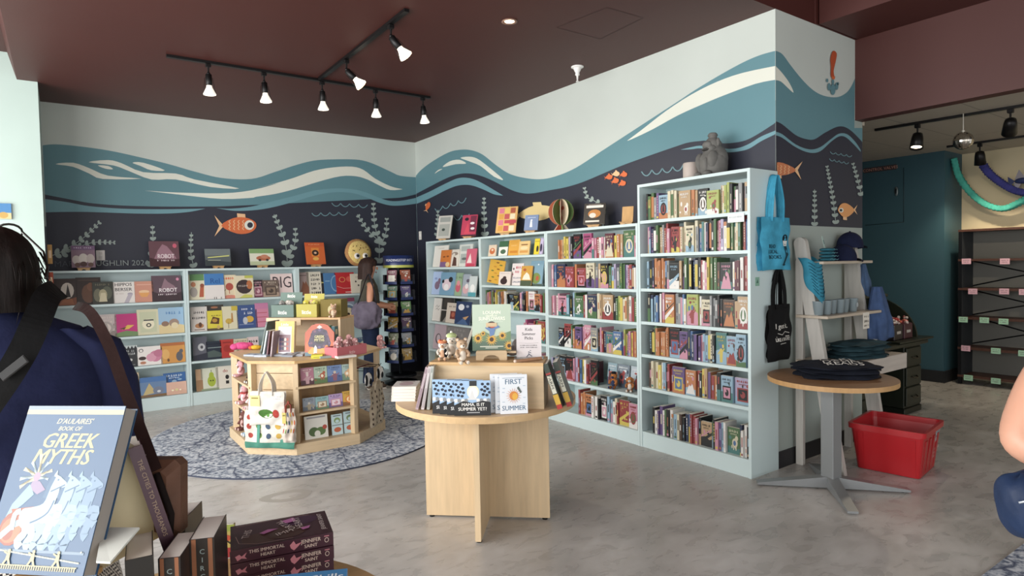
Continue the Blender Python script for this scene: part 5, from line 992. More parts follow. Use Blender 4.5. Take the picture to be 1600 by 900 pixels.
# ---- eight-sided display unit
OV = [(-2.96, -2.02), (-2.96, -2.70), (-2.656, -2.99), (-2.13, -3.0), (-1.753, -2.68), (-1.753, -2.10), (-2.1, -1.75), (-2.62, -1.72)]
OC = V((-2.357, -2.36, 0)); e = empty('display_unit', OC, 'eight-sided maple display unit of shelves on the round rug', 'display unit')
def oscale(s_): return [(OC.x + (x - OC.x) * s_ - OC.x, OC.y + (y - OC.y) * s_ - OC.y) for x, y in OV]
ZB = .0125
mb = MB(); mb.prism(oscale(1.0), ZB, .1, MAPX); mb.build('plinth', e)
mb = MB(); mb.prism(oscale(.97), .745, .768, mat('c9a370', 'woodx'), MAPX); mb.build('top_panel', e)
s_ = oscale(.955)
for i, v in enumerate(s_):
    d = V((v[0], v[1], 0)).normalized(); mb = MB(); mb.M = T(v[0] - d.x * .03, v[1] - d.y * .03, 0, math.atan2(d.y, d.x)); mb.box(-.03, .022, -.02, .02, .1, .745, MAPLE); mb.build('post', e)
mb = MB(); mb.prism(oscale(.55), .1, .745, MAPD); mb.build('core', e)
for i in (0, 2, 4, 5, 6, 7):
    a, b = s_[i], s_[(i + 1) % 8]; o1, o2 = oscale(.56)[i], oscale(.56)[(i + 1) % 8]
    if i == 4 : pass
    for z in ((.33, .545) if i != 4 else (.6,)):
        mb = MB(); mb.prism([a, b, o2, o1] if True else [], z - .009, z + .009, MAPX); mb.build('shelf', e)
a, b = V((*s_[1], 0)), V((*s_[2], 0)); d = (b - a).normalized(); n_ = V((d.y, -d.x, 0)); L1 = (b - a).length
mb = MB(); q = (a + b) / 2 - n_ * .055
for j, (z0, z1_) in enumerate(((.11, .26), (.266, .40), (.406, .52), (.526, .655), (.661, .745))): mb.M = T(q.x, q.y, 0, math.atan2(d.y, d.x)); mb.box(-L1 / 2 + .02, L1 / 2 - .02, 0, .015, z0, z1_, MAPX)
mb.build('slat_panel', e)
mb = MB(); a, b = V((*s_[4], 0)), V((*s_[5], 0)); a3, b3 = V((*s_[3], 0)), V((*s_[4], 0)); d3 = (b3 - a3).normalized(); q = (a3 + b3) / 2; n3 = V((d3.y, -d3.x, 0))
for t_ in (-.16, -.05, .08, .17):
    g = q + d3 * t_; mb.tube([g - n3 * .1 + V((0, 0, .62)), g + n3 * .03 + V((0, 0, .62)), g + n3 * .04 + V((0, 0, .635))], .003, BLK, 6)
mb.tube([q - d3 * .2 - n3 * .1 + V((0, 0, .62)), q + d3 * .2 - n3 * .1 + V((0, 0, .62))], .006, mat('8a3a34', 'metal'), 6)
mb.build('hook_rail', e)
OM = MX.Translation(OC)
# board books on the front shelves: (px0, px1, ytop, ybottom)
F3 = V((*s_[2], 0)) + OC; F4 = V((*s_[3], 0)) + OC; fd = (F4 - F3).normalized(); fn = V((fd.y, -fd.x, 0)); frz = math.atan2(fd.y, fd.x)
def onplane(px, py, off):
    r_ = ray(px, py); P0 = F3 - fn * off; return CP + r_ * ((P0 - CP).dot(fn) / r_.dot(fn))
def obook(x0, x1, yt, z, col, pal, label, items=None, off=.05):
    a, b = onplane(x0, 600, off), onplane(x1, 600, off); w = (b - a).length; top = onplane((x0 + x1) / 2, yt, off).z; c = (a + b) / 2
    rg = random.Random(int(x0 * 3 + yt)); book(label, T(c.x, c.y, z + .001, frz, R(-8)), w * .97, max(.08, (top - z)), .014, col, items if items is not None else scene_art(rg, col, pal), None, 'board books on the front shelves of the display unit', True, 'board_book')
z1s, z2s, z3s = .554, .339, .1
obook(470, 491, 575, z1s, 'b8788c', ['5a3a44', 'c9a0a8', 'e0d0c8', 'e0d0c8'], 'pink board book, left end of the display unit upper shelf')
obook(491, 512, 573, z1s, 'a8c0a8', ['5c7a4c', 'b55a3c', 'e6dcc4', '4c5c4c'], 'pale green board book with a fox face on the upper shelf')
obook(512, 535, 571, z1s, '6a86b8', ['4a5f94', '8a5a6c', 'c9b8a4', '2f3c60'], 'blue board book on the upper shelf of the display unit')
obook(535, 556, 569, z1s, '9cb8b4', ['6c8a74', 'd0a478', 'e0d8c8', '5a6a64'], 'grey-green board book, right end of the upper shelf')
obook(472, 492, 622, z2s, '8a94a0', ['5f6a78', 'a39880', 'c9c4b8', '3c4450'], 'slate board book, left end of the lower shelf')
obook(492, 513, 620, z2s, '8cb4b8', ['5a8a6c', '9c7a5c', 'd9d0b8', '3f6468'], 'aqua board book on the lower shelf of the display unit')
obook(513, 535, 616, z2s, 'b093bf', ['6c5a8c', 'c98a94', 'e0d0dc', '5a4470'], 'lilac board book on the lower shelf of the display unit')
obook(535, 557, 611, z2s, 'cfa23c', ['8a5a34', 'd97a34', 'ecd9a4', '7a5a2a'], 'golden board book, right end of the lower shelf')
obook(474, 511, 650, z3s, 'dddcd2', [], 'wide white book with a green hump, bottom of the display unit', [('e', .38, .3, .22, .2, '4f6b3e'), ('e', .68, .3, .22, .18, '5a7a42'), ('e', .53, .2, .13, .14, 'dddcd2'), ('e', .86, .45, .1, .1, 'b54a3a'), ('r', .1, .88, .9, .95, '9a9aa0')])
obook(517, 534, 648, z3s, 'b7d0d4', [], 'pale blue striped board book beside the wide white one', [('r', 0, .45, 1, .5, '7a8a8c'), ('e', .5, .7, .3, .14, '7d9a5a'), ('e', .5, .66, .18, .08, 'b7d0d4'), ('e', .5, .25, .34, .12, 'c0603c'), ('r', .15, .9, .85, .94, '55606a')])
obook(536, 556, 643, z3s, 'b0ccd4', [], 'pale blue striped board book at the right end of the bottom', [('r', 0, .45, 1, .5, '7a8a8c'), ('e', .5, .7, .3, .14, '6d8a5a'), ('e', .5, .66, .18, .08, 'b0ccd4'), ('e', .5, .25, .34, .12, 'b85a3c'), ('r', .15, .9, .85, .94, '55606a')])
# plush animals on the left face
def sd_(px, py, z, r_, col, b, label, ear, sc): p = on(0, -2.93, px, py); plush(T(-2.86, p.y, z + .001, R(-80)), sc, col, b, label, 'sit', ear)
sd_(364, 590, .554, 0, 'd9a0aa', 'e8ccd0', 'pink plush pig on the upper side shelf of the display unit', 'flop', .17)
plush(T(-2.86, -2.5, .555, R(-80)), .16, '3a2a2c', 'e6ddd4', 'dark brown and white plush on the upper side shelf', ear='round')
plush(T(-2.87, -2.25, .34, R(-75)), .19, 'dfa3a6', 'edd0cf', 'pink plush pig with a red scarf on the middle side shelf', ear='round', extra=lambda o: (lambda f: (f.lathe([(.17, .46), (.21, .49), (.17, .53)], mat('b8403c', 'cloth'), 18, (0, -.02, 0)), f.build('scarf', o)))(MB()))
plush(T(-2.87, -2.52, .34, R(-85)), .19, 'e8dcd8', 'dfa3a6', 'white and pink plush beside the scarfed pig', ear='long')
plush(T(-2.87, -2.45, .101, R(-85)), .2, '9cc0d8', 'e4eaee', 'light blue plush in the lowest side compartment', ear='round')
plush(T(-2.87, -2.2, .101, R(-75)), .19, '7a4a44', 'c9a49c', 'brown plush in the lowest side compartment', ear='round')
# tote bags
def tote(M, w, h, d, col, label, items, handle_h=.22, hcol=None, layers=1, bottom=None, tagcol=None, seed=1, grp=None):
    """flat cloth bag hanging; local front -y, origin at top of the handles"""
    rg = random.Random(seed); c = mat(col, 'cloth'); e = empty('tote_bag', M, label, 'bag', grp)
    for L_ in range(layers):
        mb = MB(); oy = L_ * (d * .8); sx = (rg.random() - .5) * .02; ph = rg.uniform(0, 6)
        def f(sgn):
            def g(u, v):
                x = (u - .5) * w * (1 + .04 * sin(v * 3)); z = -handle_h - v * h
                bul = (1 - (2 * u - 1) ** 4) * (.25 + .75 * sin(min(1, v * 1.05) * pi * .62)) * (1 if v < .97 else .4)
                y = oy + sgn * (d / 2) * bul + .006 * sin(u * 11 + v * 5 + ph) * min(1, v * 3) + .004 * sin(v * 17 + u * 6 + ph)
                return (x + sx + .006 * sin(v * 9 + ph), y, z + .008 * sin(u * pi) * (1 if v > .9 else 0))
            return g
        mb.grid(f(-1), 18, 20, c); mb.grid(f(1), 18, 20, c)
        F_ = f(-1)
        if L_ == 0 and items:
            art(mb, lambda u, v, k: tuple(V(F_(u, 1 - v)) - V((0, .0012 + EPS * k, 0))), w, h, items, 'cloth')
        if L_ == 0 and bottom:
            mb.grid(lambda u, v: tuple(V(F_(u, .82 + v * .18)) - V((0, .002, 0))), 14, 4, mat(bottom, 'cloth'))
        mb.build('body', e)
        for s2 in (-1, 1):
            mb = MB(); hw = w * .2; y0 = oy + s2 * d * .22; P = cr([(-hw + sx, y0, -handle_h - .03), (-hw * .9, y0, -handle_h * .6), (-hw * .35, y0 * .4, -.025), (0, y0 * .2, 0), (hw * .35, y0 * .4, -.025), (hw * .9, y0, -handle_h * .6), (hw + sx, y0, -handle_h - .03)], 4)
            vs = []; 
            for p in P: vs += [(p[0], p[1] - .0015, p[2] - .0), (p[0], p[1] + .0015, p[2])]
            mb.tube(P, .013, mat(hcol or col, 'cloth'), 8, .25); mb.build('handle', e)
    if tagcol:
        mb = MB(); mb.box(-w * .46, -w * .18, -d * .62, -d * .6, -handle_h - h * .42, -handle_h - h * .1, mat(tagcol, 'paper')); mb.box(-w * .42, -w * .22, -d * .625, -d * .62, -handle_h - h * .2, -handle_h - h * .16, mat('8a7a3a', 'paper')); mb.build('hang_tag', e)
    return e
a, b = V((*s_[1], 0)) + OC, V((*s_[2], 0)) + OC; d = (b - a).normalized(); n_ = V((d.y, -d.x, 0)); tz = math.atan2(d.y, d.x); q = (a + b) / 2
g = q + n_ * .085 - d * .0
caterp = [('e', .5 + .04 * i, .36, .07, .1, ['3c6b2e', '5c9440'][i % 2]) for i in range(-2, 5)] + [('e', .83, .36, .075, .11, 'b53a34')]
tote(T(g.x, g.y, .69, tz), .29, .27, .03, 'd9d3c8', 'white canvas tote with a green and red round print, front of the panel', [('e', .5, .36, .22, .13, '44702f'), ('e', .46, .38, .05, .09, '76a848'), ('e', .56, .36, .05, .09, '5c9440'), ('e', .78, .36, .08, .12, 'b54038')] + bars(.66, .92, .84, .03, 5, 'b4aeb8') + bars(.66, .92, .78, .03, 5, 'b4aeb8'), .155, layers=2, tagcol='dfcf84', seed=4)
g2 = q + n_ * .055
fr = [('e', .12 + (i % 5) * .19, .35 + (i // 5) * .24, .05, .07, ['a8423a', '4a5a70', 'c0603c', '6c8a4a', 'c9a34a'][(i * 3) % 5]) for i in range(15)] + [('r', .27, .18, .33, 1, '4f8f7c'), ('r', .72, .18, .78, 1, '4f8f7c')]
tote(T(g2.x, g2.y, .44, tz), .42, .31, .05, 'd6cfc0', 'large fruit-print canvas tote with a green base below the white tote', fr, .06, '4f8f7c', 1, '4a8a76', None, 9)
g3 = q + d * .175 + n_ * .075; tote(T(g3.x, g3.y, .46, tz + R(15)), .1, .27, .04, 'cfc0b0', 'folded fruit-print bag with a yellow tag beside the large tote', fr[:15], .06, 'b05a4c', 1, None, 'd9c66a', 12)
hk = [(q0, i) for i, q0 in enumerate((-.12, .12))]
q = (a3 + b3) / 2 + OC
for t_, z_, nm in ((-.08, .53, 'round white and black plush pouch hanging on the left hook'), (.15, .55, 'round white and black plush pouch nearer the shopper in jeans')):
    g = q + d3 * t_ + n3 * .035; mb = MB(); mb.M = T(g.x, g.y, z_, math.atan2(d3.y, d3.x)); mb.ell((0, 0, 0), (.062, .018, .062), mat('e4e1da', 'fur')); mb.ell((.012, -.016, -.018), (.022, .008, .028), mat('1b1a1c', 'fur')); mb.ell((-.045, -.006, .0), (.014, .014, .05), mat('1b1a1c', 'fur'))
    mb.tube([(0, .0, .055), (0, .01, .085)], .003, BLK, 6); mb.tube([(.055 * cos(t), -.015, .055 * sin(t)) for t in [pi * .1 + k * .15 for k in range(8)]], .003, mat('1b1a1c', 'fur'), 6)
    tag(mb.build('plush_pouch'), nm, 'pouch')
g = q + d3 * .05 + n3 * .05
tote(T(g.x, g.y, .52, math.atan2(d3.y, d3.x)), .25, .36, .03, 'b5a58c', 'long tan cloth bag printed with small brown animals on the hook side', [('e', .12 + (i % 4) * .25, .08 + (i // 4) * .13, .035, .035, '54423a') for i in range(28)], .06, seed=21)
# ---- on top of the display unit
ZO = .7685
rA, rB = V((-2.62, -2.07, 0)), V((-2.12, -2.57, 0)); rd = (rB - rA).normalized(); rrz = math.atan2(rd.y, rd.x); rc = (rA + rB) / 2; rn = V((-rd.y, rd.x, 0))
mb = MB(); mb.box(-.36, .36, 0, .30, .275, .293, mat('d0a878', 'woodx')); mb.box(-.36, -.34, 0, .3, 0, .275, MAPLE); mb.box(.34, .36, 0, .3, 0, .275, MAPLE); mb.box(-.34, .34, .28, .30, 0, .275, MAPX); mb.box(-.36, -.02, -.002, .018, .225, .293, MAPX)
o = mb.build('display_riser'); o.matrix_world = T(rc.x, rc.y, ZO, rrz); tag(o, 'maple shelf riser on top of the display unit', 'riser')
ZP = ZO + .2935
def rp(u, v): return rc + rd * u + rn * v
def openbox(c0, rzz, w, dd, h, col, flap, label, txt, z, tcol='f0eee6', inner=()):
    e = empty('display_box', T(c0.x, c0.y, z, rzz), label, 'box'); mb = MB(); m_ = mat(col, 'paper')
    mb.box(-w / 2, w / 2, -dd / 2, -dd / 2 + .003, 0, h, m_); mb.box(-w / 2, -w / 2 + .003, -dd / 2 + .003, dd / 2, 0, h, m_); mb.box(w / 2 - .003, w / 2, -dd / 2 + .003, dd / 2, 0, h, m_); mb.box(-w / 2 + .003, w / 2 - .003, dd / 2 - .003, dd / 2, 0, h, m_); mb.box(-w / 2, w / 2, -dd / 2, dd / 2, 0, .003, m_)
    art(mb, lambda u, v, k: (-w / 2 + u * w, -dd / 2 - EPS * k, v * h), w, h, [('t', txt, .5, .25, .3, .5, .008, tcol)] if txt else [('e', .5, .4, .15, .25, tcol)])
    mb.build('tray', e)
    if flap:
        mb = MB(); mb.M = T(0, dd / 2, h, 0, R(-10)); mb.box(-w / 2, w / 2, -.001, .002, 0, flap, m_); art(mb, lambda u, v, k: (-w / 2 + u * w, -.001 - EPS * k, v * flap), w, flap, [('t', txt, .5, .55, .28, .5, .008, tcol)] if txt else []); mb.build('header', e)
    return e
c0 = rp(-.22, .12); openbox(c0, rrz, .22, .16, .115, '6a8078', .11, 'grey-green box of plush toys on the unit riser', 'little', ZP)
for i, (u, v) in enumerate(((-.275, .135), (-.185, .135), (-.23, .165))): p = rp(u, v); plush(T(p.x, p.y, ZP + .045, rrz + R(10 * i - 10)), .13, ['8a8784', 'b0a9a4', 'd4cdc6'][i], 'd9d2ca', ['dark grey plush at the left of the grey-green box', 'light grey plush at the right of the grey-green box', 'pale plush at the back of the grey-green box'][i], ear='flop')
c0 = rp(.02, .11); openbox(c0, rrz, .2, .15, .12, 'b9ae52', .09, 'yellow box of plush toys on the unit riser', 'little', ZP)
for i, (u, v) in enumerate(((-.03, .125), (.06, .125), (.015, .155))): p = rp(u, v); plush(T(p.x, p.y, ZP + .055, rrz + R(8 * i - 8)), .12, ['e0d24a', 'd9cf5c', 'dfb894'][i], 'efe6a0', ['yellow plush at the left of the yellow box', 'yellow plush at the right of the yellow box', 'peach plush at the back of the yellow box'][i], ear='flop')
c0 = rp(.24, .14); openbox(c0, rrz, .2, .14, .16, '7a6a2c', 0, 'olive closed-front box right of the yellow box', '', ZP, 'b0a464')
plush(T(*[*rp(.29, .02)][:2], ZP, rrz), .14, 'c09a7c', 'dcc4a8', 'tan plush at the right end of the riser', ear='round')
# framed display with comic-style book in the riser, Greek Myths die-cut book, pink box
def otop(px, py): return on(2, ZO, px, py)
e0 = stand('yellow-framed picture book with a crowded cover in the maple riser', (429, 556), (459, 556), 503, ZO, R(7), .03, 'dfaa48', [('r', .18, .04, .85, .84, 'd8d4dc'), ('r', .22, .1, .81, .6, '8a6a74')] + [('e', .3 + .12 * (i % 4), .2 + .13 * (i // 4), .06, .05, ['5a4a7a', 'b5564a', 'd9cfc4', '3c3c54'][(i * 3) % 4]) for i in range(12)] + [('r', .2, .64, .83, .74, 'f0eef0'), ('t', 'Little', .5, .86, .08, .5, .008, 'f4f0e6'), ('r', .22, .05, .8, .08, 'f0eef0')], None)
gm = [('r', 0, 0, 1, .12, '3f5f7c')] + [('p', [(.5 + .5 * cos(a), .5 + .5 * sin(a)) for a in [R(22.5 + 45 * i) for i in range(8)]], 'c0532e'), ('p', [(.5 + .42 * cos(a), .5 + .42 * sin(a)) for a in [R(22.5 + 45 * i) for i in range(8)]], 'd98a3a'), ('e', .5, .54, .4, .33, '3a2c4a')] + [('e', .5 + .33 * cos(a), .54 + .27 * sin(a), .05, .04, ['5a4a78', '6c4058', '2c2238'][i % 3]) for i, a in enumerate([2 * pi * i / 12 for i in range(12)])] + [('e', .5, .54, .2, .17, '262028'), ('t', 'GREEK', .5, .56, .085, .34, .008, 'd9cf8c'), ('t', 'MYTHS', .5, .455, .085, .34, .008, 'd9cf8c'), ('p', [(.3, .06), (.42, .06), (.42, .26), (.36, .34), (.32, .26)], 'd8d4cc'), ('e', .37, .05, .06, .04, 'b0342c'), ('e', .62, .14, .14, .1, 'dd9a3c'), ('e', .75, .2, .08, .14, 'cf7a34'), ('p', [(.4, .9), (.5, .97), (.6, .9), (.5, .85)], 'c9c4bc')]
a, b = otop(476, 557), otop(523, 556)
# octagonal cover outline
c = (a + b) / 2; w = (b - a).length * .97; h_ = .27; mb = MB(); cm = mat('b9502f', 'cover'); pts = [(-.5, 0), (.5, 0), (.5, .72), (.28, .95), (.12, 1), (-.12, 1), (-.28, .95), (-.5, .72)]
P = [(x * w, z * h_) for x, z in pts]
for y in (-.011, .011): mb.poly([(x, y, z) for x, z in P], cm)
mb.add([(x, y, z) for y in (-.011, .011) for x, z in P], [(i, (i + 1) % 8, 8 + (i + 1) % 8, 8 + i) for i in range(8)], cm)
art(mb, lambda u, v, k: ((u - .5) * w * .99, -.011 - EPS * k, v * h_ * (.985 if .2 < u < .8 else .72)), w, h_, [('r', 0, 0, 1, .16, '4a7080'), ('e', .5, .42, .49, .42, 'd2642e'), ('e', .5, .16, .4, .14, 'd99a3c')] + gm[3:])
o = mb.build('picture_book'); o.matrix_world = T(c.x, c.y, ZO + .003, math.atan2((b - a).y, (b - a).x), R(-8)); tag(o, 'orange die-cut GREEK MYTHS book with a dark medallion on the display unit', 'book')
a, b = otop(527, 560), otop(573, 552); c = (a + b) / 2; bz = math.atan2((b - a).y, (b - a).x); nb = V((-(b - a).y, (b - a).x, 0)).normalized()
bw = (b - a).length; openbox(c + nb * .075, bz, bw, .15, .085, 'cf6a72', 0, 'pink box of pink plush toys at the right of the display unit', 'little', ZO, 'f0c4c4')
for i, (u, v, s2, zz) in enumerate(((-.3, .072, .13, .03), (0, .072, .13, .03), (.3, .072, .13, .03), (-.12, .11, .15, .04), (.2, .11, .15, .045))):
    p = c + (b - a).normalized() * u * bw + nb * v; plush(T(p.x, p.y, ZO + zz, bz + R(12 * i - 24)), s2, 'd9a0a0', 'ecc8c4', ['pink plush at the front left of the pink box', 'pink plush at the front middle of the pink box', 'pink plush at the front right of the pink box', 'pink plush at the back left of the pink box', 'pink plush at the back right of the pink box'][i], ear='flop')
p = otop(592, 545); plush(T(p.x + .02, p.y + .02, ZO, bz), .15, 'c98f8c', 'e0b4b0', 'pink plush beside the pink box at the unit edge', ear='flop')
# tall books standing at the back right: dark green spines
for i, (px, col, w2) in enumerate(((537, '2f4a30', .022), (545, '3d6440', .026), (553, '54808c', .04))):
    p = otop(px, 548); mb = MB(); mb.box(-w2 / 2, w2 / 2, 0, .16, 0, .23 - .01 * i, mat(col, 'cover')); mb.box(-w2 / 2 + .002, w2 / 2 - .002, .004, .158, .23 - .01 * i, .231 - .01 * i, PAGE); art(mb, lambda u, v, k: (-w2 / 2 + u * w2, -EPS * k * 2, v * .23), w2, .23, [('r', .2, .6, .8, .8, 'd8d4c4'), ('r', .3, .2, .7, .45, 'a8b49a')])
    o = mb.build('picture_book'); pp = p + nb * .22; o.matrix_world = T(pp.x, pp.y, ZO, bz); tag(o, ['dark green upright book behind the pink box', 'mid green upright book behind the pink box', 'blue-grey upright book behind the pink box'][i], 'book', 'upright books behind the pink box')
# leaning tall thin books left of the riser
for i, (px0, py0, yt, col, sc_, ln) in enumerate(((407, 553, 470, '54605c', '7d8a86', 14), (411, 556, 503, 'bcd8dc', 'e0eaea', 12), (417, 557, 505, '5a2f3c', '7a4a54', 9), (423, 558, 502, '8d7a80', 'b0a0a4', 8))):
    p = otop(px0, py0); hgt = .27 if i else .36
    if not i: hgt = .36
    M = T(p.x, p.y, ZO + .003, rrz) @ MX.Rotation(R(ln), 4, 'Y')
    mb = MB(); t2 = .013; mb.box(-t2 / 2, t2 / 2, 0, .2, 0, hgt * .8, mat(col, 'cover')); mb.box(-t2 / 2 + .0015, t2 / 2 - .0015, .003, .198, hgt * .8, hgt * .8 + .0008, PAGE); art(mb, lambda u, v, k: (-t2 / 2 + u * t2, -EPS * k * 2, v * hgt * .8), t2, hgt * .8, [('r', .15, .1, .85, .9, sc_), ('r', .3, .4, .7, .8, col)])
    o = mb.build('picture_book'); o.matrix_world = M; tag(o, ['tallest thin grey-green book leaning on the display unit riser', 'pale aqua thin book leaning on the display unit riser', 'thin maroon book leaning on the display unit riser', 'thin mauve-grey book leaning closest to the yellow frame'][i], 'book', 'thin books leaning on the display unit riser')
# flat fan of little grey books along the front edge
for i, (px, py) in enumerate(((386, 558), (404, 559), (418, 557), (432, 558), (446, 559), (461, 558))):
    p = otop(px, py); mb = MB(); mb.box(-.055, .055, -.0, .09, 0, .014, mat(['a3b0c4', 'b4c4d8', '8f98a6', 'a0a8b4', '8f98a6', 'a0a8b4'][i], 'cover'), .001); art(mb, lambda u, v, k: (-.055 + u * .11, v * .09, .014 + EPS * k), .11, .09, [('r', .1, .15, .9, .8, ['7d8fb0', 'c9d4e2', '6c7484', 'c9ccd4', '6c7484', 'c9ccd4'][i]), ('e', .5, .5, .2, .2, ['d0d8e4', '7d8aa0', 'b0b4be', '5a6070', 'b0b4be', '5a6070'][i])])
    pp = p + V((.02, .03, 0)); o = mb.build('board_book'); o.matrix_world = T(pp.x, pp.y, ZO + .0005 + (.0 if i % 2 == 0 else .0), -R(45) + R((i * 31 % 20) - 10), R(10 if i > 1 else 0)); tag(o, ['flat blue-grey little book at the left corner of the unit top', 'flat pale blue little book beside the left corner of the unit top', 'dark grey little book, first in the overlapping row below the yellow frame', 'silver little book, second in the overlapping row below the yellow frame', 'dark grey little book, third in the overlapping row below the yellow frame', 'silver little book, last in the overlapping row below the yellow frame'][i], 'book', 'little books lying along the unit edge')
p = otop(376, 547); mb = MB(); FU = mat('d94a86', 'fur'); mb.ell((0, 0, .035), (.085, .05, .035), FU); mb.ell((-.06, -.02, .03), (.04, .035, .03), FU); mb.ell((.06, .01, .035), (.04, .035, .03), FU); o = mb.build('plush_animal'); o.matrix_world = T(p.x + .02, p.y + .03, ZO, R(-30)); tag(o, 'hot pink plush lying at the left corner of the unit top', 'plush toy')
p = otop(397, 547); mb = MB(); mb.ell((0, 0, .022), (.05, .03, .022), mat('e0b030', 'fur')); mb.ell((-.04, 0, .02), (.025, .02, .018), mat('d9603c', 'fur')); mb.ell((.045, .01, .018), (.03, .02, .016), mat('e0b030', 'fur')); o = mb.build('plush_animal'); o.matrix_world = T(p.x + .02, p.y + .02, ZO, R(-20)); tag(o, 'small yellow and orange plush beside the hot pink one', 'plush toy')
p = otop(497, 560); mb = MB(); mb.box(-.045, .045, -.03, .05, 0, .03, mat('d9d23c', 'paper')); art(mb, lambda u, v, k: (-.045 + u * .09, -.03 - EPS * k, v * .03), .09, .03, [('r', .2, .3, .8, .45, '8a8a3c')]); o = mb.build('price_block'); o.matrix_world = T(p.x, p.y + .02, ZO, R(-25)); tag(o, 'bright yellow folded price card in front of the Greek myths book', 'price card')
for i, (px, py, col) in enumerate(((518, 560, '9aa49c'), (545, 560, 'e0d8d2'))):
    p = otop(px, py); mb = MB(); 
    mb.box(-.08, .08, 0, .11, 0, .018, mat(col, 'cover'), .001); art(mb, lambda u, v, k: (-.08 + u * .16, v * .11, .018 + EPS * k), .16, .11, [('r', .1, .2, .9, .8, ['7d8a80', 'cfc4c0'][i])]); o = mb.build('board_book'); o.matrix_world = T(p.x - .0, p.y + .03, ZO + .0005, R(-6 + 8 * i)); tag(o, ['flat sage book in front of the Greek myths book', 'flat white book in front of the pink box'][i], 'book')
# ------------------------------------------------------------ spinner rack of early readers
SPX, SPY = -.60, -.62
e = empty('spinner_rack', (SPX, SPY, 0), 'dark spinning book rack with a blue STEP INTO READING header in the corner', 'book rack')
DKB = mat('14161c', 'metal'); mb = MB(); mb.lathe([(.21, .0), (.21, .03), (.05, .05), (.02, .06), (.02, 1.62)], DKB, 28); mb.lathe([(.2, .1), (.2, .125)], DKB, 28); mb.build('base', e)
mb = MB(); mb.lathe([(.195, 1.53), (.195, 1.655), (.001, 1.656)], mat('1d2f66', 'plastic'), 40, cap=False); mb.lathe([(.197, 1.50), (.197, 1.532)], mat('b9bf4e', 'plastic'), 40, cap=False); mb.lathe([(.001, 1.50), (.197, 1.5)], DKB, 40, cap=False)
view = math.atan2(CP.y - SPY, CP.x - SPX)
def ring_text(s_, a0, z, hh):
    vs, fs, tw = text_geo(s_, .03); mb.add([(.1965 * cos(view + a0 + x * hh / .195), .1965 * sin(view + a0 + x * hh / .195), z + y * hh) for x, y in vs], fs, mat('dfe3ee', 'plastic'))
ring_text('READING', -.42, 1.58, .03); ring_text('STEP INTO', .58, 1.58, .03); mb.build('header', e)
SPB = [('8a4a5c', 'dark'), ('b55a3c', ''), ('5a8a7c', ''), ('4a4f8a', ''), ('8d8a5a', ''), ('6a9a6c', ''), ('c99a2c', ''), ('5c4f6c', ''), ('7d8a6a', ''), ('9aa4ac', ''), ('6a7a94', ''), ('b89a54', '')]
nmz = ['top', 'second', 'third', 'fourth', 'fifth', 'lowest']; cols = [('wine', '7a3f52'), ('rust', 'a5573c'), ('green', '5a7f6c'), ('violet', '5a4f80'), ('olive', '85824f'), ('leaf green', '6a945c'), ('golden', 'c0952c'), ('plum', '5c4764'), ('sage', '7d8a6a'), ('silver', '9aa4ac'), ('slate', '64748c'), ('tan', 'b0935a')]
for k in range(6):
    z = 1.29 - k * .2
    for j, aoff in enumerate((-.52, .5, 1.55, -1.55)):
        a = view + aoff; mb = MB(); mb.M = T(.155 * cos(a), .155 * sin(a), z, a + pi / 2)
        mb.box(-.085, .085, -.045, .0, 0, .004, DKB); mb.box(-.085, -.082, -.045, .0, 0, .12, DKB); mb.box(.082, .085, -.045, .0, 0, .12, DKB); mb.box(-.085, .085, -.047, -.044, 0, .035, mat('1d2f66', 'plastic')); mb.build('pocket', e)
        if j < 2:
            nm, c = cols[(k * 2 + j) % 12]; M = T(SPX + .155 * cos(a), SPY + .155 * sin(a), z + .006, a + pi / 2, R(-6)) @ MX.Translation((0, -.026, 0)); rg = random.Random(k * 7 + j)
            book(f'{nm} early reader book in the {nmz[k]} row of the spinner rack', M, .135, .172, .018, c, scene_art(rg, c, [rg.choice(['4a5a6c', '5c4a3c', '3c4a3c']), rg.choice(['c9a04c', 'd9d4c8', 'b9584a']), rg.choice(['e0dcd0', '8ab0b8']), 'e4e0d8']), None, 'early readers on the spinner rack', True, 'reader_book')
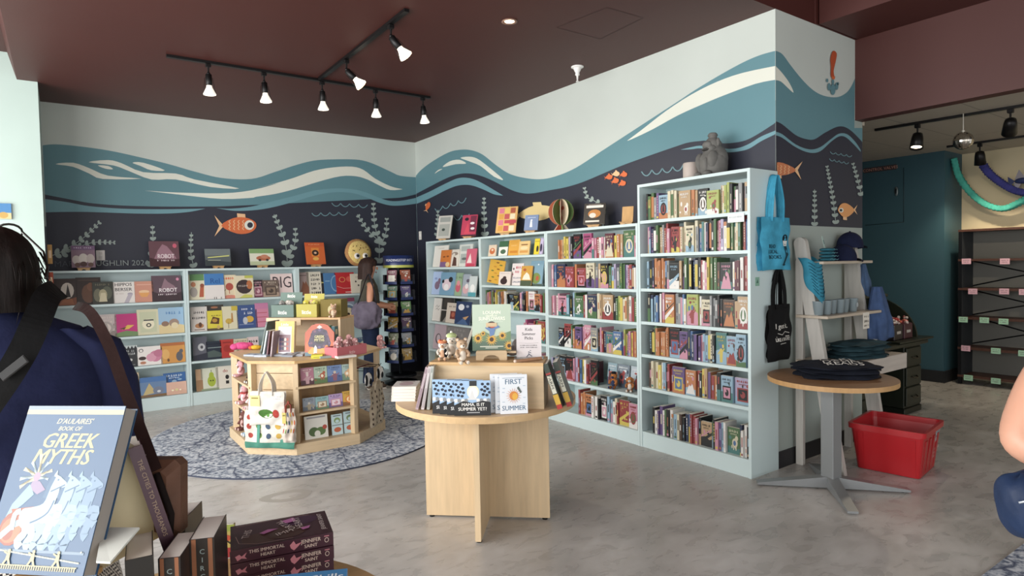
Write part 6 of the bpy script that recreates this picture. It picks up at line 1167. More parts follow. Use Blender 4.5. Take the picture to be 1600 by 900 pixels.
# ------------------------------------------------------------ people
def skinned(name, verts, edges, m, parent=None, sub=2, root=0, smooth=0):
    me = D.meshes.new(name); me.from_pydata([v[:3] for v in verts], edges, []); me.materials.append(m); o = D.objects.new(name, me); COL.objects.link(o)
    if parent: o.parent = parent
    sk = o.modifiers.new('skin', 'SKIN'); sk.use_smooth_shade = True; sk.branch_smoothing = .6
    for i, v in enumerate(verts):
        r_ = v[3] if isinstance(v[3], (tuple, list)) else (v[3], v[3]); me.skin_vertices[0].data[i].radius = r_; me.skin_vertices[0].data[i].use_root = (i == root)
    ss = o.modifiers.new('sub', 'SUBSURF'); ss.levels = sub; ss.render_levels = sub
    return o
SKIN = mat('c08a70', 'skin'); SKIN2 = mat('c9977f', 'skin')
def human(M, label, S, facing_cloth, hairfn, skin=SKIN, arms=None, trousers='2a3346', top='5a5246', shoes='2a2625', top_hem=.92, sleeve=0, legs=True, wide=1.0, head=None, trm=None, hem_flare=1.0):
    """faces local -y; S = height/1.7 ; arms = [(elbow, wrist, handdir) left, right]"""
    e = empty('person', M, label, 'person'); s_ = S
    P = lambda x, y, z: (x * s_, y * s_, z * s_)
    hc = head or (0, -.01, 1.56)
    verts = []; edges = []
    def v(x, y, z, r, to=None):
        verts.append((*P(x, y, z), (r[0] * s_, r[1] * s_) if isinstance(r, tuple) else r * s_)); i = len(verts) - 1
        if to is not None: edges.append((to, i))
        return i
    pel = v(0, 0, .93, (.135 * wide, .10)); wa = v(0, .0, 1.08, (.12 * wide, .085), pel); ch = v(0, 0, 1.25, (.14 * wide, .10), wa); nb_ = v(0, .005, 1.36, (.08, .055), ch); nk = v(0, .0, 1.455, .048, nb_)
    hd0 = v(hc[0], hc[1] + .005, hc[2] - .055, (.066, .075), nk); hd1 = v(hc[0], hc[1], hc[2] + .02, (.078, .095), hd0); v(hc[0], hc[1] + .008, hc[2] + .085, (.06, .072), hd1)
    hands = []
    for sx, (el, wr) in zip((-1, 1), arms):
        sh = v(sx * .155 * wide, 0, 1.345, .046, nb_); up = v((sx * .175 * wide * .6 + el[0] * .4), el[1] * .4, 1.36 * .6 + el[2] * .4, .05, sh); elb = v(*el, .041, up); mid = v(*[(a * .6 + b * .4) for a, b in zip(el, wr)], .039, elb); w_ = v(*wr, .027, mid)
        d = (V(wr) - V(el)).normalized(); palm = v(*(V(wr) + d * .05), (.036, .02), w_); hands.append((V(wr) + d * .05, d, palm))
        sd = d.cross(V((0, 0, 1))); sd = sd.normalized() if sd.length > .2 else V((1, 0, 0))
        upv = sd.cross(d)
        for f, (o_, L_) in enumerate(((-.027, .062), (-.009, .072), (.009, .068), (.026, .055))):
            b0 = V(wr) + d * .078 + upv * o_; k1 = v(*b0, .0095, palm); k2 = v(*(b0 + d * L_ * .5 + sd * .01), .0085, k1); v(*(b0 + d * L_ * .85 + sd * .03), .007, k2)
        t0 = V(wr) + d * .03 - upv * .036; k1 = v(*t0, .011, palm); v(*(t0 + d * .035 - upv * .015 + sd * .012), .009, k1)
    for sx in (-1, 1):
        hp_ = v(sx * .085, 0, .86, .088, pel); kn = v(sx * .09, -.01, .48, .058, hp_); an = v(sx * .09, .02, .09, .036, kn); v(sx * .095, -.10, .035, (.036, .026), an)
    body = skinned('body', verts, edges, skin, e)
    # face and ears
    f = MB(); h = V(P(*hc)); f.ell(h + V((0, -.098, .0)) * s_, (.011 * s_, .014 * s_, .021 * s_), skin); f.ell(h + V((0, -.085, -.052)) * s_, (.026 * s_, .01 * s_, .008 * s_), mat('a5605a', 'skin'))
    for sx in (-1, 1):
        f.ell(h + V((sx * .032, -.086, .025)) * s_, (.013 * s_, .006 * s_, .007 * s_), mat('efeae4', 'plastic')); f.ell(h + V((sx * .032, -.0915, .025)) * s_, (.006 * s_, .003 * s_, .006 * s_), mat('3a2a20', 'plastic')); f.ell(h + V((sx * .08, .01, .0)) * s_, (.012 * s_, .02 * s_, .03 * s_), skin); f.ell(h + V((sx * .033, -.088, .045)) * s_, (.02 * s_, .006 * s_, .004 * s_), mat('2c1d18', 'hair'))
    f.build('face', e)
    facing_cloth(e, P, s_); hairfn(e, V(P(*hc)), s_)
    return e
def garment(nm, e, P, s_, secs, m, n=28, fold=.004, seed=0):
    """cloth tube through elliptical sections (x, y, z, rx, ry), open ends"""
    mb = MB(); mb.smooth = True; vs = []; rg = random.Random(seed); ph = [rg.uniform(0, 6) for _ in range(4)]; S_ = []
    for a, b in zip(secs, secs[1:]):
        for k in range(4): t = k / 4; t2 = t * t * (3 - 2 * t); S_.append([p * (1 - t2) + q * t2 for p, q in zip(a, b)])
    S_.append(list(secs[-1])); N = len(S_)
    for j, (x, y, z, rx, ry) in enumerate(S_):
        for k in range(n):
            a = 2 * pi * k / n; fo = 1 + fold / .1 * (sin(a * 3 + ph[0] + j * .35) + .6 * sin(a * 7 + ph[1] - j * .2))
            vs.append(P(x + cos(a) * rx * fo, y + sin(a) * ry * fo, z + .004 * sin(a * 4 + ph[2])))
    mb.add(vs, [(j * n + k, j * n + (k + 1) % n, (j + 1) * n + (k + 1) % n, (j + 1) * n + k) for j in range(N - 1) for k in range(n)], m)
    return mb.build(nm, e)
def hair_shell(e, h, s_, length, r, m, front=-.03, flip=.0, seed=1, name='hair', vol=1.0):
    """cap + falling back/side hair leaving the face open (towards -y)"""
    mb = MB(); n, k = 40, 22
    def f(u, v):
        a = u * 2 * pi; top = min(1, v * 2); low = max(0, v * 2 - 1)
        th = top * pi * .5; rx, ry, rz_ = r * 1.0, r * 1.16, r * 1.12
        x = rx * sin(th) * cos(a); y = ry * sin(th) * sin(a) + .012; z = rz_ * cos(th)
        fr_ = max(0, -sin(a))  # 1 towards the face
        L_ = length * (1 - min(1, fr_ * 1.9)) 
        z -= low * L_
        k_ = 1 + low * (flip + .05) + .025 * sin(a * 9 + seed) + .018 * sin(a * 17 + v * 9 + seed) 
        if fr_ > .35 and v > .3: y += (.05 * fr_) * min(1, (v - .3) * 3)
        return h + V((x * k_ * vol, y * k_ * vol, z + .03)) * s_
    mb.grid(f, n, k, m); return mb.build(name, e)
# --- shopper in olive vest by the spinner
wm = on(2, 0, 581, 606)
# local: -y forward. she looks right and slightly away in the picture
face_dir = V((.93, -.26, 0)); frz_ = math.atan2(face_dir.x, -face_dir.y)
WM = T(wm[0], wm[1], 0, frz_)
def wcloth(e, P, s_):
    garment('vest', e, P, s_, [(0, 0.01, 1.43, .07, .065), (0, .01, 1.39, .125, .085), (0, 0, 1.33, .145, .105), (0, 0, 1.22, .15, .12), (0, 0, 1.06, .15, .125), (0, .01, .92, .175, .145), (0, .02, .80, .20, .165)], mat('4d4a3f', 'cloth'), seed=3)
    for sx in (-1, 1): garment('trouser_leg', e, P, s_, [(sx * .07, .01, .93, .105, .115), (sx * .08, 0, .75, .10, .105), (sx * .09, -.01, .48, .078, .082), (sx * .09, .01, .25, .072, .078), (sx * .09, .01, .06, .082, .09)], mat('1f2b45', 'cloth'), seed=5 + sx)
    for sx in (-1, 1):
        mb = MB(); mb.ell(P(sx * .095, -.05, .035), (.05 * s_, .13 * s_, .036 * s_), mat('5c4a40', 'cloth')); mb.box(*[q for q in (P(sx * .095 - .048, 0, 0)[0], P(sx * .095 + .048, 0, 0)[0])], -.17 * s_, .07 * s_, .001, .015, mat('d0c8bc', 'plastic'), .005); mb.build('shoe', e)
def whair(e, h, s_): hair_shell(e, h, s_, .17, .105, mat('33221d', 'hair'), seed=4, vol=1.08)
# her right arm is on the camera side: for a figure facing -y, right arm is -x
human(WM, 'person in olive vest and jeans with a shoulder bag browsing the spinner rack', .96, wcloth, whair, SKIN, arms=[((-.23, .03, 1.10), (-.10, -.20, 1.06)), ((.22, -.02, 1.12), (.08, -.22, 1.08))])
# her bag
def blob_bag(M, w, h, d, m, label, strap, sm=None, extra=None, name='shoulder_bag', nz=.012, cat='bag'):
    mb = MB(); mb.smooth = True
    def f(u, v):
        a = u * 2 * pi; th = v * pi
        sx = abs(cos(a)) ** .6 * (1 if cos(a) > 0 else -1); sy = abs(sin(a)) ** .8 * (1 if sin(a) > 0 else -1)
        q = sin(th) ** .55; k = 1 + nz / .1 * (.5 * sin(a * 5 + th * 3) + .5 * sin(a * 11 - th * 5) * sin(th * 4))
        return (w / 2 * sx * q * k, d / 2 * sy * q * k, h / 2 * cos(th) * (1.0 + .04 * sin(a * 3)))
    mb.grid(f, 44, 26, m); o = mb.build(name); o.matrix_world = M
    if strap:
        mb = MB(); mb.tube(cr(strap, 6), .017, sm or m, 8, .3); mb.build('strap', o)
    if extra: extra(o)
    return tag(o, label, cat)
bc = WM @ V((-.21, .07, .93)); Mi = T(bc.x, bc.y, bc.z, frz_ + R(78))
inv = Mi.inverted(); shp = WM @ V((-.14, .02, 1.37)); s1 = WM @ V((-.215, -.03, 1.2)); s2 = WM @ V((-.20, .12, 1.2))
def st_(o):
    mb = MB(); mb.box(-.02, .03, -.125, -.118, .05, .085, mat('b8b0a8', 'paper'), .003); mb.build('buckle', o)
blob_bag(Mi, .34, .33, .16, mat('6a6275', 'cloth'), 'slouchy purple-grey shoulder bag of the shopper in the olive vest', [tuple(inv @ (WM @ V((-.21, -.05, 1.06)))), tuple(inv @ s1), tuple(inv @ (shp + V((0, 0, .055)))), tuple(inv @ s2), tuple(inv @ (WM @ V((-.21, .17, 1.06))))], mat('2c2a30', 'cloth'), st_, nz=.02)
# --- person in navy at the left, seen from behind
def dl(px, py, d=1.55): return dep(d, px, py)
pc = dep(1.58, -8, 450); PM = T(pc.x, pc.y, 0, R(184))
def ncloth(e, P, s_):
    m = mat('20264a', 'cloth')
    garment('shirt', e, P, s_, [(0, .005, 1.475, .07, .066), (0, .005, 1.45, .115, .085), (0, .0, 1.42, .18, .105), (0, 0, 1.36, .235, .125), (0, 0, 1.24, .245, .14), (0, 0, 1.1, .235, .145), (0, 0, 1.0, .24, .15)], m, 40, .002, 8)
    for sx in (-1, 1): garment('sleeve', e, P, s_, [(sx * .15, 0, 1.42, .05, .075), (sx * .205, -.0, 1.375, .075, .085), (sx * .245, -.01, 1.26, .075, .085), (sx * .262, -.015, 1.10, .07, .08)], m, 24, .002, 3)
    garment('skirt', e, P, s_, [(0, 0, 1.02, .20, .14), (0, 0, .85, .23, .17), (0, 0, .6, .26, .2), (0, 0, .45, .29, .22)], mat('23262e', 'check'), 36, .004, 4)
    for sx in (-1, 1):
        mb = MB(); mb.ell(P(sx * .095, -.05, .035), (.048 * s_, .13 * s_, .036 * s_), mat('2a2624', 'cloth')); mb.build('shoe', e)
    S_ = lambda pts, w, m, nm: (lambda b: (b.tube(cr([P(*p) for p in pts], 5), w, m, 8, .12), b.build(nm, e)))(MB())
def nhair(e, h, s_):
    m = mat('150c09', 'hair'); o = hair_shell(e, h, s_, .115, .1, m, seed=2, vol=.98)
    rg = random.Random(5); mb = MB()
    for i in range(46):
        a = rg.uniform(-.3, pi + .3); r0 = .1; p = h + V((r0 * cos(a), r0 * 1.1 * sin(a) + .01, rg.uniform(-.06, .08))) * s_; d = V((cos(a), sin(a), 0))
        mb.tube([p, p + d * .012 + V((0, 0, -.03)), p + d * rg.uniform(.008, .03) + V((rg.uniform(-.01, .01), 0, -.07))], [.0014, .0012, .0004], m, 5)
    mb.build('loose_strands', e)
NP = human(PM, 'person in navy t-shirt with dark short hair seen from behind at left', .955, ncloth, nhair, mat('a8735c', 'skin'), arms=[((-.27, -.02, 1.08), (-.2, -.2, 1.0)), ((.27, -.02, 1.08), (.2, -.2, 1.0))], wide=1.15)
# straps and bags worn by this person: seen from behind so person's right is picture right
def strap_obj(pts, w, m, label, nm, thick=.1, buckle=None, d=1.3):
    mb = MB(); pts3 = [tuple(p) for p in pts]; P = cr(pts3, 6); vs = []; N = len(P)
    toc = (CP - V(P[N // 2])).normalized()
    for i, p in enumerate(P):
        t = (V(P[min(i + 1, N - 1)]) - V(P[max(i - 1, 0)])).normalized(); u = t.cross(toc).normalized(); n_ = u.cross(t)
        for a, b in ((-1, -1), (1, -1), (1, 1), (-1, 1)): vs.append(tuple(V(p) + u * w / 2 * a + n_ * .0015 * b))
    mb.add(vs, [(i * 4 + k, i * 4 + (k + 1) % 4, (i + 1) * 4 + (k + 1) % 4, (i + 1) * 4 + k) for i in range(N - 1) for k in range(4)] + [(0, 1, 2, 3), (N * 4 - 1, N * 4 - 2, N * 4 - 3, N * 4 - 4)], m)
    return mb, P
def bx(p, d): return dep(d, *p)
mb, P = strap_obj([bx((92, 452), 1.62), bx((75, 462), 1.50), bx((58, 500), 1.43), (bx((38, 545), 1.41)), bx((10, 592), 1.405), bx((-30, 650), 1.41), bx((-90, 740), 1.43), bx((-150, 800), 1.5)], .056, mat('0f0f11', 'cloth'), '', '')
o = mb.build('crossbody_strap'); b = MB(); q = bx((22, 575), 1.395); 
b.M = MX.Translation(q) @ MX((RT, UP, -FW)).transposed().to_4x4() @ MX.Rotation(R(38), 4, 'Z'); b.box(-.036, .036, -.01, .01, -.003, .004, mat('1a1a1c', 'plastic', .8), .002); b.build('buckle', o)
tag(o, 'wide black strap running diagonally across the navy shirt back', 'strap')
mb, P = strap_obj([bx((118, 478), 1.66), bx((140, 487), 1.52), bx((168, 535), 1.46), bx((192, 600), 1.42), bx((215, 660), 1.37), bx((243, 735), 1.33)], .024, mat('2e1a17', 'cloth'), '', '')
BR = mat('6b4836', 'cloth', .5); qb = bx((250, 765), 1.36)
BM = MX.Translation(qb) @ MX((RT, UP, -FW)).transposed().to_4x4()
bg_ = MB(); bg_.M = BM; bg_.box(-.045, .05, -.10, .068, -.04, .03, BR, .02); o = bg_.build('leather_bag'); s_o = mb.build('strap', o)
b = MB(); b.M = BM; b.tube([(.012, .045, .034), (.02, .03, .037), (.045, -.04, .037), (.04, -.09, .034)], .007, mat('1c1210', 'cloth'), 6); b.build('trim', o)
b = MB(); b.M = BM; b.tube([(-.022 + .007 * cos(t), .07 + .012 * sin(t), .02) for t in [2 * pi * k / 12 for k in range(13)]], .0025, mat('8d8680', 'metal'), 6); b.build('ring', o)
tag(o, 'brown leather bag hanging from a long strap beside the navy shirt', 'bag')
# sunglasses pushed up on the hair
hcw = PM @ (V((0, -.01, 1.56)) * .955); 
mb = MB(); g = PM @ MX.Translation(V((0, -.01, 1.56)) * .955)
gl_ = MB(); gl_.M = g
for sx in (-1, 1):
    gl_.tube([(sx * .104, -.03, .045), (sx * .108, .03, .03), (sx * .1, .075, .0)], .0035, mat('1c1714', 'plastic'), 6)
    gl_.tube([(sx * .035 + .028 * cos(t), -.085 + .015 * sin(t), .125 + .02 * sin(t)) for t in [2 * pi * k / 16 for k in range(17)]], .003, mat('1c1714', 'plastic'), 6)
gl_.tube([(-.01, -.085, .13), (.01, -.085, .13)], .003, mat('1c1714', 'plastic'), 6)
for sx in (-1, 1): gl_.tube([(sx * .063, -.08, .125), (sx * .104, -.03, .07), (sx * .107, .03, .03)], .003, mat('1c1714', 'plastic'), 6)
tag(gl_.build('sunglasses'), 'dark sunglasses pushed up on the brown hair of the navy-shirted person', 'sunglasses')
# --- person at the right edge (arm and bag visible)
rp0 = dep(1.42, 1785, 600); 
RM_ = T(rp0.x, rp0.y, 0, R(-36))
elb = dep(1.38, 1580, 690); wr_ = dep(1.30, 1690, 738); shd = dep(1.42, 1622, 500)
ri = RM_.inverted(); S9 = .97
e_l = tuple((ri @ elb) / S9); w_l = tuple((ri @ wr_) / S9); 
def rcloth(e, P, s_):
    m = mat('6d7f8e', 'cloth')
    garment('shirt', e, P, s_, [(0, .005, 1.45, .07, .065), (0, .005, 1.41, .12, .085), (0, 0, 1.36, .15, .1), (0, 0, 1.24, .165, .12), (0, 0, 1.08, .15, .115), (0, 0, .96, .17, .13)], m, 30, .003, 8)
    for sx in (-1, 1): garment('trouser_leg', e, P, s_, [(sx * .07, .0, .98, .10, .11), (sx * .08, 0, .75, .10, .105), (sx * .09, -.01, .48, .085, .09), (sx * .09, .01, .1, .09, .095)], mat('aebfba', 'cloth'), seed=5 + sx)
    for sx in (-1, 1):
        mb = MB(); mb.ell(P(sx * .095, -.05, .035), (.05 * s_, .13 * s_, .036 * s_), mat('d8d4cc', 'cloth')); mb.build('shoe', e)
def rhair(e, h, s_): hair_shell(e, h, s_, .2, .105, mat('4a3222', 'hair'), seed=9)
# which side faces the camera: local -x arm goes to the elbow seen in the picture
human(RM_, 'person cut off by the right edge, bare arm bent over a navy bag', S9, rcloth, rhair, SKIN2, arms=[(e_l, w_l), ((.25, .0, 1.1), (.18, -.2, 1.02))])
q = dep(1.27, 1606, 789); BM = MX.Translation(q) @ MX((RT, UP, -FW)).transposed().to_4x4()
def nb2(o):
    mb = MB(); mb.tube([(-.045, -.04, .03), (-.015, -.052, .035), (.03, -.05, .03)], .0022, mat('aab0b8', 'metal'), 6); mb.build('zip', o); mb = MB(); mb.ell((-.03, -.045, -.05), (.006, .004, .01), mat('d8dcdc', 'plastic')); mb.build('zip_pull', o)
blob_bag(BM @ MX.Rotation(R(14), 4, 'Z') @ MX.Rotation(R(-90), 4, 'X'), .105, .132, .085, mat('1f2f4e', 'cloth', .5), 'navy nylon bag under the bent arm at the right edge', None, None, nb2, nz=.004)
# ------------------------------------------------------------ pedestal table with t-shirts
pcx, pcy = -.085, -5.955; e = empty('pedestal_table', (pcx, pcy, 0), 'round wood-topped table on a grey four-foot pedestal by the tallest bookcase', 'table')
mb = MB(); n = 64; mb.prism([(.385 * cos(2 * pi * i / n), .385 * sin(2 * pi * i / n)) for i in range(n)], .705, .735, mat('b08a5c', 'wood'), mat('8d6a4c', 'woodx')); mb.build('tabletop', e)
GM = mat('8f9294', 'metal'); mb = MB(); mb.M = T(0, 0, 0, R(-8)); mb.box(-.045, .045, -.045, .045, .055, .704, GM, .006); mb.build('column', e)
for a in (-45 - 3, 135 - 3, 42, 222):
    mb = MB(); mb.M = T(0, 0, 0, R(a)); L_ = .46 if a not in (42, 222) else .45; vs = [(.02, -.035, .012), (.02, .035, .012), (.02, .035, .085), (.02, -.035, .085), (L_, -.03, .008), (L_, .03, .008), (L_, .03, .022), (L_, -.03, .022)]
    mb.add(vs, [(0, 3, 2, 1), (4, 5, 6, 7), (0, 1, 5, 4), (2, 3, 7, 6), (0, 4, 7, 3), (1, 2, 6, 5)], GM); o = mb.build('foot', e)
    f = MB(); f.M = T(0, 0, 0, R(a)); f.lathe([(.014, 0), (.014, .011)], BLK, 10, (L_ - .04, 0, 0)); f.build('glide', e)
def shirt_pile(M, w, d, h, col, label, n=3, logo=None, name='t_shirt', seed=1, grp=None, labels=None):
    rg = random.Random(seed); 
    for L_ in range(n):
        ph = [rg.uniform(0, 6) for _ in range(6)]; mb = MB(); c = mat(col, 'cloth'); hh = h / n; ox, oy = rg.uniform(-.02, .02), rg.uniform(-.015, .015); rz_ = rg.uniform(-.12, .12)
        def edge(a):
            ca, sa = cos(a), sin(a); k = (abs(ca) ** 2.6 + abs(sa) ** 2.6) ** (-1 / 2.6)
            return k * (1 + .05 * sin(a * 5 + ph[0]) + .035 * sin(a * 9 + ph[1]))
        def top(u, v):
            a = u * 2 * pi; r_ = v; k = edge(a); x = w / 2 * cos(a) * k * r_; y = d / 2 * sin(a) * k * r_
            z = hh * (1 - .75 * r_ ** (2 if logo and L_ == n - 1 else 6)) + .006 * (1 - r_ ** 4) * sin(x * 34 + ph[2]) * sin(y * 27 + ph[3]) * (1 if L_ == n - 1 else .2) + .004 * sin(a * 8 + ph[4]) * r_ ** 3
            return (x, y, z)
        mb.grid(top, 44, 12, c); mb.grid(lambda u, v: (w / 2 * cos(u * 2 * pi) * edge(u * 2 * pi) * (1 + .0 * v) * (1 if v > 0 else .97), d / 2 * sin(u * 2 * pi) * edge(u * 2 * pi) * (1 if v > 0 else .97), .001 + (hh * .25 + .004 * sin(u * 16 * pi / 2 + ph[4]) - .001) * v), 44, 2, c)
        if logo and L_ == n - 1:
            lx, ly, lw, lh, lines, lc = logo
            for q, (s2, yy, sc) in enumerate(lines):
                vs, fs, tw = text_geo(s2, .04, .2); H_ = lh * sc; 
                sx_ = min(1, lw / (tw * H_)) if tw * H_ > 0 else 1
                pts = []
                for x, y in vs:
                    X, Y = lx + x * H_ * sx_, ly + yy * lh + y * H_
                    r_ = min(.96, math.hypot(X / (w / 2), Y / (d / 2)) / edge(math.atan2(Y / d, X / w))); zz = hh * (1 - .75 * r_ ** (2 if logo and L_ == n - 1 else 6)) + .006 * (1 - r_ ** 4) * sin(X * 34 + ph[2]) * sin(Y * 27 + ph[3]) + .006
                    pts.append((X, Y, zz))
                mb.add(pts, fs, mat(lc, 'cloth'))
        o = mb.build(name); o.matrix_world = M @ T(ox * (L_ < n - 1), oy * (L_ < n - 1), L_ * hh * .98 + .0008, rz_ * (L_ < n - 1)); tag(o, labels[L_] if labels else label, 'shirt', grp)
shirt_pile(T(pcx + .05, pcy - .0, .7355, R(-40)), .52, .38, .10, '171b28', '', 3, (.02, -.075, .30, .062, [('MAKE', 1.1, 1.0), ('DAMN', .1, .9), ('READS', -.85, .9)], 'dcdad4'), seed=4, grp='folded navy t-shirts on the pedestal table', labels=['bottom navy t-shirt of the folded pile on the pedestal table', 'middle navy t-shirt of the folded pile on the pedestal table', 'topmost navy t-shirt with white swirly lettering on the pedestal table'])
# ------------------------------------------------------------ leaning ladder shelf against the mural end
LG = mat('b3b0aa', 'wood'); x0l, x1l = .22, .93; e = empty('ladder_shelf', ((x0l + x1l) / 2, -5.7, 0), 'whitewashed folding ladder shelf with three shelves below the mural', 'shelf')
xc_ = (x0l + x1l) / 2
for x in (x0l, x1l):
    mb = MB(); X = x - xc_; vs = []
    for y, z in ((-.20 if x < .5 else -.17, 0), (-.10 if x < .5 else -.07, 0), (.075, 1.62), (.165, 1.62)): vs += [(X - .02, y, z), (X + .02, y, z)]
    mb.add(vs, [(0, 1, 3, 2), (4, 6, 7, 5), (0, 4, 5, 1), (2, 3, 7, 6), (0, 2, 6, 4), (1, 5, 7, 3)], LG); 
    mb.lathe([(.044, -.0208), (.044, .0208)], LG, 18, (X, .12, 1.62), True, (1, 0, 0)); mb.build('front_rail', e)
    mb = MB(); mb.box(X - .016, X + .016, .10, .155, 0, 1.5, LG, .003); mb.build('rear_leg', e)
for z, y0, y1 in ((1.487, -.035, .135), (1.105, -.10, .135), (.78, -.22, .135)):
    mb = MB(); mb.box(x0l - xc_ - .05 if z < 1.4 else x0l - xc_ + .02, x1l - xc_ - .02 + (.06 if z > 1 else .14), y0, y1, z - .02, z, mat('b3a797', 'woodx'), .002); mb.build('shelf', e)
mb = MB(); mb.box(x0l - xc_ + .02, x1l - xc_ + .14, -.238, -.222, .665, .78, mat('b8b0a8', 'woodx'), .002); mb.box(x1l - xc_ + .124, x1l - xc_ + .14, -.222, .1, .665, .76, mat('b8b0a8', 'wood')); mb.build('apron', e)
mb = MB(); mb.box(.10, .19, -.104, -.1005, .98, 1.10, mat('d9d2c4', 'paper')); art(mb, lambda u, v, k: (.10 + u * .09, -.1042 - EPS * k, .98 + v * .12), .09, .12, bars(.1, .9, .7, .12, 5, '5a5450') + bars(.1, .9, .4, .14, 4, '3c3836') + bars(.1, .9, .15, .1, 6, '5a5450')); o = mb.build('price_sign', e); o['label'] = 'white price sign'
shirt_pile(T(.63, -5.79, .7815, R(-5)), .52, .3, .12, '24404a', '', 4, (.14, -.06, .14, .04, [('make', .7, .8), ('good', -.2, .8)], 'bfc6c6'), seed=7, grp='dark teal shirts on the lowest ladder shelf', labels=['lowest dark teal shirt in the ladder shelf pile', 'second lowest dark teal shirt in the ladder shelf pile', 'dark teal shirt just under the top of the ladder shelf pile', 'top dark teal shirt with pale lettering on the ladder shelf'])
# caps, socks, bandana, cups on ladder shelf
def cap(M, label, col='171e3a', patch=True):
    mb = MB(); c = mat(col, 'cloth'); mb.grid(lambda u, v: (.09 * sin(v * pi / 2) * cos(u * 2 * pi), .10 * sin(v * pi / 2) * sin(u * 2 * pi), .105 * cos(v * pi / 2) + .02), 28, 10, c); mb.grid(lambda u, v: (.09 * cos(u * 2 * pi), .1 * sin(u * 2 * pi), .02 * v), 28, 1, c)
    mb.ell((0, 0, .127), (.008, .008, .005), c); o = mb.build('baseball_cap'); o.matrix_world = M
    b = MB(); b.grid(lambda u, v: ((u - .5) * .155 * (1 - .25 * v * v), -.085 - v * .075 * (1 - (2 * u - 1) ** 2 * .6), .022 - .02 * v * v - .012 * (2 * u - 1) ** 2), 14, 6, c); b.grid(lambda u, v: ((u - .5) * .155 * (1 - .25 * v * v), -.085 - v * .075 * (1 - (2 * u - 1) ** 2 * .6), .018 - .02 * v * v - .012 * (2 * u - 1) ** 2), 14, 6, c); b.build('visor', o)
    if patch: b = MB(); b.box(-.024, .024, -.104, -.097, .04, .085, mat('c9c9c4', 'cloth'), .003); b.box(-.012, .012, -.107, -.103, .05, .075, mat('1a2038', 'cloth'), .002); b.build('patch', o)
    return tag(o, label, 'cap')
cap(T(.70, -5.64, 1.4885, R(60)) , 'navy baseball cap lying on the top ladder shelf', patch=False)
mb = MB(); m_ = mat('b9b7b0', 'wood'); mb.M = T(.86, -5.60, 1.487); mb.cyl((0, 0, 0), (0, 0, .13), .012, m_, 10); mb.lathe([(.045, 0), (.045, .01)], m_, 18); mb.lathe([(.05, .125), (.03, .15)], m_, 16); o = mb.build('cap_stand'); tag(o, 'small pale stand holding up the raised navy cap', 'stand')
cap(T(.87, -5.61, 1.487 + .10, R(75)), 'raised navy baseball cap with a white patch on its stand')
for i in range(4):
    mb = MB(); m_ = mat('2a6a7c', 'cloth'); 
    mb.grid(lambda u, v: (.075 * cos(u * 2 * pi) * (1 + .06 * sin(u * 30 + i)) * sin(v * pi) ** .5, .05 * sin(u * 2 * pi) * (1 + .05 * sin(u * 24)) * sin(v * pi) ** .5, .013 - .012 * cos(v * pi)), 30, 8, m_)
    art(mb, lambda u, v, k: (-.06 + u * .12, -.055 - EPS * k, .005 + v * .016), .12, .016, [('l', [(0, .5), (.2, .9), (.4, .2), (.6, .8), (.8, .3), (1, .7)], .003, '5aa0b0')])
    o = mb.build('bandana'); o.matrix_world = T(.43 + .006 * (i % 2), -5.66, 1.4875 + i * .024, R(5 * i)); tag(o, ['lowest folded teal bandana on the top ladder shelf', 'second folded teal bandana from the bottom of its pile', 'third folded teal bandana from the bottom of its pile', 'topmost folded teal bandana under the small tag'][i], 'bandana', 'folded teal bandanas on the ladder shelf')
mb = MB(); mb.M = T(.42, -5.65, 1.585, R(20), R(-12)); mb.box(-.03, .03, -.001, .001, 0, .09, mat('a9c4bc', 'paper')); mb.box(-.012, .018, -.002, -.001, .03, .06, mat('5a7a78', 'paper')); tag(mb.build('tag'), 'small pale green paper tag standing on the bandanas', 'tag')
mb = MB(); m_ = mat('2b7d98', 'cloth')
def bd(u, v):  # bandana wrapped over the left rail, hanging to a point
    a = -pi * .98 + u * pi * 1.96; q = abs(2 * u - 1)
    zt, zb = 1.50 + .02 * sin(u * 9), 1.19 + .22 * q ** 1.3; z = zt + (zb - zt) * v
    yc = -5.88 + (z / 1.62) * .28 - .01; r_ = (.088 - .02 * v) * (1 + .08 * sin(u * 23 + v * 5) + .05 * sin(u * 11 - v * 7))
    return (x0l + .01 + r_ * sin(a), yc - .01 - r_ * .72 * cos(a), z + .006 * sin(u * 25))
mb.grid(bd, 56, 18, m_); 
for i in range(9):
    for j in range(3):
        u = .36 + j * .12; v = .12 + i * .09
        mb.tube([tuple(V(bd(u + d_ * .05, v + .02 * sin(d_ * 6))) - V((0, .003, 0))) for d_ in (-1, -.5, 0, .5, 1)], .002, mat('174a60', 'cloth'), 5)
tag(mb.build('bandana'), 'turquoise patterned bandana tied around the left ladder rail', 'bandana')
for i, px in enumerate((.23, .32, .41, .50, .59, .70)):
    mb = MB(); m_ = mat('7b8a90', 'plastic', .3); mb.lathe([(.028, 0), (.032, .004), (.04, .095), (.042, .1), (.038, .1), (.03, .012), (.001, .01)], m_, 22, cap=False)
    if i == 5: art(mb, lambda u, v, k: (-.02 + u * .04, -.037 - EPS * k, .03 + v * .045), .04, .045, [('e', .5, .5, .4, .4, '9aa6ac')])
    o = mb.build('cup'); o.matrix_world = T(px, -5.70 - .01 * (i % 2), 1.1055); tag(o, ['grey-blue cup at the far left of the middle ladder shelf', 'second grey-blue cup from the left on the ladder shelf', 'third grey-blue cup from the left on the ladder shelf', 'fourth grey-blue cup from the left on the ladder shelf', 'fifth grey-blue cup from the left on the ladder shelf', 'grey-blue cup at the right end of the middle ladder shelf'][i], 'cup', 'cups on the middle ladder shelf')
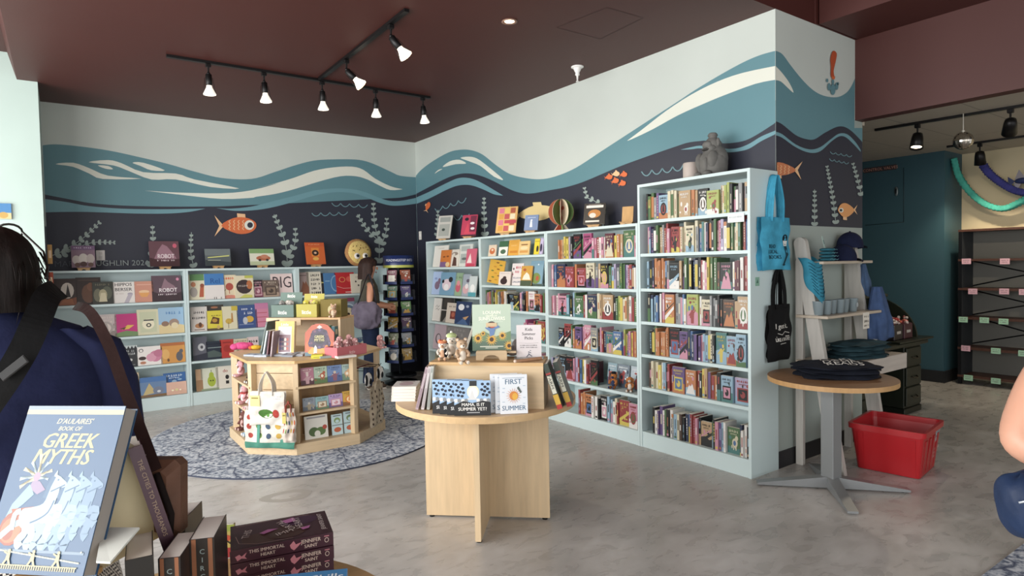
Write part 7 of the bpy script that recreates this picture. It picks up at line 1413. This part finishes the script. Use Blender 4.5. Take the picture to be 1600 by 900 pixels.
# blue jackets hanging on the right rail
def hung(cx, cy, z0, z1_, w, col, label, seed, dx=0, sw=1.0):
    mb = MB(); rg = random.Random(seed); ph = rg.uniform(0, 6)
    def f(u, v):
        a = u * 2 * pi; t = v; r_ = w * (.35 + .65 * min(1, t * 1.6)) * (1 if t < .96 else .93)
        fo = 1 + .16 * sin(a * 5 + ph + t * 2) + .08 * sin(a * 9 - t * 3)
        return (cx + dx * t + r_ * cos(a) * fo, cy + r_ * .45 * sin(a) * fo, z0 - (z0 - z1_) * t + .02 * sin(a * 2 + ph) * t)
    mb.grid(f, 44, 20, mat(col, 'cloth')); mb.add([f(k / 20, 1) for k in range(20)], [tuple(range(20))], mat(col, 'cloth')); o = mb.build('cloth_bag'); return tag(o, label, 'bag')
hung(.98, -5.66, 1.46, 1.22, .075, '41597c', 'upper denim-blue cloth bag gathered on the right rail of the ladder shelf', 3, .03)
hung(1.03, -5.74, 1.28, .86, .15, '3d5580', 'large denim-blue cloth bag hanging on the right rail of the ladder shelf', 5, .04)
# totes on the end panel of the tallest bookcase
tote(T(-.085, -5.575, 2.09, 0), .345, .37, .045, '3a9cc0', 'turquoise tote printed with a black penguin-like reader, hung on the bookcase end', [('t', 'READ', .30, .42, .07, .32, .008, '17303c'), ('t', 'LOCAL', .32, .32, .07, .32, .008, '17303c'), ('t', 'BOOKS', .36, .22, .07, .36, .008, '17303c'), ('e', .72, .58, .09, .1, '17242c'), ('p', [(.64, .56), (.80, .56), (.78, .46), (.66, .46)], 'd8dcd8'), ('p', [(.68, .46), (.78, .46), (.84, .3), (.72, .14), (.62, .1), (.7, .28)], '1f4452'), ('e', .68, .1, .08, .03, '1f4452')], .29, layers=3, seed=31)
tote(T(-.04, -5.565, 1.44, 0), .27, .40, .05, '121214', 'black tote with white lettering hanging below the turquoise one', [('t', 'I got it.', .5, .58, .09, .55, .01, 'dedbd2'), ('l', [(.3, .5), (.45, .47), (.6, .52), (.8, .49)], .004, 'cfccc4'), ('r', .25, .43, .8, .445, 'cfccc4'), ('t', 'LIKE AT BOOKS', .53, .36, .06, .62, .008, 'dedbd2'), ('r', .35, .31, .7, .32, 'cfccc4')], .25, layers=2, seed=33)
p = on(1, -5.537, 1183, 440); mb = MB(); mb.box(p.x - .02, p.x + .025, -5.5385, -5.5365, p.z - .03, p.z + .03, mat('7fae98', 'paper')); mb.poly([(p.x - .012, -5.5388, p.z - .01), (p.x + .012, -5.5388, p.z - .01), (p.x + .004, -5.5388, p.z + .018)], mat('3f6a5c', 'paper')); tag(mb.build('sticker'), 'small green sticker on the bookcase end between the totes', 'sticker')
# shelf signs on the bookcases
for (ax, y, z, w, h_, lb) in ((0, on(0, -DB, 1150, 335).y, 1.80, .13, .06, 'frosted shelf label hanging from the top shelf of the tallest bookcase'),):
    mb = MB(); mb.box(-DB - .003, -DB - .001, y - w / 2, y + w / 2, z - h_ / 2, z + h_ / 2, mat('d4dadb', 'plastic')); art(mb, lambda u, v, k: (-DB - .0032 - EPS * k, y + w / 2 - u * w, z - h_ / 2 + v * h_), w, h_, bars(.1, .9, .5, .2, 8, 'a9b2b6')); tag(mb.build('shelf_label'), lb, 'label')
# plush toys on shelf (under the globe) and two small books
plush(T(-.26, -4.15, .4155, R(-75)), .16, 'b5703a', '2f3c5c', 'orange-brown plush bear in a dark outfit on the fifth shelf', ear='round', extra=lambda o: (lambda f: (f.ell((0, -.02, .84), (.16, .15, .08), mat('1c1c22', 'fur')), f.build('hat', o)))(MB()))
plush(T(-.26, -4.34, .4155, R(-60)), .15, 'b87440', 'd8d0c4', 'orange and white plush dog beside the plush bear', ear='flop')
for i, (y0, y1, c, lb) in enumerate(((-4.0, -4.12, '8fa9b4', 'pale blue face-out book behind the plush bear'), (-4.12, -4.27, '7c8894', 'grey face-out book between the two plush toys'), (-4.28, -4.44, 'b4c0c8', 'pale face-out book behind the plush dog'))):
    rg = random.Random(i); book(lb, T(-.2, (y0 + y1) / 2, .418, R(-90), R(-6)), y0 - y1 - .006, .2, .01, c, scene_art(rg, c, ['3c4a5c', 'a84a4a', '2c3440', 'e0e4e6']), None, 'face-out books behind the fifth shelf plush toys', True, 'picture_book')
# ------------------------------------------------------------ red crate
c0, c1, c2 = V((.472, -6.155, 0)), V((.923, -6.03, 0)), V((.50, -5.70, 0))
A_ = V((.447, -6.14, 0)); ux = V((.48, .06, 0)).normalized(); uy = V((-ux.y, ux.x, 0)); 
e = empty('storage_crate', T(.695, -6.02, 0, R(8)), 'red open plastic crate on the floor beside the pedestal table', 'crate')
RED = mat('b3141c', 'plastic', .32)
def wallp(mb, a, b, zt):
    pass
mb = MB(); W0, D0, W1, D1, Hc = .205, .195, .25, .235, .33
def ringp(w, d, z, r_=.03): 
    out = []
    for sx, sy, a0 in ((1, -1, -90), (1, 1, 0), (-1, 1, 90), (-1, -1, 180)):
        for k in range(5): a = R(a0 + k * 22.5); out.append((sx * (w - r_) + r_ * cos(a), sy * (d - r_) + r_ * sin(a), z))
    return out
def loft(rings, m):
    n = len(rings[0]); vs = [p for r_ in rings for p in r_]; mb.add(vs, [(j * n + k, j * n + (k + 1) % n, (j + 1) * n + (k + 1) % n, (j + 1) * n + k) for j in range(len(rings) - 1) for k in range(n)], m)
loft([ringp(W0, D0, .003), ringp(W1 - .01, D1 - .01, Hc - .045), ringp(W1 - .01, D1 - .01, Hc - .04), ringp(W1 + .006, D1 + .006, Hc - .036), ringp(W1 + .008, D1 + .008, Hc), ringp(W1 - .012, D1 - .012, Hc), ringp(W1 - .014, D1 - .014, Hc - .04), ringp(W0 - .004, D0 - .004, .008)], RED)
mb.add(ringp(W0, D0, .003), [tuple(range(19, -1, -1))], RED); mb.add(ringp(W0 - .004, D0 - .004, .008), [tuple(range(20))], RED); mb.build('body', e)
for sy in (-1, 1):
    for x in (-.15, -.05, .05, .15): 
        mb = MB(); vs = [(x - .02, sy * (D0 - .004), .02), (x + .02, sy * (D0 - .004), .02), (x + .022, sy * (D1 - .014), Hc - .07), (x - .022, sy * (D1 - .014), Hc - .07)]; w2 = [(a, b + sy * .008, c) for a, b, c in vs]; mb.add(vs + w2, [(0, 1, 2, 3), (4, 5, 6, 7), (0, 1, 5, 4), (1, 2, 6, 5), (2, 3, 7, 6), (3, 0, 4, 7)], RED); mb.build('rib', e)
for sx in (-1, 1):
    for y in (-.16, .16):
        mb = MB(); vs = [(sx * (W0 - .004), y - .016, .02), (sx * (W0 - .004), y + .016, .02), (sx * (W1 - .014), y + .018, Hc - .06), (sx * (W1 - .014), y - .018, Hc - .06)]; w2 = [(a + sx * .008, b, c) for a, b, c in vs]; mb.add(vs + w2, [(0, 1, 2, 3), (4, 5, 6, 7), (0, 1, 5, 4), (1, 2, 6, 5), (2, 3, 7, 6), (3, 0, 4, 7)], RED); mb.build('rib', e)
def side(u, v, k): y = -.12 + u * .28; z = .02 + v * .29; x = W0 + (W1 - .01 - W0) * (z / (Hc - .04)) + .0018 + EPS * k; return (x, y, z)
def sidef(u, v, k): x = -.0 + u * .24; z = .02 + v * .29; y = -(D0 + (D1 - .01 - D0) * (z / (Hc - .04)) + .0018 + EPS * k); return (x, y, z)
mb = MB(); art(mb, sidef, .24, .29, [('p', [(.32, .62), (.78, .66), (.82, .98), (.36, .96)], '9aa3a6')] + bars(.4, .74, .84, .04, 6, '5c686c') + bars(.4, .74, .74, .04, 6, '5c686c'), 'paper'); o = mb.build('sticker', e); o['label'] = 'grey paper sticker'
mb = MB(); art(mb, sidef, .24, .29, [('t', 'WASH. COLLECTIVE', .55, .42, .05, .7, .008, 'd9b8b4'), ('t', 'PEOPLES PRIMES', .5, .33, .05, .66, .008, 'd9b8b4'), ('t', 'PERRIS', .38, .24, .05, .4, .008, 'd9b8b4')]); o = mb.build('lettering', e)
# ------------------------------------------------------------ dark green roll-top desk in the back room
GD = mat('1f241b', 'wood', .4); GD2 = mat('151912', 'wood', .35); e = empty('roll_top_desk', (2.04, -5.18, 0), 'dark green roll-top desk with drawers in the back room', 'desk')
dk = [(0, 0)]
mb = MB(); 
for x0 in (-.62, .30):
    p2 = MB(); p2.box(x0, x0 + .36, -.22, .30, .06, .66, GD, .006); p2.box(x0 - .01, x0 + .37, -.23, .31, 0, .06, GD2, .006); o = p2.build('pedestal', e)
    for k, (z0, z1_) in enumerate(((.08, .26), (.27, .45), (.46, .64))):
        d_ = MB(); d_.box(x0 + .02, x0 + .34, -.236, -.221, z0, z1_, GD, .006); o2 = d_.build('drawer', e); h_ = MB(); zz = (z0 + z1_) / 2
        h_.tube([(x0 + .13, -.238, zz), (x0 + .15, -.262, zz - .012), (x0 + .21, -.262, zz - .012), (x0 + .23, -.238, zz)], .006, mat('4a4234', 'metal'), 6); h_.build('pull', o2)
mb = MB(); mb.box(-.66, .74, -.26, .32, .66, .70, GD, .008); mb.build('desktop', e)
mb = MB(); mb.box(.1, .84, -.27, .0, .701, .72, GD, .004); mb.build('pull_out_leaf', e)
mb = MB(); mb.box(-.66, .70, .28, .31, .71, 1.12, GD); mb.box(-.66, .48, .0, .31, 1.12, 1.15, GD, .005)
for x in (-.66, .66):
    P = [(x, .31, .70)] + [(x, .31 - .0 - .52 * (1 - cos(R(a))) * 0 - .50 * sin(R(90 - a)) * 1.0, .70 + .42 * sin(R(a))) for a in range(0, 91, 9)] + [(x, .31, 1.12)]
    mb.poly(P, GD); mb.poly([(a + .025, b, c) for a, b, c in P], GD); n = len(P); mb.add(P + [(a + .025, b, c) for a, b, c in P], [(i, (i + 1) % n, n + (i + 1) % n, n + i) for i in range(n)], GD)
mb.build('roll_top_frame', e)
mb = MB(); mb.M = T(2.04 + .08, -5.05, 1.151); BRS = mat('c9a03c', 'metal', .3); mb.add([(-.06, -.04, 0), (.06, -.04, 0), (.06, .04, 0), (-.06, .04, 0), (-.035, -.025, .13), (.035, -.025, .13), (.035, .025, .13), (-.035, .025, .13)], [(0, 3, 2, 1), (4, 5, 6, 7), (0, 1, 5, 4), (1, 2, 6, 5), (2, 3, 7, 6), (3, 0, 4, 7)], BRS); tag(mb.build('gold_block'), 'small tapered gold block standing on top of the green desk', 'ornament')
for i, (dx, c) in enumerate(((.26, '2a2226'), (.47, '4a1f2c'))):
    e2 = empty('candy_bin', (2.04 + dx, -5.3, .7205), ['dark bin of red wrapped candy in the desk', 'maroon bin of wrapped candy at the right inside the desk'][i], 'bin')
    mb = MB(); mb.box(-.09, .09, -.07, .07, 0, .15, mat(c, 'plastic'), .008); mb.box(-.04, .04, -.073, -.069, .06, .085, mat('b8b0a8', 'paper')); mb.build('bin', e2)
    mb = MB(); rg = random.Random(i)
    for k in range(26): mb.ell((rg.uniform(-.08, .08), rg.uniform(-.06, .06), .15 + rg.uniform(0, .05)), (rg.uniform(.012, .024), .014, rg.uniform(.01, .02)), mat(rg.choice(['b5322c', 'c9563c', 'd8a49c', '8a2430', 'c8b8b0']), 'plastic'), 8, 5)
    o = mb.build('candy', e2); o['kind'] = 'stuff'
# ------------------------------------------------------------ foreground table and its books
FZ = .72; e = empty('display_table', (-3.95, -6.64, 0), 'round pale wood display table in the left foreground', 'table')
mb = MB(); n = 72; mb.prism([(.44 * cos(2 * pi * i / n), .44 * sin(2 * pi * i / n)) for i in range(n)], FZ - .03, FZ, mat('c49a64', 'woodx'), mat('c9a878', 'woodx')); mb.build('tabletop', e)
mb = MB(); mb.lathe([(.25, .0), (.25, .02), (.05, .045), (.04, .08), (.04, FZ - .031)], mat('6a6c6f', 'metal'), 28); mb.build('pedestal', e)
# big blue Greek Myths book
ctr = {k: V(v) for k, v in dict(TL=(-4.188, -6.441, 1.232), TR=(-4.030, -6.599, 1.230), BR=(-4.126, -6.679, .951), BL=(-4.278, -6.523, .947)).items()}
bl, br = ctr['BL'], ctr['BR']; ux = (br - bl).normalized(); uz = ((ctr['TL'] - bl) - ux * (ctr['TL'] - bl).dot(ux)).normalized(); uy = uz.cross(ux)
GMX = MX((ux, uy, uz)).transposed().to_4x4(); GMX.translation = (bl + br) / 2 + uy * .017
gw, gh = .224, .31
GOLD = 'e3d6a0'; PB = 'b4d4e6'; ME = '7aa4c8'
gi = [('r', 0, .945, 1, .975, 'ece2b4'), ('r', .0, .975, 1, 1, 'a4bcd6')]
gi += [('t', "D'AULAIRES'", .53, .885, .034, .55, -.02, 'f2edcc'), ('t', 'BOOK OF', .5, .842, .027, .32, -.02, 'f2edcc'), ('t', 'GREEK', .54, .735, .092, .70, -.02, 'f0e2a0'), ('t', 'MYTHS', .5, .635, .092, .70, -.02, 'f0e2a0')]
sx, sy = .30, .55
gi += [('p', [(sx + .02 * cos(a + 1.57), sy + .016 * sin(a + 1.57)), (sx + l * cos(a - .1), sy + l * .72 * sin(a - .1)), (sx + l * cos(a + .1), sy + l * .72 * sin(a + .1)), (sx - .02 * cos(a + 1.57), sy - .016 * sin(a + 1.57))], ['efe6bc', 'c4e0ea'][i % 2]) for i, (a, l) in enumerate([(R(95), .2), (R(60), .15), (R(25), .15), (R(125), .16), (R(155), .17), (R(185), .17), (R(210), .17), (R(-5), .12)])]
gi += [('e', sx, sy + .005, .035, .028, 'c9a4c4'), ('p', [(sx - .03, sy - .02), (sx + .04, sy - .02), (sx + .12, sy - .07), (sx + .05, sy - .1), (sx - .05, sy - .06)], 'b49cc4'), ('p', [(sx - .05, sy - .04), (sx + .02, sy - .1), (sx - .06, sy - .16), (sx - .2, sy - .24), (sx - .17, sy - .16)], 'a4d0e6')]
gi += [('e', .2, .25, .13, .1, 'c2573a'), ('e', .19, .24, .1, .075, 'd98a58'), ('e', .17, .22, .05, .04, 'c2573a'), ('p', [(.14, .36), (.36, .38), (.36, .3), (.2, .28)], 'c8603c'), ('l', [(.1, .2), (.2, .27), (.38, .32)], .012, 'bcdcec')]
for i, hx in enumerate((.80, .69, .58, .44)):  # four pale rearing horses side by side
    cpl = ['86b0d4', '9cc4e0', 'b2d6ea', 'cdeaf6'][i]; dk0 = '4f80ae'
    torso = cr([(hx - .2, .30), (hx - .19, .36), (hx - .1, .375), (hx, .40), (hx + .02, .47), (hx + .02, .53), (hx + .07, .555), (hx + .12, .50), (hx + .115, .42), (hx + .09, .34), (hx + .02, .295), (hx - .08, .27), (hx - .15, .255)], 3, True)
    headp = [(hx + .02, .53), (hx + .035, .575), (hx + .055, .60), (hx + .062, .57), (hx + .1, .56), (hx + .175, .525), (hx + .18, .505), (hx + .15, .495), (hx + .10, .50), (hx + .06, .50)]
    gi += [('p', torso, cpl), ('p', headp, cpl), ('l', [(hx + .035, .56), (hx + .01, .50), (hx - .005, .43)], .009, dk0), ('e', hx + .085, .54, .009, .006, dk0), ('l', [(hx + .165, .512), (hx + .04, .47)], .0025, dk0)]
    for pts in ([(hx + .07, .36), (hx + .17, .375), (hx + .16, .31), (hx + .19, .29)], [(hx + .02, .31), (hx + .12, .30), (hx + .11, .235), (hx + .14, .215)], [(hx - .15, .31), (hx - .10, .235), (hx - .15, .18), (hx - .11, .145)], [(hx - .09, .29), (hx - .03, .22), (hx - .06, .165), (hx - .02, .15)]):
        gi += [('l', cr(pts, 3), .0155, cpl)]
    gi += [('l', cr([(hx + .1, .42), (hx + .07, .35), (hx + .0, .31), (hx - .08, .285)], 3), .003, dk0), ('l', cr([(hx - .2, .35), (hx - .25, .33), (hx - .24, .24)], 3), .011, cpl)]
gi += [('r', .02, .12, .96, .135, '8fb0cc')] + [('e', .04 + (i * .61803 % 1) * .9, .075 + (i * .3819 % 1) * .06, .009, .005, 'dde6d8') for i in range(150)] + [('r', .03, .045, .93, .052, GOLD)] + [('r', .03 + i * .0225, .025, .042 + i * .0225, .045, GOLD) for i in range(40)]
for gx in (.25, .49, .73): gi += [('e', gx, .125, .014, .011, GOLD), ('p', [(gx - .015, .115), (gx + .015, .115), (gx + .02, .08), (gx + .04, .052), (gx + .02, .052), (gx, .075), (gx - .02, .052), (gx - .04, .052), (gx - .02, .08)], GOLD), ('l', [(gx - .01, .108), (gx - .05, .12)], .003, GOLD)]
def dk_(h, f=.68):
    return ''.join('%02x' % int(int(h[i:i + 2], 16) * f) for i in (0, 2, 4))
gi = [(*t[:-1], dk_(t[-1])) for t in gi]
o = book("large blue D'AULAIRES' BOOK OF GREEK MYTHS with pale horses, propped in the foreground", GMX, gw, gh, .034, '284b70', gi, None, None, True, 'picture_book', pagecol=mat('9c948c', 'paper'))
# its wire/wood easel on a low block
bt = (bl + br) / 2; mb = MB(); rzg = math.atan2(ux.y, ux.x); mb.M = T(bt.x, bt.y, 0, rzg); mb.box(-.07, .07, -.03, .09, bt.z - .035, bt.z - .02, EW, .003); mb.box(-.05, -.03, .0, .09, FZ + .001, bt.z - .035, EW); mb.box(.03, .05, .0, .09, FZ + .001, bt.z - .035, EW); mb.box(-.07, .07, -.032, -.026, bt.z - .02, bt.z - .004, EW)
tag(mb.build('book_easel'), 'wooden easel block under the large blue Greek myths book', 'book stand')
# stack of THIS IMMORTAL HEART
MAR = '43202e'; stz = FZ; 
base = [on(2, .85, *q) for q in ((360, 861), (521, 831))]; sd = (base[1] - base[0]).normalized(); srz = math.atan2(sd.y, sd.x)
for i in range(4):
    z = FZ + .001 + i * .0325; bw, bd_, bt_ = .232, .152, .031; c = mat(MAR, 'cover'); mb = MB()
    mb.box(0, bw, 0, bd_, 0, .0025, c); mb.box(0, bw, 0, bd_, bt_ - .0025, bt_, c); mb.box(0, bw, 0, .003, .0025, bt_ - .0025, c)
    def fs3(u, v, k): return (u * bw, -EPS * k, v * bt_)
    def ft3(u, v, k): return (u * bw, v * bd_, bt_ + EPS * k)
    IV = 'd9c4b4'; PK = 'c97a86'
    art(mb, fs3, bw, bt_, [('t', 'THIS IMMORTAL', .34, .56, .26, .34, .01, IV), ('t', 'HEART', .35, .2, .24, .15, .01, IV), ('t', 'JENNIFER', .77, .54, .3, .2, .01, IV), ('t', 'SAINT', .77, .16, .26, .13, .01, IV), ('p', [(.04, .5), (.08, .62), (.1, .45), (.15, .7), (.13, .4), (.15, .2), (.1, .3), (.06, .15)], PK), ('p', [(.56, .6), (.6, .9), (.62, .6), (.68, .7), (.64, .4), (.6, .15), (.57, .35)], PK), ('e', .93, .5, .022, .2, IV), ('e', .93, .5, .017, .15, MAR), ('r', .905, .78, .955, .86, PK)])
    if i == 3:
        W_ = 'e8dcd8'; P_ = 'd978c4'
        art(mb, ft3, bw, bd_, [('r', .03, .04, .9, .96, '4a2434'), ('e', .3, .3, .2, .22, '5a3028'), ('e', .7, .75, .2, .2, '4a2048'), ('e', .55, .35, .2, .25, '54302a'), ('l', [(.06, .92), (.4, .95), (.82, .92)], .0015, 'c9a49c'), ('l', [(.05, .5), (.08, .2), (.25, .07), (.6, .06)], .0015, 'c9a49c')])
        def rott(s2, cx, cy, hh, ang, col, bold=.03):
            vs, fs, tw = text_geo(s2, bold); ca, sa = cos(ang), sin(ang); mb.add([(cx + (x * ca - y * sa) * hh, cy + (x * sa + y * ca) * hh, bt_ + .003) for x, y in vs], fs, mat(col, 'cover'))
        rott('THIS', .045, .075, .017, R(78), W_); rott('IMM', .125, .04, .017, R(20), W_); rott('ORTAL', .135, .095, .017, R(115), W_); rott('HEART', .165, .095, .017, R(95), W_); rott('JENNIFER SAINT', .218, .075, .0105, R(90), W_)
        mb.poly([(.065, .07, bt_ + .0025), (.085, .085, bt_ + .0025), (.11, .08, bt_ + .0025), (.09, .068, bt_ + .0025), (.075, .06, bt_ + .0025)], mat(P_, 'cover')); mb.poly([(.12, .125, bt_ + .0025), (.15, .135, bt_ + .0025), (.155, .11, bt_ + .0025), (.13, .105, bt_ + .0025)], mat(P_, 'cover')); mb.poly([(.16, .06, bt_ + .0025), (.185, .065, bt_ + .0025), (.18, .05, bt_ + .0025), (.165, .045, bt_ + .0025)], mat(P_, 'cover'))
    o = mb.build('hardcover_book'); o.matrix_world = T(base[0].x, base[0].y, z, srz + R([-1, 1.5, -1, 0][i])); pm = MB(); pm.box(.003, bw - .003, .003, bd_ - .003, .0025, bt_ - .0025, PAGE); pm.build('pages', o)
    tag(o, ['lowest maroon THIS IMMORTAL HEART book of the foreground stack', 'second lowest maroon THIS IMMORTAL HEART book of the foreground stack', 'maroon THIS IMMORTAL HEART book directly below the top copy', 'topmost maroon THIS IMMORTAL HEART book with pink and white cover lettering'][i], 'book', 'stacked maroon hardcovers in the foreground')
# upright paperbacks with page tops, spines toward the camera
def upright(px0, px1, pt, dist, h, d_, col, sp, label, rzo=0, lean=0, items=None, top='f4f0e6'):
    a, b = dep(dist, px0, pt), dep(dist, px1, pt); w = (b - a).length; c = (a + b) / 2; zz = c.z; M = T(c.x, c.y, zz - h, -YAW + rzo) @ MX.Rotation(lean, 4, 'Y')
    mb = MB(); cm = mat(col, 'cover'); n = 8
    mb.box(-w / 2, w / 2, -.0, .0025, 0, h, cm); mb.box(-w / 2, -w / 2 + .0015, .0025, d_, 0, h, cm); mb.box(w / 2 - .0015, w / 2, .0025, d_, 0, h, cm)
    art(mb, lambda u, v, k: (-w / 2 + u * w, -EPS * k, v * h), w, h, items or [])
    o = mb.build('paperback_book'); o.matrix_world = M; pm = MB(); pm.box(-w / 2 + .0015, w / 2 - .0015, .0025, d_ - .004, .002, h - .001, mat(top, 'paper')); pm.build('pages', o)
    return tag(o, label, 'book')
circe = lambda: [('r', .2, .2, .32, 1, '8a4a2c'), ('r', .68, .2, .8, 1, '8a4a2c'), ('r', .35, .6, .65, .96, '1c2428')]
def circe_items(txt='CIRCE'):
    it = [('r', .08, 0, .26, 1, '8f5636'), ('r', .74, 0, .92, 1, '8f5636')]
    for i, ch in enumerate(txt): it.append(('t', ch, .5, .93 - (i + 1) * .085, .05, .3, .008, '8fa0a0'))
    return it
upright(248, 280, 872, 1.20, .2, .125, '1b1614', 0, 'dark paperback lettered CIRCE, nearest of the upright books', R(12), 0, circe_items())
upright(297, 333, 842, 1.27, .2, .125, '201915', 0, 'dark paperback lettered CIRCE, right one of the upright books', R(14), 0, circe_items('CIRCE'))
upright(262, 288, 812, 1.40, .2, .11, '15120f', 0, 'black upright paperback behind the two CIRCE copies', R(8))
upright(198, 236, 872, 1.16, .2, .13, '191614', 0, 'black paperback with a curling page block, left of the CIRCE copies', R(30), 0, None, 'd8d0c0')
# leaning maroon book with lettered spine and cream back, plus a white booklet
a, b = dep(1.28, 213, 706), dep(1.30, 256, 828)
ax_ = (a - b).normalized(); L_ = .235
tc = (CP - (a + b) / 2).normalized(); sidev = ax_.cross(tc).normalized(); fwd = sidev.cross(ax_)  # fwd roughly away/toward
LM = MX((sidev, -fwd if fwd.dot(tc) > 0 else fwd, ax_)).transposed().to_4x4(); LM.translation = b + ax_ * -.05
mb = MB(); t2 = .026; cm = mat('4a2434', 'cover'); mb.box(-t2 / 2, t2 / 2, 0, .003, 0, L_, cm); mb.box(-t2 / 2, -t2 / 2 + .002, .003, .15, 0, L_, mat('c9b890', 'cover')); mb.box(t2 / 2 - .002, t2 / 2, .003, .15, 0, L_, cm)
vs, fs, tw = text_geo('THE CITIES TO THOUSANDS', .01); kk = .17 / tw
mb.add([(-y * kk * .9 + .004, -.001, L_ * .52 + x * kk) for x, y in vs] if False else [(y * kk * .9 - .004, -.001, L_ * .52 - x * kk) for x, y in vs], fs, mat('a98a6c', 'cover'))
o = mb.build('hardcover_book'); o.matrix_world = LM; pm = MB(); pm.box(-t2 / 2 + .002, t2 / 2 - .002, .003, .147, .003, L_ - .003, PAGE); pm.build('pages', o); tag(o, 'maroon book with gold spine lettering leaning behind the large blue book', 'book')
def quadbook(px, label, col, t=.004, name='booklet'):
    P = [dep(d, x, y) for x, y, d in px]; n_ = (P[1] - P[0]).cross(P[3] - P[0]).normalized(); n_ = n_ if n_.dot(CP - P[0]) > 0 else -n_
    vs = [tuple(p) for p in P] + [tuple(p - n_ * t) for p in P]; mb = MB(); mb.add(vs, [(0, 1, 2, 3), (7, 6, 5, 4), (0, 4, 5, 1), (1, 5, 6, 2), (2, 6, 7, 3), (3, 7, 4, 0)], mat(col, 'paper')); return tag(mb.build(name), label, 'book')
quadbook([(200, 690, 1.30), (215, 700, 1.31), (252, 838, 1.34), (140, 900, 1.24)], 'cream back cover of an opened book behind the large blue book', 'c9bb94', .003, 'open_book')
quadbook([(160, 824, 1.22), (218, 824, 1.22), (172, 878, 1.12), (150, 877, 1.12)], 'white booklet lying in the shade of the large blue book', 'd8dcd4', .004)
# blue book in the very front, red/yellow paperback behind the stack
a, b = on(2, FZ + .135, 425, 900), on(2, FZ + .135, 543, 888)
mb = MB(); d_ = (b - a).normalized(); w_ = (b - a).length; mb.box(-.06, w_, -.15, .0, 0, .02, mat('3a86c4', 'cover')); mb.box(-.058, w_ - .002, -.001, .001, .002, .018, PAGE)
art(mb, lambda u, v, k: (-.06 + u * (w_ + .06), -.15 + v * .15, .02 + EPS * k), w_ + .06, .15, [('e', .4, .7, .08, .1, '6aaede'), ('e', .7, .5, .1, .12, '2f74b0'), ('t', 'Skills', .82, .72, .16, .3, .01, 'e4eef4')])
o = mb.build('picture_book'); o.matrix_world = T(a.x, a.y, FZ + .115, math.atan2(d_.y, d_.x)); tag(o, 'bright blue book at the bottom edge in front of the maroon stack', 'book')
mb = MB(); mb.box(-.05, w_ - .01, -.14, -.01, 0, .113, mat('b07a4a', 'wood'), .003); o = mb.build('display_block'); o.matrix_world = T(a.x, a.y, FZ + .001, math.atan2(d_.y, d_.x)); tag(o, 'wooden block under the bright blue front book', 'block')
a = on(2, FZ + .05, 352, 850); mb = MB(); mb.box(-.02, .0, 0, .02, 0, .11, mat('b8a050', 'cover')); 
mb = MB(); mb.M = T(a.x - .0, a.y + .03, FZ + .001, -YAW + R(10)); mb.box(-.05, .03, 0, .012, 0, .09, mat('b09a4c', 'cover')); mb.box(-.048, .028, .0, .0121, .09, .091, PAGE); art(mb, lambda u, v, k: (-.05 + u * .08, -EPS * k, v * .09), .08, .09, [('r', 0, 0, 1, .3, '9c2a2c'), ('r', 0, .8, 1, 1, '8a9a3c'), ('e', .7, .6, .2, .1, 'b5462c'), ('l', [(.5, .45), (.7, .55), (.9, .4)], .004, '2c2418')])
tag(mb.build('paperback_book'), 'small yellow and red paperback between CIRCE and the maroon stack', 'book')
# left partition: picture-book ledge ends and a blue framed picture
for i, (z0, z1_, c, nm) in enumerate(((1.60, 1.78, 'b98a4c', 'tan card edge, highest of the narrow wall rack'), (1.36, 1.52, 'a8452f', 'red card edge in the middle of the narrow wall rack'), (1.14, 1.30, 'c9963c', 'yellow card edge, lowest of the narrow wall rack'))):
    mb = MB(); mb.box(-.0, .035, -.06, .06, 0, z1_ - z0, mat(c, 'paper')); art(mb, lambda u, v, k: (u * .035, -.06 - EPS * k, v * (z1_ - z0)), .035, z1_ - z0, [('r', .2, .3, .8, .7, 'd8b48a')])
    o = mb.build('greeting_card'); o.matrix_world = T(-4.235, -.62, z0); tag(o, nm, 'card')
mb = MB(); mb.box(-4.249, -4.237, -.7, -.52, 1.1, 1.95, mat('33363a', 'metal')); tag(mb.build('card_rack'), 'narrow dark wall rack on the end of the pale partition', 'rack')
p = on(1, -.80, 0, 330); mb = MB(); mb.box(p.x - .2, p.x + .08, -.815, -.797, p.z - .07, p.z + .07, mat('4a86c0', 'paper')); art(mb, lambda u, v, k: (p.x - .2 + u * .28, -.8152 - EPS * k, p.z - .07 + v * .14), .28, .14, [('r', 0, 0, 1, .4, 'd9c48a'), ('e', .8, .25, .12, .2, 'c9a050')]); tag(mb.build('framed_picture'), 'small blue and sand picture on the pale partition at the left edge', 'picture')
# faint ring-shaped stain on the concrete
c = on(2, 0, 448, 775); mb = MB(); n = 40; P = []
for k in range(n):
    a = 2 * pi * k / n; r_ = 1 + .05 * sin(a * 3)
    P.append(((c.x + .16 * r_ * cos(a + .2), c.y + .11 * r_ * sin(a)), (c.x + .095 * r_ * cos(a + .2), c.y + .055 * r_ * sin(a))))
for k in range(n):
    (a0, b0), (a1, b1) = P[k], P[(k + 1) % n]; mb.add([(*a0, .0006), (*a1, .0006), (*b1, .0006), (*b0, .0006)], [(0, 1, 2, 3)], mat('9c9892', 'paint', .4))
tag(mb.build('floor_stain'), kind='structure')
